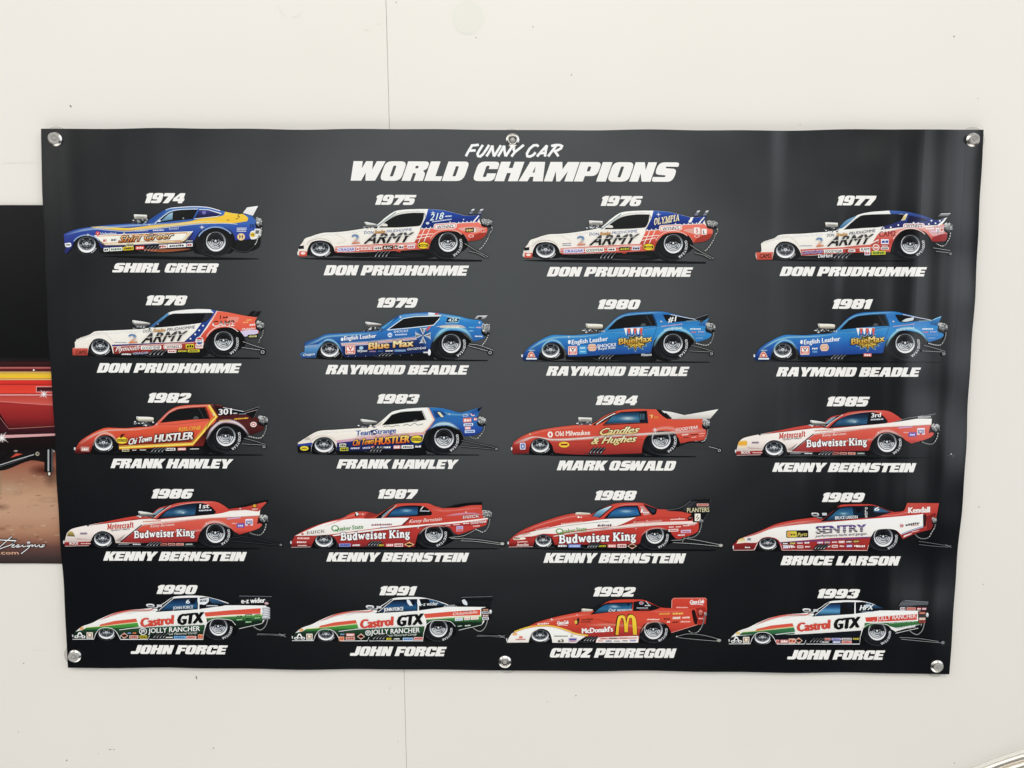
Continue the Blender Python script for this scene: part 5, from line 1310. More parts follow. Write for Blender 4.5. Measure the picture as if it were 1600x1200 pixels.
# 1980, 1981 and 1982 share one body
def fastback(i, label, dx, dy, kind):
    a = begin(i, label)
    a.shift(dx, dy)
    shadow_print(a, '85,506 500,505 1370,512 1375,518 900,520 400,515')
    a.P('370,468c 980,446c 1000,505 700,503 380,498', '#0a0b0d'); a.P('700,500 760,480 890,468 960,480 950,505', '#141518')
    wells(a, '960,470 975,400 1020,335 1090,300 1165,300 1225,330 1262,380 1100,505', '172,495 190,430 240,380 300,378 355,430 355,490')
    front_wheel(a, 268, 434, 76, 62); rear_wheel(a, 1118, 384, 67, 1118, 390, 112, 110, 30)
    a.part('body')
    a.P('76,470c 98,430 120,408 170,376 230,344 285,326 340,326 420,328 500,322 612,312 650,280 720,210 772,182 832,170 940,165 1042,164 1110,178 1200,200 1290,226c 1345,262c 1352,300 1384,322 1366,347 1282,377c 1262,345 1220,315 1150,298 1080,298 1020,330 985,370 964,446c 955,452c 700,462 392,476 386,462c 370,430 340,394 290,376 240,385 202,420 186,470 178,500c 86,506c 72,490',
        K[kind]['body'])
    if kind == 'red':
        a.part('paint_dark')
        a.P('1000,165c 1042,164c 1110,178 1200,200 1290,226c 1345,262c 1352,300 1384,322 1366,347 1282,377c 1262,345 1220,315 1150,298 1080,298 1020,330 985,370 964,446c 880,432c 960,345 1052,270 ', [(165, '#3a1216'), (230, '#48181c'), (300, '#54201f'), (377, '#34100f')])
        a.P('365,400c 420,360 1000,330c 964,446c 955,452c 700,462 392,476 386,462c', [(380, '#a83830@.0'), (450, '#6d1f1e@.85')])
        a.part('paint_stripe')
        for off, w, c in ((0, 20, '#d8742e'), (5, 13, '#f0d23a'), (9, 5, '#f8ea8a')):
            a.L(f'1000,168c 1052,250c {1012+off*.3},{290} {962+off*.3},352c {888},{440-off*.3}c {378},{466-off*.4}', w, c, False)
        a.L('985,166c 1036,248c 996,290 946,352c 880,428c 376,452', 5, '#e9a24a', False)
        soft_band(a, '978,400 1010,330 1080,272 1170,268 1240,310 1285,370', '990,410 1030,345 1090,298 1160,298 1225,325 1268,375', '#e6d4dc', 1.0)
    else:
        soft_band(a, '978,400 1010,330 1080,272 1170,268 1240,310 1285,370', '990,410 1030,345 1090,298 1160,298 1225,325 1268,375', '#9fd4ff', .85)
        soft_band(a, '640,300 800,292 960,268 1040,262', '640,318 800,312 960,292 1040,280', '#7ab8f4', .4)
    hl = '#ffd0c0' if kind == 'red' else '#a8d8ff'
    soft_band(a, '100,430 170,382 235,350 300,334 500,328 640,310', '110,448 180,400 245,368 310,352 500,344 645,324', hl, .6)
    soft_band(a, '192,450 215,390 270,352 330,366 375,420', '200,455 225,402 272,372 322,386 360,430', hl, .7)
    soft_band(a, '640,285 720,214 775,186 950,168 1040,168', '655,292 735,222 785,196 950,178 1040,176', hl, .55)
    glint(a, 640, 300, 6); glint(a, 1035, 232, 6)
    if kind == 'dark_wing': glint(a, 395, 340, 6)
    a.L('960,430 972,370 985,330 1006,262 980,184', 2.5, '#14285a@.7' if kind != 'red' else '#5a1a18@.7'); a.L('640,300 800,298 960,276 1010,266', 2.5, '#14285a@.6' if kind != 'red' else '#6a201c@.6')
    a.P('80,470c 182,466c 178,500c 86,506c 72,490', [(466, K[kind]['low'] + '@.1'), (500, K[kind]['low'] + '@.8')], False)
    a.E(70, 470, 6, 11, '#cfd3d8')
    a.part('window')
    a.P('668,290c 730,226 790,200 880,190 974,186c 1002,262c 860,270', '#0f1011', True); a.L('664,292c 728,224 790,197 880,187 978,183c 1006,264c', 3.5, '#16181c' if kind != 'red' else '#2a0d0c', False)
    a.P('890,264c 905,245 925,250 930,260', '#5c6064@.8'); a.L('930,190c 968,258', 4, '#3a3d40', False)
    a.P('1046,184c 1100,188 1200,208 1288,224c 1240,228 1210,229 1112,240c 1075,232', '#0b0c0e', True)
    a.L('1100,184c 1200,204 1290,222 1302,228c', 4, '#cfd6de'); a.L('1210,230c 1294,226', 3, '#9fb4cc')
    a.part('lettering')
    if kind == 'red':
        a.T('301', 1068, 236, 1160, 230, 40, '#f3f2ee', .06, .0); a.decal(1164, 216, 1200, 232, None, '#d0d0d0')
        a.T('RISLONE', 792, 350, 946, 336, 25, '#f0cf3c', -.002, .08, None, 0); a.E(398, 412, 40, 24, '#e9c838'); a.E(398, 412, 36, 20, '#f2d640'); a.R(364, 404, 434, 421, '#2a2314'); a.T('RISLONE', 368, 418, 430, 418, 12, '#f2d640', .03)
        a.T('Chi Town', 446, 442, 608, 414, 40, '#f6efe8', .04, .3, '#5a1512', .05)
        a.T('HUSTLER', 622, 424, 894, 402, 50, [(0, '#f8f4ee'), (.5, '#f2ece4'), (1, '#d8cfc8')], .08, .15, '#1a1012', .09)
        a.P('386,400c 392,372 426,366 430,362c 410,376 400,392', '#4a1a14'); a.T('Don Prudhomme', 1166, 272, 1284, 258, 18, '#f0b848', .0, .2) if False else a.decal(1166, 256, 1284, 274, None, '#f0b848', -.08); a.decal(1064, 268, 1160, 286, None, '#d8b06a', -.04)
        a.E(1310, 302, 22, 18, '#e9e0dc'); a.E(1310, 302, 15, 12, '#c85a54'); a.E(1310, 302, 7, 6, '#efe6e2')
        a.R(112, 456, 170, 488, '#c9968e', .02, 3); a.decal(116, 462, 166, 486, None, '#f4eae4')
    else:
        d = 10 if kind == 'plain_wing' else 0
        a.T('English Leather', 414 , 392, 666, 366, 31, '#f2f4f6', .04, .0); a.P('392,362c 404,362 406,380 398,390 388,380', '#e8eef8')
        for k in range(6):
            x = 778 + k * 21.5; a.P(f'{x},281c {x+21.5},279c {x+15-k*0.5},330c {x-(-8)+(5-k)*1.2},332c', '#d8584e' if k % 2 else '#f0eeec', False)
        a.R(800, 322, 890, 336, '#1c3f8a'); a.L('775,280 906,277', 3, '#e4e8f0', False)
        st = []
        for k in range(24):
            an = math.radians(k * 15); rr_ = (1.0 if k % 2 == 0 else .62) * (1 + .12 * math.sin(k * 2.3))
            st.append((856 + 100 * rr_ * math.cos(an), 376 + 56 * rr_ * math.sin(an), True))
        a.P([(856 + (x - 856) * 1.06, 376 + (y - 376) * 1.08, True) for x, y, c in st], '#b8cdea', False); a.P(st, '#1a1c1e', False)
        a.P([(856 + (x - 856) * .82, 376 + (y - 376) * .8, True) for x, y, c in st], [(330, '#5a5440'), (376, '#e0c054'), (420, '#c99a34')], False)
        for k in range(9): a.L([(856, 378), (856 + 76 * math.cos(k * .7 + .2), 378 + 42 * math.sin(k * .7 + .2))], 3.5, '#23221c', False)
        a.T('BlueMax', 738, 392, 970, 368, 40, [(0, '#f4e2a4'), (.6, '#e9c860'), (1, '#c9922e')], .07, 0, '#14161c', .06)
        a.part('lettering')
        a.T('#1', 1082, 238, 1142, 230, 36, '#eef0f0', .05, .1) if kind == 'dark_wing' else a.P('1092,232c 1120,214 1160,206 1178,200c 1172,222 1160,226 1120,234', '#cfd8dc')
        a.decal(1015, 262, 1200, 276, None, '#c4a8c8', -.12); a.T('GOODYEAR', 1054, 300, 1178, 284, 15, '#dbeafa', .01, .2)
        if kind == 'dark_wing':
            a.T('SHOCKS', 590, 414, 722, 402, 21, '#eef2f8', .05, .05); a.T('Royal Ride', 598, 430, 718, 420, 17, '#e4eaf4', .03, .05); a.T('Winston', 896, 474, 968, 470, 19, '#dfe2e4', .03, .1)
        else: a.R(828, 454, 884, 476, '#d8665e', -.01, 3); a.decal(828, 454, 884, 476, None, '#f2e4e0')
    a.part('sponsor_stickers')
    if kind != 'red':
        a.R(390, 404, 452, 464, '#e8dcd6', -.02, 8); a.R(394, 408, 448, 460, '#d4534a', -.02, 6); a.R(400, 414, 442, 442, '#f0e6e0', -.02, 4); a.T('V', 407, 439, 436, 438, 22, '#2a2426', .06); a.decal(398, 444, 446, 458, None, '#f4e8e2')
        if kind == 'dark_wing': a.R(463, 400, 518, 458, '#3f92dc', -.02, 5); a.decal(468, 408, 512, 424, None, '#eaf2fa'); a.decal(470, 434, 512, 448, None, '#bfe0f8')
        else: a.decal(466, 410, 512, 430, None, '#eaf2fa'); a.decal(474, 436, 506, 448, '#7fb4ea', '#2a5aa8')
        x = 524; a.P(f'{x},415c {x+10},392 {x+52},388c {x+64},410c {x+54},434 {x+12},438c', '#e4c4b0', True); a.R(x + 8, 402, x + 56, 424, '#d8854a'); a.T('NAPA', x + 11, 421, x + 53, 420, 15, '#f6ece4', .03)
        a.P('104,482c 118,448 134,440 146,446 164,480c', '#e0b8a8'); a.P('112,478c 124,452 134,448 142,452 156,476c', '#d4604e'); a.E(134, 466, 9, 8, '#f2dcd0'); a.R(98, 486, 172, 496, '#dfe6f0'); a.decal(112, 426, 164, 440, None, '#b4cdea')
        for x0, y0, x1, y1, c in ((1226, 276, 1320, 292, '#e4ecf4'), (1238, 298, 1280, 314, '#d8707a'), (1284, 296, 1340, 312, '#b8a8cc'), (1262, 318, 1352, 332, '#7088c8'), (1270, 340, 1330, 354, '#8aa4dc')):
            a.decal(x0, y0, x1, y1, None, c, .0)
    else:
        for x0, x1, bg, fg in ((398, 448, '#d8d0a0', '#1b1b1c'), (466, 500, None, '#e6e6e2'), (516, 570, None, '#e6e6e2'), (700, 768, '#efe9e6', '#2a2a2c'), (784, 842, '#e4908a', '#f6eeea'), (862, 940, None, '#efefec')):
            a.decal(x0, 472 - (x0 - 398) * .02 + (4 if not bg else 0), x1, 490 - (x0 - 398) * .02 - (3 if not bg else 0), bg, fg, -.02)
    pipes(a, 632, 464, 4, 24, -32, 30)
    blower(a, 512 + (0 if kind != 'red' else -14), 248, 630 + (0 if kind != 'red' else -12), 282, 314, 'roll')
    a.part('spoiler')
    if kind == 'dark_wing':
        a.P('1266,214c 1364,180c 1371,168c 1350,214c 1290,228c', '#15171a', False); a.L('1270,213 1362,181', 3, '#7f8790', False); a.P('1290,256c 1366,206c 1342,262c', [(206, '#4a90dc'), (262, '#1f4a9c')], False)
    elif kind == 'plain_wing':
        a.P('1288,248c 1318,214 1368,196c 1346,246 1336,262c', [(196, '#3a86d4'), (262, '#1c4288')], True); a.L('1306,222 1366,198', 4, '#a9d4f8', False)
    else:
        a.P('1240,214c 1300,190 1352,176c 1340,205 1308,262 1270,236c', '#0c0c0e', False); a.L('1244,213 1350,178', 3, '#8a8a8c', False); a.L('1352,178 1312,258', 3, '#6a6466', False); a.L('1250,224 1336,200', 3, '#b8a8a4', False)
    chute(a, 1348, 240, 64, 62, '1400,305 1396,340 1382,372 1362,394 1330,396 1280,384')
    bars(a, ['1244,398 1310,414 1395,440', '1232,436 1380,444'], (1384, 456, 17), '#a9abab')
    finish(a)
K = {'dark_wing': {'body': [(164, '#2f72c4'), (200, '#2a66b8'), (290, '#3484d4'), (340, '#2f7bcc'), (400, '#2760b4'), (450, '#1f4797'), (500, '#1a3a82')], 'low': '#162c66'},
     'plain_wing': {'body': [(164, '#2f78cc'), (200, '#2a68bc'), (290, '#3482d2'), (340, '#2d74c8'), (400, '#2556b0'), (450, '#1f4197'), (500, '#1a3a82')], 'low': '#162c66'},
     'red': {'body': [(164, '#e2604f'), (210, '#d24a3a'), (300, '#e4604f'), (345, '#d8523a'), (400, '#c8463a'), (450, '#a83a30'), (500, '#8e2c2a')], 'low': '#4a1214'}}
fastback(6, 'blue drag car picture with a striped top hat star burst and a dark rear wing', 0, 0, 'dark_wing')
fastback(7, 'blue drag car picture with a striped top hat star burst and a plain blue tail fin', 11, 0, 'plain_wing')
fastback(8, 'red drag car picture with a yellow stripe and a maroon tail', 52, -22, 'red')

# 1983
a = begin(9, 'white drag car picture with blue tail and orange script')
shadow_print(a, '65,484 500,486 1325,490 1330,496 900,496 400,494')
a.P('330,460c 940,430c 960,492 700,490 340,484', '#0a0b0d')
wells(a, '920,440 940,380 990,320 1070,292 1150,298 1200,335 1215,400 1080,490', '155,475 180,400 230,365 290,372 330,430 320,480')
front_wheel(a, 250, 424, 80, 62); rear_wheel(a, 1085, 376, 68, 1084, 382, 112, 106, 30)
a.part('body')
a.P('72,406c 130,370 190,335 240,322 320,318 400,312 500,305 600,288 650,255 720,195 770,180 860,168 970,163 1050,165 1120,178 1200,198 1270,181 1345,160c 1310,236c 1332,262 1352,290 1340,332 1280,357 1222,361c 1205,325 1152,296 1080,290 1000,305 952,340 935,400 926,440c 700,456 347,466 338,442c 325,410 290,375 240,368 196,385 170,420 160,474c 70,476c 68,430',
    [(163, '#f4f1ea'), (230, '#f2ede5'), (330, '#ede7dc'), (400, '#e2d9cd'), (476, '#d6ccc0')])
a.part('paint_blue')
a.P('974,163c 1050,165 1120,178 1200,198 1270,181 1345,160c 1310,236c 1332,262 1352,290 1340,332 1280,357 1222,361c 1205,325 1152,296 1080,290 1000,305 960,330c 946,340c 1016,248c', [(163, '#2f6fc0'), (195, '#2a66b8'), (260, '#2c62b4'), (310, '#2448a4'), (361, '#1d2f88')])
soft_band(a, '985,300 1050,262 1120,262 1190,300', '985,318 1050,290 1120,294 1185,322', '#bfe0f8', .9); soft_band(a, '1010,180 1100,190 1200,204 1300,184', '1015,215 1100,222 1200,222 1290,206', '#7ab4ec', .6)
a.P('342,404c 560,384 938,352c 935,400 926,440c 700,456 347,466 338,442c', [(352, '#24348c'), (400, '#1d2a70'), (466, '#11183e')])
a.P('64,426c 165,418c 160,474c 70,476c', [(418, '#27306a'), (440, '#0d0e16'), (476, '#0a0a0c')], False)
a.P('68,418c 165,406 172,412c 166,424 70,430c', '#2a3c96')
a.P('336,392c 560,364 945,330c 945,352 560,384 342,408c', [(330, '#e8a8a4@.3'), (360, '#e9b6b0@.95'), (408, '#c89ac0')])
a.L('978,166c 1018,248c 988,292 940,342', 5, '#e88a5a', False); a.L('968,166c 1008,246c 978,290 930,338', 3, '#e8c8a8', False)
soft_band(a, '90,398 190,340 245,330 400,322 600,300', '100,412 200,355 250,348 400,336 600,315', '#ffffff', .7)
a.P('118,378 155,372 158,384 124,390', '#c4bcae'); a.A(246, 425, 96, 66, 200, 335, 4, '#cfc6b8'); glint(a, 1120, 208, 5)
a.part('window')
a.P('658,285c 724,216 790,196 930,188c 956,248c 866,262 760,276', '#0e0f10', True); a.L('654,288c 722,214 790,193 934,185c 962,250c', 3, '#2a2a2c', False); a.P('866,262c 878,248 900,250 906,258', '#6a6c6e')
a.P('600,290c 650,262 660,250c 640,285', '#cfc8bc'); a.P('1006,186c 1064,188 1104,214c 1060,224 1030,236', '#1c3f86', True)
a.part('lettering')
a.T('1', 1040, 230, 1080, 226, 34, '#f2e7a8', .09, -.25, '#c9d8e4', .04)
a.T('Team Strange', 474, 358, 752, 336, 34, '#2f4fa4', .06, .05)
a.P('572,322c 606,316 604,322 590,334 618,345 600,352 580,348 596,340 574,334', '#1f2f6a'); a.L('474,366 752,342', 3, '#c88ab0', False)
a.T('Chi Town', 452, 428, 598, 412, 40, [(0, '#f6d44a'), (.5, '#f0a03a'), (1, '#d85a30')], .04, .3, '#15131c', .06)
a.T('HUSTLER', 602, 420, 846, 402, 48, [(0, '#f8e070'), (.5, '#f2b048'), (1, '#d8582c')], .08, .1, '#15131c', .06)
a.E(894, 383, 44, 29, '#1a1a16'); a.E(894, 383, 41, 26, '#ecd43e'); a.R(858, 373, 930, 393, '#1f1c14'); a.T('RISLONE', 862, 390, 926, 388, 14, '#ecd43e', .03)
a.L('664,296 700,290 720,296 760,286 776,292', 3, '#3a3a40'); a.L('800,288 830,280 850,288 880,270 900,284 940,276', 3, '#3a3a40'); a.E(115, 446, 29, 16, '#e9d23a'); a.decal(92, 438, 138, 454, None, '#2a2a20')
a.T('Goodyear', 1040, 290, 1124, 280, 14, '#d8eafa', .01, .2)
a.part('sponsor_stickers')
for x0, y0, x1, y1, bg, fg in ((1214, 210, 1252, 226, '#b8cbe8', '#2a4a90'), (1216, 236, 1274, 268, '#d86a60', '#f0e2dc'), (1220, 274, 1286, 292, '#dfe6f0', '#304a90'), (1228, 296, 1270, 316, '#e0908c', '#f6ecec'), (1228, 320, 1298, 340, '#c8d4ea', '#4060a8'), (1290, 234, 1312, 254, '#d8483e', '#f2e6e2')): a.decal(x0, y0, x1, y1, bg, fg, -.05)
a.E(1284, 206, 16, 16, '#e6dada'); a.E(1284, 206, 11, 11, '#cc4a50'); a.E(1315, 186, 10, 9, '#d8d8e4')
for x0, x1, bg, fg in ((358, 404, '#d8d4c0', '#3a3a30'), (362, 420, '#c9c43a', '#20201c'), (428, 506, None, '#d4cfe0'), (512, 578, None, '#c0bcd4'), (580, 600, '#d8665c', '#f4e8e4'), (606, 726, None, '#e4e2e0'), (734, 782, '#e8a09a', '#f6ecea'), (790, 872, '#f0ece8', '#23242a'), (878, 930, '#101114', '#e6e6e6')):
    y = 446 - (x0 - 360) * .025 - (22 if x0 == 358 else 0) + (6 if x0 == 362 else 0)
    a.decal(x0, y - 11, x1, y + 12, bg, fg, -.025)
pipes(a, 600, 440, 4, 22, -28, 30)
blower(a, 506, 244, 620, 280, 306, 'wedge')
a.part('spoiler'); a.P('1256,196c 1348,158c 1318,206c 1290,214c', [(158, '#1f3f86'), (214, '#2a58a8')], False); a.P('1314,172c 1349,158c 1322,196c', '#0c0d10', False)
chute(a, 1320, 226, 58, 60, '1366,288 1360,320 1340,350 1312,378 1280,372 1262,362')
bars(a, ['1206,392 1320,414 1455,446', '1198,432 1440,452'], (1448, 450, 13), '#8a8c8c')
finish(a)

# 1984
a = begin(10, 'red drag car picture with cream script and a pale upswept tail')
shadow_print(a, '55,488 500,490 1320,502 1325,508 900,508 400,500')
a.P('320,470c 940,470c 970,500 700,500 340,494', '#101113'); a.P('500,478 720,462 900,470 930,490 560,494', '#1a191b')
wells(a, '940,470 950,400 1000,345 1080,325 1160,335 1200,380 1205,430 1080,495', '155,480 175,405 230,374 280,385 325,430 320,485')
front_wheel(a, 240, 426, 76, 60); rear_wheel(a, 1080, 384, 66, 1082, 392, 114, 102, 26)
a.part('body')
a.P('56,402c 110,365 180,335 260,315 350,300 480,285 602,276 680,225 760,190 800,181 900,173 1042,175c 1072,195 1142,242 1300,241 1372,243c 1382,300 1392,330 1386,376 1332,396 1212,410c 1196,370 1165,336 1100,325 1020,335 970,375 950,430 944,480c 560,490 347,477 332,458c 320,420 280,386 230,375 186,395 166,440 160,480c 50,486c 45,440',
    [(173, '#d05040'), (240, '#d4513f'), (320, '#d04a3c'), (360, '#cc4a3e'), (410, '#b63c36'), (486, '#8e2c2a')])
soft_band(a, '60,406 120,378 200,362 320,376 520,368 760,348 980,335 1200,320 1385,300', '60,424 130,405 210,372 330,398 520,390 760,372 970,360 1200,350 1385,345', '#ffe4dc', .85, .4)
soft_band(a, '70,396 180,340 350,305 600,282', '90,404 190,352 350,320 600,298', '#ff9a88', .45); soft_band(a, '1010,340 1040,300 1150,290 1250,330', '1030,345 1060,325 1140,322 1210,350', '#ffb8a8', .6)
glint(a, 1036, 318, 11); glint(a, 170, 348, 6, '#ffe0b0'); glint(a, 852, 238, 6)
a.L('330,390 520,402 760,396 950,385', 2, '#8a2a28@.6')
a.P('56,404c 160,400 166,440 160,480c 50,486c 45,440', [(404, '#a8322c@.0'), (486, '#7a2024@.7')])
a.E(42, 448, 5, 12, '#d9dadb')
a.part('window')
a.P('684,280c 740,226 800,200 978,190c 986,265c 850,270', [(190, '#0d1a26'), (210, '#1c4464'), (240, '#3a7498'), (262, '#2a5674'), (280, '#101d28')], True); a.E(848, 238, 80, 20, '#d4e8ee@.8', 28, '#6aa0bc@0')
a.L('678,284c 738,222 800,196 980,187c 988,268c 850,274 678,286', 5, '#17120f', False)
a.P('926,196c 978,192c 984,264c 930,266', '#0e1218@.85', False)
for x in (932, 944, 956): a.P(f'{x},206c {x+6},206 {x+6},246c {x},248c', '#4a6a7c')
a.P('604,284c 690,228 752,196c 772,192 690,256 622,286', '#141314'); a.L('628,280c 694,236 760,202', 6, '#eee6e0')
a.P('1046,178c 1084,184 1150,242c 1118,240 1080,214', '#0e0d0f'); a.P('1082,184c 1160,196 1242,216c 1178,243c 1148,240 1118,214', [(184, '#e9e7e2'), (243, '#c8c6c0')], True)
a.L('1108,200 1150,238', 8, '#16161a', False)
a.part('lettering')
a.T('7', 996, 238, 1022, 234, 22, '#f0d27a', .07, -.2); a.decal(1026, 218, 1066, 244, None, '#d8823c', -.05)
a.E(310, 350, 18, 21, '#f2e6e0'); a.T('1', 304, 360, 316, 360, 20, '#c8443c', .05); a.T('Old Milwaukee', 344, 362, 586, 352, 34, '#f0e6dc', .03, -.02) 
a.T('Candles', 652, 352, 930, 334, 44, [(0, '#f6eec4'), (1, '#e6cf8c')], .07, .35, '#1a1112', .05); a.T('& Hughes', 592, 416, 912, 398, 46, [(0, '#f6eec4'), (1, '#e6cf8c')], .07, .35, '#1a1112', .05)
a.L('664,354 800,342 900,346', 5, '#e6cf8c'); a.T('GOODYEAR', 1180, 326, 1334, 308, 20, '#f2e8e2', .03, .1)
a.part('sponsor_stickers')
a.E(406, 420, 36, 20, '#e6c83a'); a.E(406, 420, 31, 16, '#f0d63e'); a.R(382, 413, 430, 426, '#b8342e'); a.decal(386, 414, 428, 426, None, '#1c1a16')
a.R(100, 408, 138, 454, '#e4e2ec', 0, 8); a.R(104, 412, 134, 450, '#7d92c4', 0, 6); a.E(119, 432, 10, 13, '#3a559c'); a.R(114, 424, 124, 440, '#dfe4f0')
for x0, y0, x1, y1, c in ((1218, 344, 1272, 362, '#f2d8d0'), (1280, 346, 1336, 360, '#2c1c1c'), (1340, 338, 1388, 352, '#f0b8ac'), (1230, 366, 1276, 378, '#3a2220'), (1286, 364, 1326, 376, '#f0c8bc'), (1336, 356, 1380, 368, '#e8b0a4')): a.decal(x0, y0, x1, y1, None, c, -.1)
pipes(a, 618, 442, 4, 24, -34, 40)
blower(a, 504, 230, 600, 262, 286)
a.part('spoiler'); a.P('1172,244c 1242,216 1476,174c 1420,240c', [(174, '#f0eee8'), (210, '#dcdad3'), (244, '#c2beb6')], False); a.L('1244,217 1474,176', 3, '#ffffff', False)
chute(a, 1368, 240, 50, 64, '1404,300 1398,350 1380,390 1350,402 1320,396')
bars(a, ['1410,434 1480,452'], (1484, 461, 18), '#c9cac8'); a.L('1200,430 1260,405 1300,400 1380,405', 8, '#111214'); a.L('1180,440 1300,440 1420,446', 3, '#3c3e40')
finish(a)

# 1985 and 1986
def coupe(i, label, dx, dy, winged):
    a = begin(i, label); a.shift(dx, dy)
    shadow_print(a, '50,500 500,505 1400,510 1400,515 900,520 400,515')
    a.P('390,470c 965,455c 960,500 700,500 410,498', '#0a0a0c'); a.L('410,496 950,494', 2.5, '#5a5c60', False)
    wells(a, '955,470 980,400 1020,355 1085,335 1155,345 1210,395 1200,440 1080,500', '210,495 230,430 270,395 325,390 380,430 375,495')
    front_wheel(a, 308, 446, 74, 60); rear_wheel(a, 1092, 404, 66, 1092, 408, 110, 96, 24)
    a.part('body')
    a.P('62,402c 95,375 200,350 330,325 450,300 560,282 642,275 700,230 780,210 830,195 930,185 1070,183 1122,196 1200,248c 1300,240 1402,240c 1400,280 1416,340 1390,371 1260,413c 1222,392 1195,366 1150,340 1080,335 1020,355 985,400 964,462c 600,471 402,472 396,450c 380,420 340,395 295,390 250,415 225,460 215,491c 45,496c 44,465c',
        [(183, '#f2ece6'), (300, '#efe7e0'), (400, '#ebe2da'), (440, '#d8ccc4'), (496, '#b8aaa2')])
    a.part('paint_red')
    a.P('205,352c 330,325 450,300 560,282 642,275 700,230 780,210 830,195 930,185 1070,183 1122,196 1200,248c 1120,268 900,290 690,310 640,302 520,315c', [(183, '#d2504a'), (240, '#c8423c'), (300, '#c4403a'), (352, '#c9463e')])
    a.P('586,350c 780,332 1000,308 1200,296 1402,284c 1416,340 1390,371 1260,413c 1222,392 1195,366 1150,340 1080,335 1020,355 985,400 964,462c 600,471 432,468c', [(284, '#d8645a'), (330, '#d4574e'), (385, '#cf4c44'), (400, '#b23a38'), (440, '#a03032'), (470, '#8e2a2e')])
    a.P('44,466c 226,462c 215,491c 45,496c', [(462, '#a83232'), (496, '#6a1c20')], False); a.L('48,494 214,490', 3, '#d8c4c0', False)
    a.L('214,350 450,320 560,306 720,305', 2.5, '#33202a@.8')
    a.L('582,346c 500,410 430,466', 7, '#2a1a30', False); a.L('572,346c 490,410 420,466', 4, '#efe7e0', False)
    a.P('398,455c 440,430 470,408c 430,466c', '#b4a49e@.8'); a.L('590,344 800,326 1000,306 1200,294 1400,282', 2.5, '#a83a3a')
    soft_band(a, '600,392 760,388 900,384 1000,372', '600,408 760,402 900,398 1000,392', '#ffd8d0', .6); soft_band(a, '985,380 1040,320 1120,315 1220,370', '995,390 1050,345 1110,340 1195,375', '#ffc8c0', .7)
    soft_band(a, '620,330 800,312 1000,296 1200,282', '620,342 800,328 1000,312 1200,298', '#ffb0a4', .5); soft_band(a, '780,216 930,190 1070,188', '785,224 930,198 1075,196', '#ffc8c0', .6)
    glint(a, 1030, 336, 5); a.P('60,440c 62,402 112,392 122,400 112,440c', [(395, '#f0c04a'), (418, '#e8a83a'), (440, '#f4e2c0')]) if not winged else a.P('62,425c 70,398 98,392 118,428c', [(392, '#c8b060'), (428, '#4a4636')])
    a.L('120,440 236,452', 3, '#b0a8a0'); a.E(40, 466, 5, 12, '#d0d0d0'); a.E(208, 352, 7, 5, '#1a1214')
    a.P('1388,300c 1402,280 1414,330c 1380,340c', '#3a1418')
    a.part('window')
    a.P('686,304c 740,254 800,224 870,206 965,195 1002,196 1062,220 1096,256c 1086,272c 900,288', [(195, '#0b0d12'), (250, '#0e1118'), (304, '#0a0b0e')], True)
    a.P('706,298c 780,234 860,210 962,200c 950,278c 860,286', [(200, '#0d1626'), (230, '#17304c'), (262, '#2c5a80'), (298, '#0d1a28')], True); a.E(850, 256, 62, 22, '#a9d0e2@.75', 28, '#5a94bc@0')
    a.P('640,296c 700,242 772,214c 782,216 716,258 664,298', '#1c1014'); a.P('660,270c 700,238 740,226c 710,250 676,276', '#8ab4c8@.8'); a.L('668,296c 716,256 784,212', 4, '#e8d8d2')
    a.E(868, 262, 14, 8, '#d8ecf4@.8', 20, '#d8ecf4@0')
    a.part('lettering')
    a.T('3rd' if not winged else '1st', 980, 232, 1050, 228, 30, '#eef0f2', .06, .05); a.decal(966, 238, 1078, 256, None, '#cfd6de', -.05)
    a.T('Motorcraft', 340, 378, 524, 362, 36, '#c2504c', .09, .08, None, 0, 'serif'); a.T('QUALITY PARTS', 368, 390, 498, 380, 12, '#44343c', .01)
    a.T('Budweiser King', 530, 436, 950, 420, 48, '#f6f2ee', .06, 0, '#54232c', .05, 'serif')
    a.decal(572, 318, 730, 332, None, '#d06a60', -.06); a.T('Kenny Bernstein', 640, 364, 808, 350, 16, '#f6e2dc', .01, .25)
    a.T('ROOS', 80, 484, 140, 482, 18, '#f4ece8', .05); a.decal(150, 470, 236, 482, None, '#e8c8c4'); a.decal(150, 398, 204, 416, '#c8bcc0', '#5a4a5e', -.02); a.decal(122, 442, 210, 450, None, '#d08a84')
    a.part('sponsor_stickers')
    a.decal(1160, 296, 1280, 314, None, '#cdb4dc', -.1); a.decal(1200, 328, 1250, 342, None, '#f0c0b8'); a.R(1240, 336, 1294, 366, '#6a5aa8', -.04, 3); a.decal(1244, 340, 1290, 362, None, '#d8d0ec')
    a.R(1300, 306, 1352, 352, '#e6dce8', -.04, 3); a.R(1305, 318, 1348, 342, '#2e3a8c', -.04, 2); a.T('TRICK', 1308, 338, 1346, 336, 15, '#f4f0f4', .05); a.P('1310,346c 1326,340c 1340,344c 1326,352c', '#c8443c')
    for x0, x1, bg, fg in ((410, 500, None, '#8a8e94'), (512, 578, None, '#d8dade'), (710, 756, '#c87a70', '#2a1a1a'), (762, 814, '#d89a90', '#3a1a1a'), (820, 872, '#e0a89e', '#a83a34'), (880, 938, '#3a4a46', '#b8c4bc')): a.decal(x0, 473, x1, 489, bg, fg)
    pipes(a, 650, 466, 4, 22, -36, 28)
    blower(a, 558, 252, 666, 288, 288, 'wedge')
    a.part('spoiler')
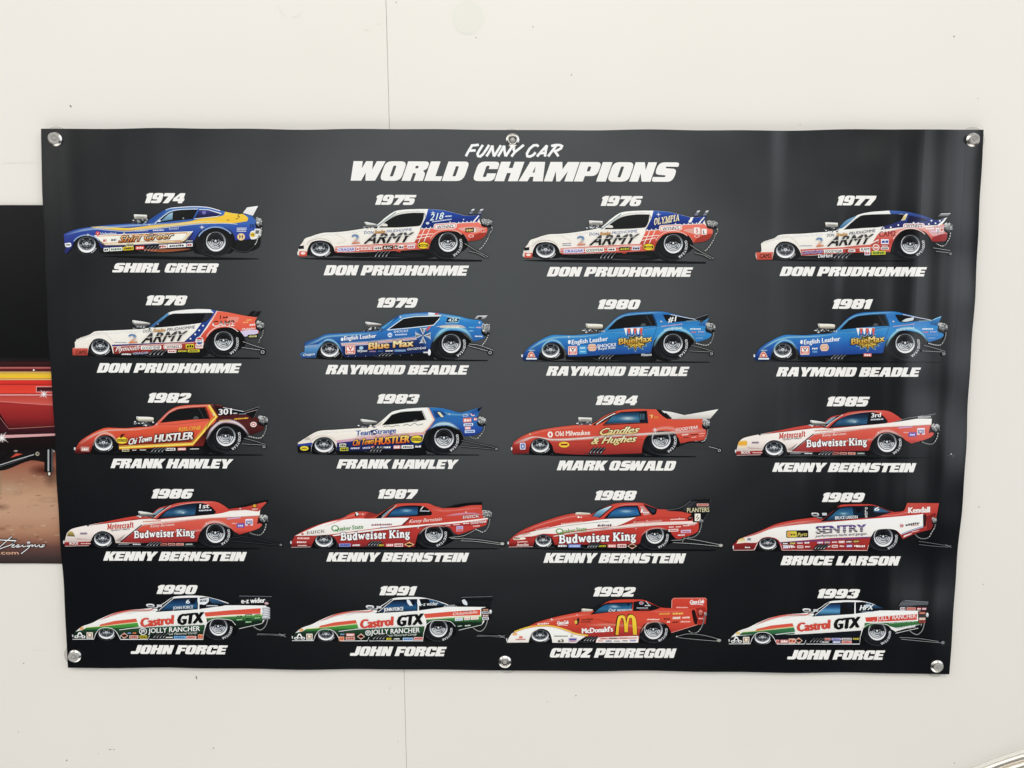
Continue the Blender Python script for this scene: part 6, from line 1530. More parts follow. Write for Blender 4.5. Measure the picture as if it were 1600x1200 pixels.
    if winged:
        a.P('1170,240c 1300,216 1400,196 1455,180c 1392,252c 1300,246 1200,250c', [(180, '#cf5248'), (215, '#c4423c'), (252, '#a83434')], False); a.P('1180,236c 1300,206 1390,184 1458,172c 1458,190c 1436,188 1300,222', '#141012', False); a.L('1200,250 1300,244 1392,254', 4, '#e8c8c0', False)
        glint(a, 1264, 234, 5); a.E(1364, 214, 17, 14, '#2a1c1a'); a.E(1364, 214, 13, 10, '#d8a83a'); a.decal(1340, 230, 1392, 244, None, '#f0c8c0', -.03)
    else:
        a.P('1140,266c 1232,234 1430,204c 1394,240c 1300,240', [(204, '#3a3c40'), (240, '#131417'), (266, '#0e0f11')], False); a.L('1140,264 1232,236 1428,206', 3, '#8a8e92', False); a.T('Winston', 1306, 240, 1394, 232, 18, '#dadada', .03, .15)
    chute(a, 1402, 274, 56, 58, '1444,334 1438,370 1420,402 1400,416 1360,412 1330,400')
    if winged: bars(a, ['1190,440 1290,425 1330,405', '1290,425 1420,456 1545,482', '1200,456 1530,486'], (1546, 484, 12), '#33363a')
    else: a.part('wheelie_bar'); a.E(1553, 500, 10, 12, '#2a2d33'); a.E(1538, 486, 4, 5, '#c8ccd2'); a.L('1510,496 1560,492', 2, '#4a4e55', False)
    finish(a)
coupe(11, 'red and white drag car picture with amber headlight and flat black wing', 0, 0, False)
coupe(12, 'red and white drag car picture with a red upswept rear wing', 6, -36, True)

# 1987
a = begin(13, 'red and white drag car picture with a low humped hood and long flat tail')
shadow_print(a, '30,466 500,470 1460,474 1465,480 900,482 400,480')
a.P('340,460c 890,445c 900,476 600,474 350,470', '#0a0a0c')
wells(a, '880,455 900,385 950,332 1020,318 1095,325 1140,370 1150,420 1010,475', '160,462 180,400 230,368 290,376 330,420 330,462')
front_wheel(a, 250, 418, 74, 56); rear_wheel(a, 1014, 370, 62, 1006, 376, 106, 98, 20, (-14, 76))
a.part('body')
a.P('48,387c 110,350 200,313 300,282 380,262 440,229 490,218 560,222 626,240c 650,225 680,206 746,167 800,161 900,160 976,162 1020,180 1082,196c 1200,166 1346,153c 1350,215 1386,268 1376,311c 1182,379c 1150,362 1130,335 1090,320 1020,314 950,330 905,372 884,442c 880,463c 360,461c 350,445 330,408 290,380 240,372 195,394 172,440 160,465c 24,468c 28,430',
    [(160, '#cc4a42'), (230, '#c8453d'), (300, '#c43f38'), (340, '#b83634'), (400, '#a83030'), (468, '#862428')])
a.part('paint_white')
a.P('48,387c 130,350 240,305 330,282c 480,266 560,268 700,262 842,262c 788,312c 640,330 520,346 300,376 190,384 120,388', [(262, '#f6f1ec'), (340, '#f0e9e2'), (388, '#e4d8d0')])
a.P('788,312c 842,262c 860,262c 806,312c', '#5a2028@.6', False)
a.P('800,318c 960,306 1200,284 1388,262c 1390,270 1200,296 960,318 700,342 520,362 320,388c 310,382 520,350', '#f4e6e0')
a.P('880,330 1000,310 1200,306 1378,286c 1378,300 1200,320 1100,322', '#a33032@.8')
a.L('50,388 200,386 320,392 520,366 700,346 960,322', 3, '#5a2228@.7')
soft_band(a, '250,318 360,272 440,238 490,226 570,230', '270,322 370,284 445,256 490,244 565,244', '#ff9a8c', .6)
soft_band(a, '1000,190 1090,205 1200,196 1340,180', '1000,215 1090,222 1200,212 1340,200', '#ff9c90', .5); soft_band(a, '905,372 950,328 1020,308 1100,318', '915,378 955,342 1020,322 1090,330', '#ffc8c0', .6)
soft_band(a, '1090,244 1180,226 1280,222 1350,232', '1090,254 1180,246 1280,240 1350,246', '#e8b8d4', .6)
glint(a, 520, 236, 5); glint(a, 1236, 222, 5); glint(a, 905, 330, 5)
a.P('24,440c 160,438c 160,465c 24,468c', [(438, '#8e2a2c@.0'), (468, '#5c181c@.8')], False); a.L('24,466 158,463', 3, '#d8c0b8', False)
a.E(22, 432, 5, 11, '#d4d5d6'); a.R(466, 222, 492, 250, '#1a1a1a', 0, 5); a.E(482, 236, 8, 9, '#efeee8'); a.R(470, 222, 484, 232, '#e6d6c8')
a.P('560,224 626,240c 600,256c 560,262 530,262', '#8e2a2a@.5')
a.part('window')
a.P('676,260c 738,198 790,180 905,176 960,190 1002,226c 996,243c 860,252', '#0c0d10', True)
a.P('690,256c 740,204 790,186 902,182c 900,240c 800,250', [(182, '#0f1830'), (205, '#1f4a78'), (225, '#2c6494'), (256, '#0e1a2a')], True); a.E(824, 212, 62, 18, '#9ad4ee@.8', 28, '#3f84b8@0')
a.P('608,262c 690,202 742,172c 752,172 690,226 652,262', '#15141a'); a.L('652,262 706,214 752,174', 4, '#e6d2ca'); a.P('650,250c 700,206 726,190c 700,220 672,250', '#8fb0bc@.6')
a.part('lettering')
a.T('1', 918, 206, 944, 204, 22, '#eef0f2', .07, .3); a.decal(908, 206, 992, 220, None, '#c8ced6', .02)
a.T('BUICK', 130, 376, 258, 362, 20, '#4a4a50', -.03, 0, None, 0, 'serif'); a.E(102, 374, 9, 7, '#c05a54')
a.E(328, 334, 26, 21, '#4f9450'); a.E(328, 333, 18, 14, '#f2ece6'); a.L('330,342 350,356', 8, '#4f9450', False); a.T('uaker', 352, 350, 440, 343, 26, '#4f9450', .035); a.T('State', 446, 342, 524, 335, 28, '#4f9450', .035)
a.T('KeystoneRoos', 562, 320, 738, 312, 14, '#8a4a6a', .03) if False else a.decal(562, 300, 738, 322, None, '#8a3a52', -.03); a.L('640,326 680,330 700,322', 3, '#6a7cc0')
a.T('Budweiser King', 368, 416, 848, 394, 52, '#f8f3ef', .07, 0, '#43181f', .05, 'serif')
a.T('Kenny Bernstein', 840, 298, 1070, 280, 24, '#f4d8d0', .02, .3); a.T('BUICK', 1214, 266, 1328, 256, 19, '#f2dcd8', .0, 0, '#7a3a48', .04, 'serif')
a.decal(56, 392, 158, 414, None, '#f0c8c0'); a.T('Autolite', 54, 438, 138, 436, 18, '#f0d0c8', .03, .1) if False else a.decal(54, 420, 140, 440, None, '#f4dcd6'); a.decal(60, 446, 138, 460, None, '#e8c8c2')
a.part('sponsor_stickers')
for x0, x1, y, c in ((1090, 1132, 316, '#e8b4b8'), (1142, 1200, 310, '#f0d0d0'), (1210, 1262, 302, '#f2dcd8')): a.decal(x0, y - 7, x1, y + 7, None, c, -.08)
a.T('GOODYEAR', 1268, 306, 1378, 294, 17, '#f4ece8', .03, .1); a.decal(1280, 312, 1340, 326, None, '#f0d4d0', -.06)
a.R(1170, 320, 1216, 356, '#c8b8dc', -.06, 3); a.decal(1172, 324, 1212, 338, None, '#5a5aa4'); a.R(1174, 340, 1214, 352, '#d85a58')
for x0, x1, bg, fg in ((356, 436, '#8a94cc', '#3a46a0'), (442, 506, None, '#e2e2e4'), (628, 668, '#3a341c', '#d8b83a'), (680, 734, '#d8706a', '#f2e4e0'), (740, 800, '#e6d0cc', '#a33a3a')): a.decal(x0, 440, x1, 462, bg, fg, -.01)
a.P('808,446c 842,428c 878,446c 842,464c', '#e9c890', False); a.P('818,446c 842,433c 868,446c 842,459c', '#d8803a', False); a.R(824, 440, 862, 452, '#1c1a18')
pipes(a, 590, 424, 4, 20, -34, 32, '#7a7e82')
a.part('spoiler'); a.P('1080,194c 1200,164 1348,152c 1348,172c 1260,176 1180,190', '#0c0a0c', True)
chute(a, 1352, 208, 64, 56, '1402,268 1396,310 1376,346 1350,360 1330,352 1300,338', False)
bars(a, ['1120,398 1220,384 1300,345', '1130,404 1300,410 1480,436', '1215,395 1215,420', '1200,420 1300,424 1475,446'], None, '#c2c4c2'); a.E(1490, 444, 20, 16, '#17181a'); a.E(1488, 440, 14, 10, '#b9b9b2')
finish(a)

# 1988
a = begin(14, 'red and white drag car picture with a black rear wing bearing a cream word')
shadow_print(a, '30,470 500,476 1460,484 1465,492 900,492 400,486')
a.P('330,440c 915,440c 920,482 600,478 340,470', '#0a0a0c')
wells(a, '915,455 935,390 985,345 1050,333 1115,340 1165,390 1165,430 1020,480', '190,460 205,400 245,376 300,384 330,425 330,462')
front_wheel(a, 262, 420, 68, 53); rear_wheel(a, 1036, 378, 62, 1034, 388, 106, 96, 18, (-10, 76))
a.part('body')
a.P('50,392c 110,350 200,310 300,275 400,245 490,230 600,236c 640,210 680,190 736,169 800,158 940,157 972,166 1062,202c 1130,206 1282,232 1302,272c 1340,290c 1336,350 1300,376 1190,413c 1162,386 1130,346 1060,335 1000,345 950,382 930,440 914,446c 340,448c 332,425 320,398 290,380 250,376 215,394 198,430 190,463c 22,466c 25,420',
    [(157, '#cc4a44'), (240, '#c8433c'), (330, '#c03c36'), (400, '#b03230'), (466, '#8a2628')])
a.part('paint_white')
a.P('52,394c 120,372 300,330 430,302 560,288 700,270 905,258c 840,290 770,320c 640,332 500,348 350,372 260,372 180,390', [(258, '#f6f0ea'), (330, '#f0e8e0'), (394, '#e6dad2')])
a.P('770,322c 900,300 1100,290 1310,284c 1330,300 1100,312 900,326 700,344 500,366 340,394c 330,388 500,356', '#f0dcd4')
a.L('60,392 200,352 330,330 560,300 720,285', 2.5, '#5a2a2c@.8'); a.L('770,320 900,282 1060,262 1280,262', 2.5, '#8a2c2e@.8'); a.L('90,400 340,392 500,362 800,330 1000,316 1320,306', 2.5, '#7a282a@.8')
soft_band(a, '60,380 200,318 330,274 480,240 590,242', '70,386 210,330 340,290 490,258 590,256', '#ff9c90', .6); soft_band(a, '780,312 960,296 1120,292 1310,300', '780,324 960,312 1120,308 1310,312', '#ffd8d0', .5)
soft_band(a, '770,176 850,164 950,163', '770,184 850,172 950,171', '#ffb0a4', .7); soft_band(a, '935,380 990,338 1060,326 1130,340', '945,388 992,350 1060,338 1120,352', '#ffc4bc', .6)
a.P('22,430c 195,428c 190,463c 22,466c', [(428, '#a02e2c@.0'), (466, '#6a1c20@.8')], False); a.L('22,464 188,461', 3, '#d8c0b8', False); a.E(18, 436, 5, 10, '#d8d8d8')
a.P('50,402c 130,396 140,408 60,414', '#efe6da'); a.P('56,404 100,402 100,408 60,410', '#8a7a62')
a.P('930,180c 955,182c 1006,236c 960,244c', '#d8a8a4@.8'); a.decal(936, 186, 950, 236, None, '#f6e8e6'); a.decal(948, 216, 1000, 232, None, '#f2e0de')
glint(a, 905, 336, 4); glint(a, 1206, 268, 6)
a.part('window')
a.P('680,268c 738,212 800,182 916,176c 944,246c 860,262', '#0d0d10', True); a.P('700,264c 746,214 806,188 910,182c 930,242c 850,254', [(182, '#132446'), (205, '#235a92'), (228, '#2f6ea4'), (264, '#122840')], True); a.E(836, 216, 70, 18, '#b4dcf0@.8', 28, '#4f94c4@0')
a.P('602,250c 640,214 732,178c 738,182 690,220 648,260c', [(178, '#dce9ee'), (215, '#7fb0cc'), (260, '#2a5070')], True); a.L('598,252c 640,212 734,174', 5, '#14141a'); a.L('650,262 700,218 742,180', 6, '#17151a')
a.P('954,164c 1052,200c 1040,236 1016,242c 990,210', '#0e1014', True); a.P('975,180c 1040,204c 1034,220 1020,228c', '#2a3a4a@.8')
a.part('lettering')
a.T('PLANTERS', 0, 0, 1, 0, 1, '#000000') if False else None
a.E(374, 354, 26, 19, '#5a9a44'); a.E(374, 353, 18, 12, '#f2ece6'); a.L('378,362 396,376', 8, '#5a9a44', False); a.T('uaker', 398, 366, 484, 358, 25, '#5a9a44', .035); a.T('State', 490, 357, 562, 350, 27, '#5a9a44', .035)
a.decal(626, 302, 748, 328, None, '#6a3a4c', -.02); a.decal(650, 330, 722, 342, None, '#b8a8b0')
a.T('Budweiser King', 370, 436, 905, 414, 56, '#f8f3ef', .07, 0, '#43181f', .05, 'serif')
a.T('Kenny Bernstein', 884, 304, 1084, 290, 20, '#efc2ba', .01, .3); a.T('HARDEES', 1130, 280, 1256, 272, 17, '#efc0b8', .02) if False else a.decal(1130, 264, 1256, 282, None, '#efc4bc', -.05)
a.T('MAC TOOLS', 366, 314, 548, 296, 17, '#e8b0a4', .01) if False else a.decal(366, 296, 548, 314, None, '#e8b4a8', -.1); a.decal(196, 338, 312, 356, None, '#d8a0a0', -.22); a.decal(110, 372, 180, 390, None, '#d89c94', -.26)
a.T('Autolite', 76, 458, 160, 455, 18, '#f4dcd6', .04, .1); a.decal(72, 420, 160, 438, None, '#eec0b8', -.04)
a.part('sponsor_stickers')
for x0, x1, y, c in ((1128, 1170, 326, '#f4d8d4'), (1176, 1220, 324, '#f0d4d0'), (1226, 1282, 316, '#f4dcd8'), (1256, 1320, 310, '#f2d0cc')): a.decal(x0, y - 7, x1, y + 7, None, c, -.05)
a.decal(1130, 340, 1198, 358, '#f0e4e0', '#a83a3a', -.04); a.R(1216, 346, 1286, 368, '#cdb8d4', -.04, 3); a.decal(1218, 350, 1284, 366, None, '#b84a58'); a.T('RAM', 1190, 388, 1250, 380, 15, '#f6eeec', .04, .2) if False else a.decal(1188, 374, 1250, 390, None, '#f6eeec', -.05)
for x0, x1, bg, fg in ((356, 430, None, '#e8e8ea'), (434, 522, '#5a74b8', '#c4d0ee'), (640, 700, '#2a2a1e', '#c8c23a'), (708, 768, '#d87a72', '#f4e6e2'), (776, 838, '#e6d4d0', '#a83a3a')): a.decal(x0, 444, x1, 468, bg, fg)
a.P('846,457c 878,436c 910,457c 878,478c', '#e6c8b0', False); a.P('854,457c 878,441c 902,457c 878,473c', '#b04a34', False); a.R(858, 450, 898, 464, '#181614')
pipes(a, 606, 436, 4, 18, -40, 32, '#4a4d50')
a.part('engine'); a.P('484,240c 488,224 560,226 588,228c 584,238c', [(224, '#fbe9d8'), (240, '#b8a89a')]); a.E(506, 256, 8, 7, '#f4e4d8'); a.E(524, 258, 6, 5, '#e8d0c4')
a.part('spoiler')
a.P('1110,212c 1218,186 1284,138c 1424,133c 1402,232c 1362,292c 1300,292c 1296,236 1220,218', [(133, '#0e0e10'), (180, '#26272a'), (220, '#121214'), (292, '#0c0c0e')], False)
a.L('1116,210 1220,188 1286,142', 3, '#6a6d70'); a.L('1424,134 1404,230 1362,290', 3, '#4a4c50', False); a.P('1230,205c 1290,150 1330,148c 1290,180 1262,214', '#3a3c40@.8')
a.decal(1326, 162, 1408, 180, '#d8a8a0', '#b03a36'); a.R(1312, 232, 1352, 284, '#ece4d8', 0, 4); a.L('1336,242 1322,262 1342,258 1326,278', 5, '#4a4236', False)
a.P('1262,262c 1292,240 1296,270c 1270,280', '#1a0e10'); a.L('1270,264 1290,258', 4, '#e09088', False)
a.part('lettering'); a.T('PLANTERS', 1258, 222, 1412, 218, 30, '#e9dfb8', .02, 0, '#15130f', .03)
chute(a, 1344, 272, 28, 26, '1360,300 1352,340 1335,372 1310,392 1280,400 1262,390', False)
bars(a, ['1150,418 1230,412 1270,396', '1230,400 1350,420 1480,446', '1230,412 1226,432', '1160,432 1300,440 1480,458'], None, '#c6c8c4'); a.E(1494, 456, 18, 14, '#141517'); a.E(1492, 452, 14, 10, '#b4b2aa')
finish(a)

# 1989
a = begin(15, 'white drag car picture with red top, tall red tail and purple lettering')
shadow_print(a, '30,488 500,490 960,492 960,498 500,498')
a.P('340,450c 960,450c 950,494 600,492 350,488', '#0a0a0c')
wells(a, '950,480 965,410 1010,352 1080,338 1150,348 1190,395 1180,450 1060,490', '170,485 190,430 230,404 290,402 330,430 345,485')
front_wheel(a, 264, 440, 72, 50); rear_wheel(a, 1066, 394, 66, 1068, 398, 106, 94, 22, (-14, 74))
a.part('body')
a.P('78,404c 150,375 220,348 320,305 430,280 560,262 642,255c 720,205 762,174 820,168 960,167 1010,175 1100,210 1142,222c 1200,215 1216,198 1230,158c 1452,160c 1430,262 1396,342c 1300,366 1200,409c 1182,382 1150,346 1080,338 1010,350 980,392 965,450 954,489c 360,487c 348,455 330,418 300,402 260,398 220,408 195,438 178,480 165,488c 22,488c 35,440 60,412',
    [(158, '#c4443e'), (230, '#bc3c38'), (300, '#c4423c'), (350, '#b43634'), (430, '#a42e2e'), (489, '#8a2426')])
a.part('paint_white')
a.P('78,404c 180,378 300,335 450,312 640,296 830,280 1100,258 1300,240 1342,234c 1342,330c 1190,378c 1150,346 1080,338 1010,350 980,392c 700,402 480,420 350,430c 330,410 300,398 260,394 220,404 190,432 110,434c 45,440c', [(234, '#f6f2ee'), (340, '#f0ebe5'), (440, '#e2dad4')])
for off, c in ((0, '#3c4a96'), (7, '#7c3a5a')): a.L(f'345,{434+off} 500,{424+off} 760,{408+off} 976,{394+off}', 4, c)
for off, c in ((0, '#4a5aa0'), (8, '#5a3a6a')): a.L(f'1192,{372+off} 1260,{346+off} 1345,{320+off}', 4, c)
a.L('95,398 200,362 320,320 450,304 640,290', 3, '#d88a82'); a.L('350,312 560,294 760,284', 2, '#a8908a@.7')
a.P('1196,394c 1262,360 1394,322c 1396,342c 1300,366 1200,409c', '#a63030'); a.P('1204,398c 1262,372 1262,366c 1208,384c', '#e8d8d4'); a.decal(1256, 352, 1318, 366, None, '#f0c8c4', -.2)
a.P('22,442c 178,434c 165,488c 22,488c', [(434, '#8e2628'), (488, '#6e1c20')], False); a.L('24,486 164,485', 3, '#e4ccc4', False); a.L('168,486 180,462 192,438', 4, '#f0e0d8'); a.L('362,486 952,488 964,450', 3, '#f2c4bc', False); a.L('352,440 362,486', 3, '#f2c4bc', False)
soft_band(a, '160,372 320,318 440,290 620,270', '170,380 330,330 450,304 620,286', '#ffb0a4', .6); soft_band(a, '960,240 1140,235 1230,215 1300,205', '960,255 1140,250 1230,235 1300,228', '#ff9c92', .5)
a.P('50,440c 62,412 100,402 108,432c', [(402, '#d8b45a'), (440, '#f2ead8')]); a.E(24, 466, 4, 14, '#e0dcdc'); a.R(120, 400, 148, 420, '#b8bac0'); a.decal(122, 402, 146, 418, None, '#4a4c58')
a.P('1340,240c 1362,238 1362,318c 1342,326c', '#3a1518'); a.L('1430,262 1398,338', 4, '#7c2024', False); a.P('1365,250c 1430,230 1396,340c 1368,345c', '#8e2628@.8')
a.P('1216,200c 1230,160c 1300,160c 1260,214c', '#d85a50@.5', False)
glint(a, 1020, 242, 4)
a.part('window')
a.P('630,287c 700,232 760,188 930,178c 928,262c 800,276', '#0b0d12', True); a.P('660,282c 716,236 772,194 924,184c 922,258c 800,270', [(184, '#16243c'), (210, '#28587e'), (235, '#33698e'), (282, '#101c2a')], True); a.E(790, 232, 50, 18, '#a4d4e8@.75', 28, '#4a8cb0@0')
a.P('850,182c 926,180c 924,262c 860,268', '#0a121e@.7', False); a.E(894, 210, 18, 16, '#0a0c12')
a.P('936,176c 1012,180 1124,222c 1080,236 1010,256 936,264c', '#15181e', True); a.P('1000,184c 1040,192 1112,222c 1050,222 1000,218', '#3a6488@.9')
a.R(928, 176, 938, 264, '#2a2c34'); a.L('642,258 720,208 764,178', 5, '#1a1216'); a.P('600,262c 690,216 740,186c 748,186 690,236 640,270', '#131318')
a.part('lettering')
for k, ch in enumerate('OLDS'): a.T(ch, 938, 202 + k * 19, 956, 202 + k * 19, 15, '#f2f2f2', .05)
a.T('6', 1002, 212, 1038, 212, 26, '#eaf2f8', .06, .1)
a.T('BRUCE LARSON', 730, 272, 886, 265, 21, '#f0f2f4', .03)
a.T('SENTRY', 594, 370, 948, 356, 50, [(0, '#7a5aa0'), (.45, '#4a3a78'), (.55, '#1e1c2c'), (1, '#101018')], .12); 
for k in range(3): a.L(f'594,{339+k*12} 944,{325+k*12}', 2.5, '#efeae6')
a.T('performance tachs and gauges', 594, 396, 950, 378, 17, '#5a5468', .02, .15)
a.part('sponsor_stickers')
a.R(392, 350, 544, 400, '#15130f', -.02, 8); a.R(398, 355, 464, 396, '#d8c84a', -.02, 5); a.R(402, 358, 420, 393, '#e09a5a'); a.decal(416, 366, 460, 388, None, '#2a2618'); a.T('Parts', 468, 392, 538, 386, 26, '#e2cf6a', .02, .2)
rnd = random.Random(3)
for k in range(12):
    x = 364 + k * 50 + (40 if k > 3 else 0)
    if x > 900: break
    bg = ['#1a1416', '#2a2a20', None, None, '#a85a8a', '#7a5a9c', None, '#d8a09a'][k % 8]
    a.decal(x, 430 - k * 1.5, x + 44, 448 - k * 1.5, bg, ['#f2e8e4', '#e2cc6a', '#f2dcd8', '#f6ecea'][k % 4], -.02)
    a.decal(x + 4, 456 - k, x + 46, 474 - k, ['#7a78b8', None, '#e8d4d0', None][k % 4], ['#f2ecec', '#f6e4e0', '#a03434', '#f0dcd8'][k % 4], -.01)
a.T('TRW', 366, 474, 444, 470, 22, '#f4ece8', .06, .15); a.T('SunLite', 870, 468, 944, 464, 22, '#f6e4e0', .02) if False else a.decal(870, 446, 944, 470, None, '#f6e4e0'); a.P('100,458c 144,456c 144,474c 100,476c', '#5a1618', False); a.decal(100, 458, 144, 474, None, '#f4e4e0')
a.E(1192, 316, 14, 14, '#d8b8b8'); a.decal(1180, 306, 1206, 326, None, '#b8404a'); a.T('Chapman', 1206, 326, 1326, 300, 22, '#2c262c', .03, .1) if False else a.decal(1206, 300, 1326, 326, None, '#2c262c', -.16); a.decal(1250, 312, 1320, 322, None, '#c05a5a', -.1)
a.part('lettering'); a.T('Kendall', 1236, 228, 1390, 222, 38, '#f6e6e2', .09, .02)
pipes(a, 622, 446, 4, 20, -34, 34, '#5a5d60')
a.part('engine'); a.P('564,232c 570,226 612,228 620,238c 612,252 580,252', [(226, '#f0f2f4'), (252, '#6a6e72')]); a.R(640, 226, 672, 244, '#c9ccce', .02, 4); a.R(578, 232, 606, 242, '#2a2c2e'); a.L('604,258 640,262', 8, '#8a8e92', False)
chute(a, 1404, 260, 34, 40, '1428,296 1420,330 1400,362 1380,396 1340,406 1310,398 1285,376', True)
bars(a, ['1310,424 1420,440 1530,458', '1312,446 1420,458 1510,464'], None, '#7c7f80'); a.L('1495,446 1536,466', 3, '#9a9c9c', False); a.L('1505,466 1534,452', 3, '#7a7c7c', False)
finish(a)

# 1990, 1991 and 1993 share one livery
def livery(i, label, dx, dy, kind, tail=0, bw=False):
    a = begin(i, label); a.shift(dx, dy)
    a.L('110,438c 1010,440c', 5, '#000000@.7', False)
    wells(a, '1010,430 1025,370 1065,312 1120,298 1180,304 1230,345 1240,400 1110,440', '255,432 270,392 310,362 370,360 410,385 425,432')
    front_wheel(a, 340, 396, 68, 50);
    sh = {0: 0, 1: 4, 3: 18}[kind]
    rear_wheel(a, 1118 + sh, 350, 62, 1120 + sh, 362, 102, 84 if kind != 3 else 92, 10, (-10, 76))
    a.part('body')
    T = tail
    top = f'1050,145 1150,172 1192,188c 1152,202c 1300,202 {1450+T},204c {1440+T},300 {1420+T},331c 1262,366c'
    if kind == 3: top = f'1040,142 1120,165 1160,200c 1152,206c 1300,206 {1455+T},208c {1446+T},290 {1440+T},318c 1300,376c'
    a.P(f'128,384c 170,350 240,325 300,295 400,255 500,235 620,225 690,214c 740,185 800,146 860,137 980,135 {top} 1240,338 1208,306 1150,296 1080,298 1040,325 1020,380 1014,439c 440,439c 430,412 410,384 380,362 330,355 290,368 265,398 256,436c 108,438c 104,428 118,398',
        [(135, '#f4f2ee'), (230, '#f2efe9'), (300, '#efece6'), (340, '#e8e6e0')])
    a.part('paint_red')
    a.P('285,308c 400,256 500,235 640,230c 690,216c 640,242 500,248 400,272', [(225, '#e08a80'), (250, '#d6584e'), (308, '#cc4640')])
    a.P('300,334c 400,310 548,294c 556,316c 420,332 290,348c', [(294, '#d84a3e'), (348, '#d2604e')], False)
    if kind != 3:
        a.P(f'1020,252c 1200,236 {1412+T},222c {1410+T},260c 1200,268 1030,281c', [(222, '#d84c3e'), (281, '#d65648')], False)
    else:
        a.P(f'1052,254c 1200,244 {1412+T},230c {1410+T},270c 1200,282 1058,284c', [(222, '#cf3f38'), (281, '#d0463e')], False)
    a.part('paint_green')
    a.P('200,358c 300,350 420,338 558,322c 566,350c 420,366 300,370 180,372c', [(322, '#6aae4a'), (335, '#4a9a3c'), (372, '#2f6e34')], False)
    a.L('200,356 300,348 420,335 558,318', 3, '#d4d870')
    if kind != 3:
        a.P(f'1034,292c 1200,280 {1440+T},268c {1420+T},331c 1262,366c 1240,338 1208,306 1150,296 1080,298 1040,325c', [(268, '#6ab84a'), (288, '#3f7c44'), (312, '#152a1c'), (366, '#0a100d')], False)
        a.L(f'1034,288 1200,276 {1440+T},264', 3, '#d4d870')
        a.P('128,384c 180,372c 300,368 566,352 1025,332c 1020,380 1014,439c 440,439c 430,412 410,384 380,362 330,355 290,368 265,398 256,436c 108,438c 104,428 118,398', [(332, '#2f5a34'), (365, '#24482c'), (395, '#152a1c'), (439, '#0a100d')])
    else:
        a.P('200,362c 300,352 420,340 558,324c 566,352c 420,368 300,372 180,376c', [(324, '#3f8050'), (376, '#24553a')], False)
        a.P(f'1048,292c 1200,290 {1440+T},278c {1440+T},300c 1280,330 1240,320 1180,302 1120,298 1046,330c', [(278, '#3f7c44'), (330, '#2a5a34')], False)
        a.P('158,382c 300,372 560,350c 564,368c 420,376 360,372 300,366 250,380 150,392c', [(350, '#2f6640'), (392, '#234a34')])
        a.P('128,390c 180,384c 300,372 566,372 1025,344c 1020,380 1014,439c 440,439c 430,412 410,384 380,362 330,355 290,368 265,398 256,436c 108,438c 104,428 118,398', [(344, '#10141c'), (439, '#090b10')])
        a.P(f'1262,352c {1440+T},300c {1440+T},318c 1300,376c', [(300, '#0e131a'), (376, '#0a0c10')], False)
    W2 = '#f2f2ee'
    a.L('437,412 440,438c 628,438c 640,412', 3.5, W2, False); a.L('640,438c 1013,438c 1018,385 1036,330', 3.5, W2, False); a.L('106,437c 254,436c 268,398', 3.5, W2, False); a.L('268,398 292,368 330,356 380,363 412,388 438,436', 3.5, W2)
    a.L('1020,380 1040,325 1082,299 1150,297 1208,307 1238,338', 3, W2); a.L(f'1262,364c {1420+T},328c', 3, '#e4e6e2', False)
    a.L('430,372 566,356 800,344 1030,334', 4, W2)
    soft_band(a, '300,300 400,262 500,242 640,232', '310,308 410,274 500,256 640,242', '#ffffff', .7)
    a.L('500,242 620,236 680,240', 2.5, '#b0aaa4'); a.L('480,262 560,246 640,242', 2, '#c8beb6')
    a.P('155,372c 160,356 180,354 184,370c', '#e8a868' if kind < 2 else '#e8c87a')
    glint(a, 1110, 276, 4); glint(a, 985, 142, 4)
    a.part('window')
    a.P('682,248c 786,162 842,152 978,148c 976,230c 850,238', '#090b10', True)
    if kind == 3:
        a.P('700,246c 776,178 822,162 880,158c 876,232c 800,236', [(158, '#12203c'), (185, '#265488'), (208, '#5a9cc8'), (236, '#1a3a5c')], True); a.P('884,152c 976,150c 974,228c 880,232c', '#0b0c10', False)
    else: a.P('712,242c 790,172 846,158 972,154c 970,226c 850,234', [(154, '#0d1626'), (185, '#1a3e66'), (205, '#265682'), (242, '#0d1828')], True)
    a.P('986,148c 1050,148 1186,190c 1150,206 1100,212 986,228c', '#0c0e14', True); a.P('1055,152c 1100,160 1180,190c 1140,192 1070,186', [(152, '#3a6890'), (192, '#1a3048')], True)
    a.E(940, 174, 20, 18, '#0b1220'); a.P('690,222c 740,190 796,150c 806,150 740,206 702,236', '#10141c'); a.L('704,238 766,186 812,150', 4, '#e8e8e6')
    if kind < 2: a.P('974,150c 988,148c 1000,190 990,196c 976,186', '#e8ecee')
    a.part('lettering')
    a.T('Castrol', 576, 352, 812, 329, 60, '#d0483e', .12, .04); a.T('GTX', 832, 336, 1022, 320, 72, '#0c0d0e', .13, .12)
    if kind == 0: a.T('6', 892, 190, 922, 188, 26, '#e6eef6', .08); 
    if kind == 0: a.T('JOHN FORCE', 803, 230, 943, 222, 20, '#e4ecf4', .03)
    if kind == 0: a.P('978,160c 1052,150c 1050,176 1024,196 990,194c', '#e6e9ec'); a.T('Mike', 984, 184, 1046, 174, 20, '#2a2c34', .04, .2) if False else a.decal(984, 158, 1046, 186, None, '#6a7078', -.08); a.decal(1024, 196, 1126, 212, None, '#c8ced4')
    if kind == 1:
        a.T('JOHN FORCE', 742, 234, 878, 226, 24, '#eef2f6', .05); a.P('900,150c 920,156 944,196c 920,190 906,176', '#d8e2ea'); a.L('915,178 926,196', 6, '#e8eef4')
        a.T('e-z wider', 990, 196, 1120, 190, 24, '#e4eaee', .02, .1); a.T('GOODYEAR', 1160, 206, 1256, 198, 13, '#d8dce0', .03, .1)
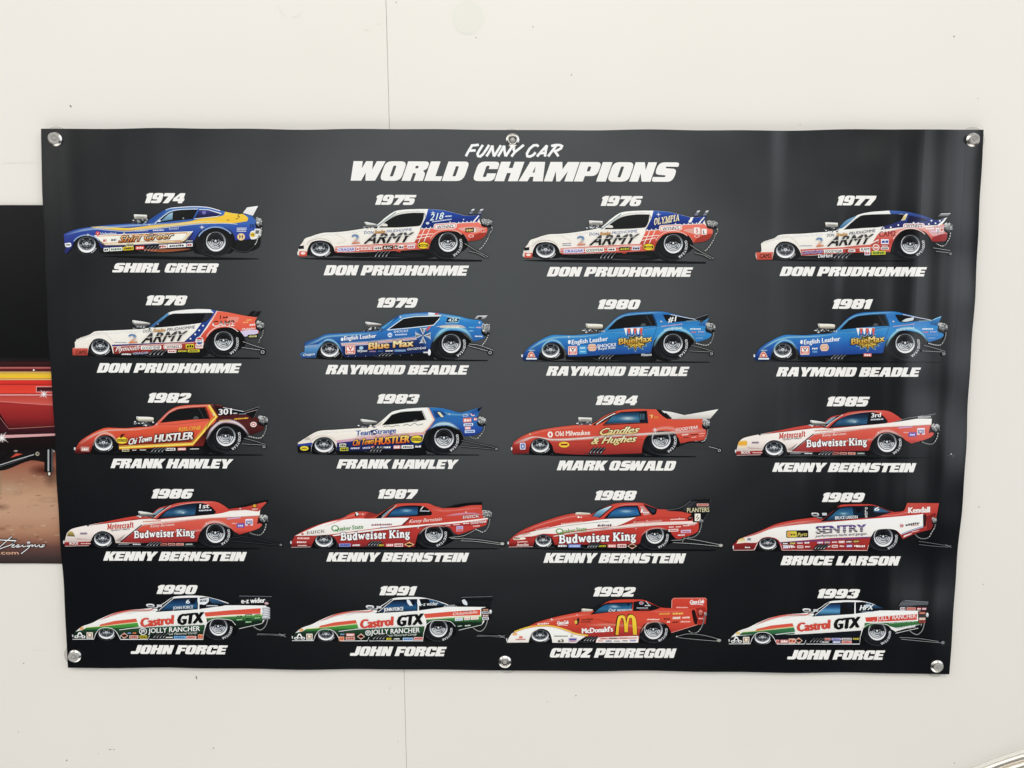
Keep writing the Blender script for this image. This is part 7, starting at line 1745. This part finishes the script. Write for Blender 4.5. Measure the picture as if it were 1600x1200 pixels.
    if kind == 3: a.T('HPX', 1012, 204, 1112, 198, 34, '#e6ecf2', .07, .2); a.decal(1018, 208, 1120, 218, None, '#7a98b8'); a.decal(1050, 160, 1090, 172, None, '#c8d0d8'); a.decal(880, 144, 990, 152, None, '#5a5e66')
    if kind != 3:
        a.T('JOLLY RANCHER', 632 if kind == 0 else 652, 394, 992, 378, 33, '#f2f4f2', .035, .02); a.T('Fruit Flavored Candy', 756, 408, 974, 398, 14, '#d8dcd8', .01, .3)
        x = 596 if kind == 0 else 634; r = 27 if kind == 0 else 20
        a.ring(x, 382, r, r * .9, 5, '#eef2ee'); a.T('JR', x - r * .6, 390 if kind == 0 else 388, x + r * .6, 388, r * .75, '#eef2ee', .05)
    else:
        a.T('JOLLY RANCHER', 1130 + T * .4, 276, 1404 + T, 256, 30, '#f4e8e4', .02, .02); a.T('Fruit Flavored Candy', 1215 + T * .4, 298, 1396 + T, 282, 14, '#d4e4d4', .01, .3); a.T('GOODYEAR', 1266, 342, 1400 + T, 322, 18, '#eef0ee', .04, .1)
    a.part('sponsor_stickers')
    a.P('130,424c 150,388 164,388 186,424c', '#f0f2f0', False); a.P('142,418c 155,398 160,398 174,418c', '#18241c', False); a.E(134, 420, 14, 9, '#f0f2f0'); a.E(182, 420, 14, 9, '#f0f2f0'); a.E(134, 420, 7, 4.5, '#18241c'); a.E(182, 420, 7, 4.5, '#18241c'); a.R(140, 414, 176, 426, '#f0f2f0'); a.R(146, 418, 170, 424, '#18241c')
    a.R(204, 388, 248, 432, '#d8d4c8', 0, 3); a.R(210, 396, 242, 418, '#a06a52', 0, 2); a.E(226, 407, 11, 9, '#e6dcc8'); a.decal(208, 420, 244, 430, None, '#4a3a30'); a.P('104,404c 112,406c 112,424c 104,420c', '#c8c8c8', False)
    D0 = ((486, 514, 384, 404, None, '#8aa8d8'), (520, 552, 384, 404, None, '#d8784a'), (500, 564, 410, 432, '#d8b0a4', '#a83a34'), (572, 624, 410, 432, '#c8b83a', '#1a1a14'), (748, 806, 416, 432, None, '#e8e8e6'), (810, 894, 414, 434, '#7fb0dc', '#3a66a8'), (896, 966, 414, 434, '#e8b8b0', '#b83a38'))
    D1 = ((430, 468, 408, 438, '#e8a888', '#c8503a'), (438, 470, 384, 402, None, '#8aa8d8'), (480, 540, 386, 406, '#d88a84', '#f4e4e0'), (478, 542, 410, 432, '#d8b0a4', '#b03a34'), (756, 800, 412, 436, '#2a2c1a', '#d8c83a'), (806, 860, 416, 432, None, '#e8e8e6'), (874, 946, 416, 436, '#a8c8e4', '#3a66a8'), (950, 1014, 412, 432, '#e8b8b0', '#b83a38'))
    D3 = ((432, 456, 408, 434, '#e0a0a0', '#b03a3a'), (462, 516, 408, 432, '#d88a84', '#f4e0dc'), (520, 568, 400, 434, '#e8c0b0', '#b84a34'), (750, 812, 396, 412, '#d8a8a4', '#a83a3a'), (818, 884, 396, 412, '#b8b8dc', '#4a4a9c'), (742, 806, 416, 432, None, '#e0e0e0'), (826, 880, 416, 432, '#8a9ad0', '#f0f0f6'), (888, 958, 396, 412, '#d8d0d0', '#3a3a48'), (888, 958, 416, 434, '#e8a8a0', '#a83a38'), (962, 1014, 390, 412, '#2a2a1a', '#d0c04a'))
    for x0, x1, y0, y1, bg, fg in (D0, D1, D1, D3)[kind]: a.decal(x0, y0, x1, y1, bg, fg)
    dxx = {0: 466, 1: 584, 3: 590}[kind]; dyy = {0: 412, 1: 408, 3: 414}[kind]
    a.P(f'{dxx-27},{dyy}c {dxx},{dyy-22}c {dxx+27},{dyy}c {dxx},{dyy+22}c', '#e6c8b8', False); a.P(f'{dxx-20},{dyy}c {dxx},{dyy-16}c {dxx+20},{dyy}c {dxx},{dyy+16}c', '#b0482e', False); a.R(dxx - 16, dyy - 6, dxx + 16, dyy + 7, '#1c1412')
    if kind == 0:
        a.decal(978, 402, 1012, 432, '#e8a080', '#c04a34')
        for k in range(9): a.decal(1240 + (k % 3) * 62, 272 + (k // 3) * 22 - (k % 3) * 6, 1290 + (k % 3) * 62, 288 + (k // 3) * 22 - (k % 3) * 6, '#1a3a22' if k % 2 else None, '#a8dca0' if k % 2 else '#12241a', -.06)
    if kind == 1:
        a.T('Oldsmobile', 1220, 262, 1392 + T, 246, 20, '#f4d8d0', .03, .05); a.decal(1290, 228, 1360, 240, None, '#8a8a8a', -.05)
        for x0, x1, c in ((1236, 1290, '#9ab8e4'), (1300, 1340, '#e89890'), (1345, 1400, '#efb0a4')): a.decal(x0, 280 - (x0 - 1236) * .07, x1, 300 - (x0 - 1236) * .07, '#e8e6e2', c, -.07)
        a.decal(1250, 330, 1290, 344, None, '#b8c8b8', -.1); a.decal(1300, 326, 1350, 342, None, '#d0d8d0', -.1)
    pipes(a, 702, 396, 4, 22, -34, 32, '#55585a')
    a.part('engine'); a.P('616,200c 624,192 668,194 676,204c 668,218 632,218', [(192, '#fbfbfb'), (206, '#c8cacc'), (218, '#5e6266')]); a.R(692, 196, 726, 212, '#c8ccd0', .04, 4); a.R(630, 200, 662, 208, '#3a3c3e'); a.L('655,222 690,222', 8, '#7c8084', False)
    a.part('spoiler')
    if kind == 0:
        a.P('1250,192c 1262,136 1490,140c 1484,166c 1440,200 1290,196', [(136, '#1e2024'), (165, '#101113'), (200, '#0a0a0c')], True); a.L('1262,137c 1490,141c', 4, '#6a6e74', False)
        a.L('1252,190c 1490,166c', 3, '#2c2e32', False)
    elif kind == 1:
        a.P('1226,192c 1262,176 1276,134c 1498,128c 1482,196c 1380,200 1280,202', [(128, '#202226'), (150, '#0c0d0f'), (172, '#16181c'), (202, '#0a0a0c')], False); a.L('1280,136c 1496,130c', 4, '#6a6e74', False); a.L('1262,178c 1280,138', 3, '#3c3e44', False)
        a.P('1284,158c 1300,150 1320,172 1322,190c 1304,188 1290,176', '#d8dfe4'); glint(a, 1300, 164, 5)
    else:
        a.P('1280,176c 1308,140 1330,134 1492,146c 1486,168c 1400,170 1340,184', [(134, '#3a3d42'), (160, '#5a5d62'), (184, '#1c1e22')], True); a.L('1330,136c 1490,147c', 3, '#8a8e94', False)
        for x0, x1, bg, fg in ((1294, 1330, '#d8d8dc', '#8a3a3a'), (1340, 1402, '#d89890', '#b03a3a'), (1410, 1440, '#a83a40', '#f0d8d4'), (1444, 1478, '#8a4a5a', '#e8c8c8')): a.decal(x0, 184, x1, 204, bg, fg)
    a.part('parachute')
    T2 = T
    if kind == 0:
        for k in range(5): a.P([(1420 + T2 + (k % 2) * 6, 218 + k * 16, False), (1450 + T2, 212 + k * 16, False), (1478 + T2, 222 + k * 16, False), (1470 + T2, 236 + k * 16, False), (1432 + T2, 240 + k * 16, False)], [(212 + k * 16, '#e6e8ea'), (228 + k * 16, '#9a9ea2'), (240 + k * 16, '#2e3034')])
        a.E(1452, 188, 14, 9, '#c8a8b0')
    else:
        a.P(f'{1418+T2},212c {1478+T2},206 {1486+T2},262 {1470+T2},300 {1420+T2},292c', '#0e0f11')
        for k in range(4): a.decal(1424 + T2, 214 + k * 20, 1470 + T2, 232 + k * 20, ['#4a3430', '#c8cacc', '#6a3a38', '#d8dadc'][k] if kind == 1 else ['#8a3034', '#3a3c40', '#c8a890', '#a83a38'][k], ['#e0a080', '#2a2c2e', '#e8d8d0', '#3a3a3a'][k])
        a.E(1482 + T2, 236, 10, 16, '#b8babc'); a.E(1484 + T2, 232, 6, 9, '#e8e8e8')
    cord = f'{1462+T2},290 {1456+T2},318 {1440+T2},352 {1412+T2},372 {1385+T2},364 {1360+T2},346'
    a.L(cord, 8, '#17181a'); a.L(cord, 5, '#9a9c98')
    if kind == 3: bars(a, ['1290,392 1420,400 1560,420', '1300,404 1440,418 1580,430'], None, '#a8aaaa'); a.E(1594, 432, 18, 20, '#1a1b1e'); a.E(1590, 428, 12, 11, '#7c7e80')
    else:
        bars(a, ['1385,406 1480,408 1580,414', '1390,398 1480,402 1575,404'], None, '#8c8e8e'); a.L('1540,398 1586,420', 3, '#a8aaa8', False); a.L('1550,416 1584,400', 3, '#8a8c8a', False)
    if kind == 0:
        a.part('lettering'); a.T('e-z wider', 1276, 188, 1444, 182, 34, '#eceef0', .07, .0, None, 0)
    finish(a)
livery(16, 'white green and red drag car picture with a black wing carrying pale letters', 0, 0, 0)
livery(17, 'white green and red drag car picture with a solid black rear wing', -76, 10, 1)
livery(19, 'white red and black drag car picture with a small grey rear wing', -68, 32, 3, 0)

# 1992
a = begin(18, 'red drag car picture with a big yellow M and a tall red tail')
a.L('30,464 500,466 920,466', 5, '#000000@.6')
a.P('320,440c 640,420c 700,455 600,464 330,464', '#08080a')
wells(a, '915,455 930,390 975,332 1030,316 1095,325 1135,370 1140,420 1000,465', '160,455 180,400 225,368 285,376 315,420 320,455')
front_wheel(a, 240, 414, 74, 50); rear_wheel(a, 1026, 372, 64, 1028, 378, 104, 88, 14, (-12, 70))
a.part('body')
a.P('48,394c 150,352 220,320 320,290 430,265 540,245 602,232c 640,212 680,192 722,171 800,162 940,162 980,172 1076,216 1150,222c 1155,162 1170,150c 1384,149c 1396,158c 1396,240 1386,330c 1332,337c 1150,393c 1130,350 1098,322 1035,312 975,325 940,362 924,420 918,461c 626,461c 620,430 540,425 490,463c 325,461c 318,425 300,385 260,365 222,368 185,390 168,425 160,459c 8,461c 24,425',
    [(149, '#cc4034'), (230, '#d0463a'), (300, '#d24a3a'), (350, '#c43f34'), (400, '#a83030'), (461, '#962a2c')])
a.part('paint_white')
a.P('44,396c 130,364 220,346 320,344 430,372 500,402 560,414c 520,440 490,463c 325,461c 318,425 300,385 260,365 222,368 185,390 168,425 160,459c 8,461c 24,425', [(344, '#f6f2ec'), (400, '#f2ede6'), (463, '#e6e0d8')])
a.L('60,386 140,358 230,344 320,346 400,366 480,396 572,412', 9, '#ecc84a'); a.L('60,390 140,364 230,350 320,352 400,374 480,404 566,418', 3, '#c8402f@.6')
a.P('636,425c 920,414c 918,461c 626,461c', '#efe6e0', False); a.R(652, 428, 912, 440, '#d8a8a4', -.02); 
soft_band(a, '160,352 320,298 440,272 600,250', '170,362 330,314 450,290 600,268', '#ff9c88', .6); soft_band(a, '560,330 720,322 860,330 960,352', '560,352 720,350 860,356 950,368', '#ffb09a', .5)
soft_band(a, '930,390 975,328 1040,308 1110,326', '940,398 980,340 1040,322 1100,338', '#ffb8aa', .7); soft_band(a, '1000,235 1100,240 1250,236', '1000,250 1100,254 1250,250', '#ff9484', .5)
a.L('560,290 640,300 760,330 920,352', 2.5, '#9a2c28@.8'); a.L('924,420 918,460', 4, '#f0c4b8', False); a.L('1150,392 1332,336', 3, '#f0a898', False); a.L('10,460 158,458c 168,425 186,390 224,368', 3, '#cfc6bc')
a.P('1290,240c 1310,232 1332,300c 1330,335c 1310,330', '#2a0d0e'); a.L('1298,240 1308,296', 6, '#1a0809', False); a.P('1320,222c 1388,220 1384,328c 1336,332c', '#a82c2a@.8')
glint(a, 320, 300, 7); glint(a, 496, 268, 4); a.P('44,410c 56,394 78,392 80,410c', '#e8b078'); a.E(8, 440, 4, 12, '#c8c8c8')
a.part('window')
a.P('586,266c 652,214 700,188 884,180c 876,238c 740,248', '#0c0e13', True); a.P('612,258c 664,214 712,194 878,186c 872,234c 740,244', [(186, '#122a44'), (205, '#265f88'), (228, '#2f6c92'), (258, '#122234')], True); a.E(756, 210, 56, 16, '#b8e0f0@.85', 28, '#4a90b8@0'); a.E(800, 200, 60, 12, '#1c3c5c@.7', 24, '#1c3c5c@0'); a.E(852, 196, 10, 10, '#102038')
a.P('598,232c 650,206 690,190c 700,190 640,230 620,244', '#10141a'); a.L('596,260 660,210 716,182', 4, '#1b1214')
a.P('888,178c 950,172 1076,218c 1040,232 1000,240 884,242c', '#101114', True); a.decal(900, 214, 1000, 226, None, '#c0c8cc'); a.decal(920, 226, 1004, 238, None, '#8a3a38'); a.E(942, 186, 16, 12, '#9aa8c0'); a.E(942, 186, 9, 7, '#c85a5a'); a.decal(960, 196, 1010, 210, None, '#d8d8d8'); a.L('972,172 1000,206', 5, '#c8ced4', False)
a.part('lettering')
a.T('Cruz', 714, 246, 766, 242, 20, '#f0f4f6', .03, .3); a.T('PEDREGON', 774, 244, 876, 238, 13, '#e8eef2', .03)
M_ = '756,411c 762,352 776,276 804,266 826,270 836,320c 846,270 858,262 880,264 902,290 912,352 914,410c 884,410c 880,352 874,300 868,290 858,300 850,346 848,392c 822,392c 820,346 812,300 804,292 796,304 788,356 784,411c'
a.P(M_, '#2a1412'); a.shift(3, 0)
a.P('760,407c 766,352 780,280 804,271 822,276 834,332c 846,278 858,268 880,270 898,294 906,352 908,406c 882,406c 878,352 874,298 866,286 854,296 846,346 845,388c 822,388c 820,346 814,298 803,287 794,300 784,352 780,407c', [(266, '#f6d848'), (340, '#f2cc3a'), (411, '#e0b030')]); a.shift()
a.T("McDonald's", 528, 396, 746, 382, 34, '#f4f0ec', .085, -.02)
a.decal(970, 292, 1078, 308, None, '#f6dcd4', .0); a.T('Drag Maker', 1058, 270, 1240, 262, 18, '#e8c060', .02, .3) if False else a.decal(1056, 252, 1148, 272, None, '#e8a848', -.03); a.decal(1150, 250, 1240, 270, None, '#f0d86a', -.03)
a.part('sponsor_stickers')
def wave(x0, y0, x1, c1='#f6ece8', h=26): a.T('Coca-Cola', x0, y0 - 4, x1, y0 - 8, h * .8, c1, .09, .35); a.L([(x0 + 6, y0 + 2, False), (x0 + (x1 - x0) * .5, y0 - 1, False), (x1 - 8, y0 + 4, False)], h * .12, c1)
wave(1276, 196, 1376, h=34); a.decal(1172, 210, 1276, 224, None, '#f0b8ac'); wave(356, 338, 438, h=30); a.decal(212, 322, 310, 342, None, '#f4dcd4', -.06)
a.P('466,290c 482,310 490,340c 506,330 512,292 500,290 490,306', '#2a2420'); a.E(488, 318, 10, 14, '#e0b84a'); a.decal(516, 296, 616, 310, None, '#3a1c1c', -.04); a.decal(516, 312, 600, 324, None, '#5a2422', -.04)
for x0, y0, x1, y1, bg, fg in ((1092, 288, 1146, 306, None, '#2a1c1e'), (1116, 308, 1142, 326, None, '#f2e0da'), (1152, 310, 1200, 328, None, '#2c1a1a'), (1206, 306, 1290, 326, None, '#f0c0b4'), (1156, 280, 1216, 300, '#d89080', '#f8ece4'), (1220, 276, 1282, 298, None, '#f6d8cc')): a.decal(x0, y0, x1, y1, bg, fg, -.03)
a.E(1352, 262, 18, 16, '#2a1414'); a.E(1352, 260, 13, 11, '#b85a50'); a.decal(1334, 284, 1380, 302, None, '#f0b0a8'); a.P('1336,250c 1352,232 1372,250c', '#d8887c')
a.P('94,430c 96,416 102,414 106,424 110,414 116,416 118,430c', '#d8523a'); a.decal(62, 430, 146, 446, None, '#b84a44'); a.decal(326, 408, 442, 422, None, '#3a3a3c'); a.R(450, 404, 468, 422, '#c8c8b0'); a.P('362,446c 400,438 404,456c 366,458', '#33343a'); a.E(384, 448, 9, 6, '#d8d4cc')
a.R(436, 428, 496, 458, '#c8b8d0', -.02, 4); a.R(442, 433, 490, 444, '#4a4a9c'); a.decal(442, 444, 490, 456, None, '#c8504a')
for x0, x1, y0, fg in ((640, 680, 440, '#c85a58'), (690, 740, 442, '#4a4c58'), (746, 800, 442, '#6a6e7c'), (806, 850, 440, '#3a3c48'), (860, 906, 438, '#6a6ab0'), (660, 700, 424, '#b85a5a'), (712, 780, 422, '#3a3a40'), (786, 850, 420, '#c05a58')): a.decal(x0, y0, x1, y0 + 16, '#d4d0d8' if x0 in (690, 860) else None, fg)
pipes(a, 578, 420, 4, 20, -36, 32, '#5a5d5e')
a.part('engine'); a.P('524,244c 528,226 560,226 606,230c 600,240 560,246', [(226, '#f6e8d8'), (246, '#a8988c')]); a.L('528,230 530,242', 4, '#2a2420', False)
a.part('spoiler'); a.P('1152,222c 1156,158 1172,151c 1384,150c 1395,160c 1394,214c 1290,222', [(150, '#d04438'), (222, '#c03a32')], True); a.L('1156,160 1172,152c 1384,151c 1395,160', 3.5, '#e89a8c', False); a.L('1154,164 1152,220', 4, '#f0b4a4', False)
wave(1278, 194, 1378, h=32); a.decal(1172, 208, 1276, 224, None, '#f2b8ac')
chute(a, 1378, 250, 18, 26, '1380,280 1372,320 1355,360 1330,388 1300,396 1268,376', False)
bars(a, ['1180,420 1260,400 1380,410 1480,436', '1200,425 1320,438 1470,450'], None, '#b0b2b0'); a.E(1484, 452, 17, 18, '#1a1b1c'); a.E(1480, 444, 15, 10, '#a8a8a0'); a.E(1188, 418, 5, 5, '#c8c8c8')
finish(a)

# ------------------------------------------------------------------ titles, years and names
WHITE = '#eceae5'
def lettering(name, fn, label=None):
    a = Art(0, 0, 1.0, .00028); a.part(name, label); fn(a)
    o = a.build(BANNER, mats=INK); par(o, BANNER)
def brush(a):
    o = lambda s: [(700 + p[0] / 8.0, 215 + p[1] / 8.0) for p in pts(s)]
    for st in ('305,93 262,160 224,233', '288,100 330,96 386,91', '262,166 300,162 346,160', '436,92 392,160 368,205 378,232 404,236 440,205 515,92',
               '480,236 516,180 556,100', '556,98 560,160 574,236', '574,236 610,180 662,96', '626,236 660,180 702,102', '702,100 706,160 720,236', '720,236 760,175 806,108',
               '828,118 820,150 836,180', '948,92 890,140 836,182 792,238', '1132,112 1110,94 1070,98 1020,140 986,200 992,232 1022,238 1060,222 1096,186',
               '1112,238 1170,170 1238,98', '1238,96 1222,160 1212,238', '1150,196 1220,192', '1252,236 1300,170 1352,104', '1290,106 1340,94 1400,94 1424,106 1412,134 1370,160 1318,174', '1336,172 1356,200 1380,236'):
        a.L(o(st), 31 / 8.0, '#f3f1ec')
def title(a):
    a.T('WORLD CHAMPIONS', 548, 282.2, 1061, 284.2, 30.4, WHITE, shear=.35, font='heavy')
lettering('subtitle_lettering', brush, 'white brush written words FUNNY CAR')
lettering('title_lettering', title, 'large white slanted words WORLD CHAMPIONS')

CELL = [(90, 290), (450, 290), (800, 290), (1160, 290), (90, 450), (450, 450), (800, 450), (1160, 450), (90, 600), (450, 600), (790, 600), (1140, 600),
        (90, 750), (450, 750), (790, 750), (1140, 750), (90, 900), (450, 900), (790, 900), (1130, 900)]
TX = [  # year x0 x1 top bottom; name x0 x1 top bottom (cell frame)
 (607,888,52,122, 'SHIRL GREER',380,1120,539,604), (605,893,64,134, 'DON PRUDHOMME',247,1258,554,624), (615,908,72,142, 'DON PRUDHOMME',241,1258,566,632), (655,932,70,138, 'DON PRUDHOMME',257,1282,565,629),
 (612,902,52,120, 'DON PRUDHOMME',272,1278,523,589), (617,902,68,136, 'RAYMOND BEADLE',260,1258,535,600), (595,893,80,147, 'RAYMOND BEADLE',236,1233,545,610), (623,907,77,145, 'RAYMOND BEADLE',233,1240,551,615),
 (626,929,62,130, 'FRANK HAWLEY',368,1222,520,585), (617,915,70,136, 'FRANK HAWLEY',337,1187,524,588), (625,920,80,146, 'MARK OSWALD',355,1185,533,600), (673,975,88,155, 'KENNY BERNSTEIN',295,1297,548,611),
 (652,947,62,128, 'KENNY BERNSTEIN',317,1315,498,561), (624,905,64,130, 'KENNY BERNSTEIN',266,1258,504,567), (618,912,74,140, 'KENNY BERNSTEIN',262,1254,508,576), (640,940,88,153, 'BRUCE LARSON',352,1188,528,592),
 (687,973,62,125, 'JOHN FORCE',508,1183,480,542), (634,898,70,134, 'JOHN FORCE',430,1103,490,555), (608,904,76,142, 'CRUZ PEDREGON',307,1188,502,567), (653,950,90,154, 'JOHN FORCE',444,1125,515,580)]
for i, t in enumerate(TX):
    ox, oy = CELL[i]
    X = lambda v: ox + v / 4.44444
    Y = lambda v: oy + v / 4.44444
    yr = str(1974 + i)
    lettering('year_lettering', lambda a: a.T(yr, X(t[0]), Y(t[3]) - .2, X(t[1]), Y(t[3]) + .2, (t[3] - t[2]) / 4.44444, WHITE, shear=.33, font='heavy'), 'white slanted year ' + yr)
    lettering('name_lettering', lambda a: a.T(t[4], X(t[5]), Y(t[8]) - .35, X(t[6]), Y(t[8]) + .35, (t[8] - t[7]) / 4.44444, WHITE, shear=.35, font='heavy'))
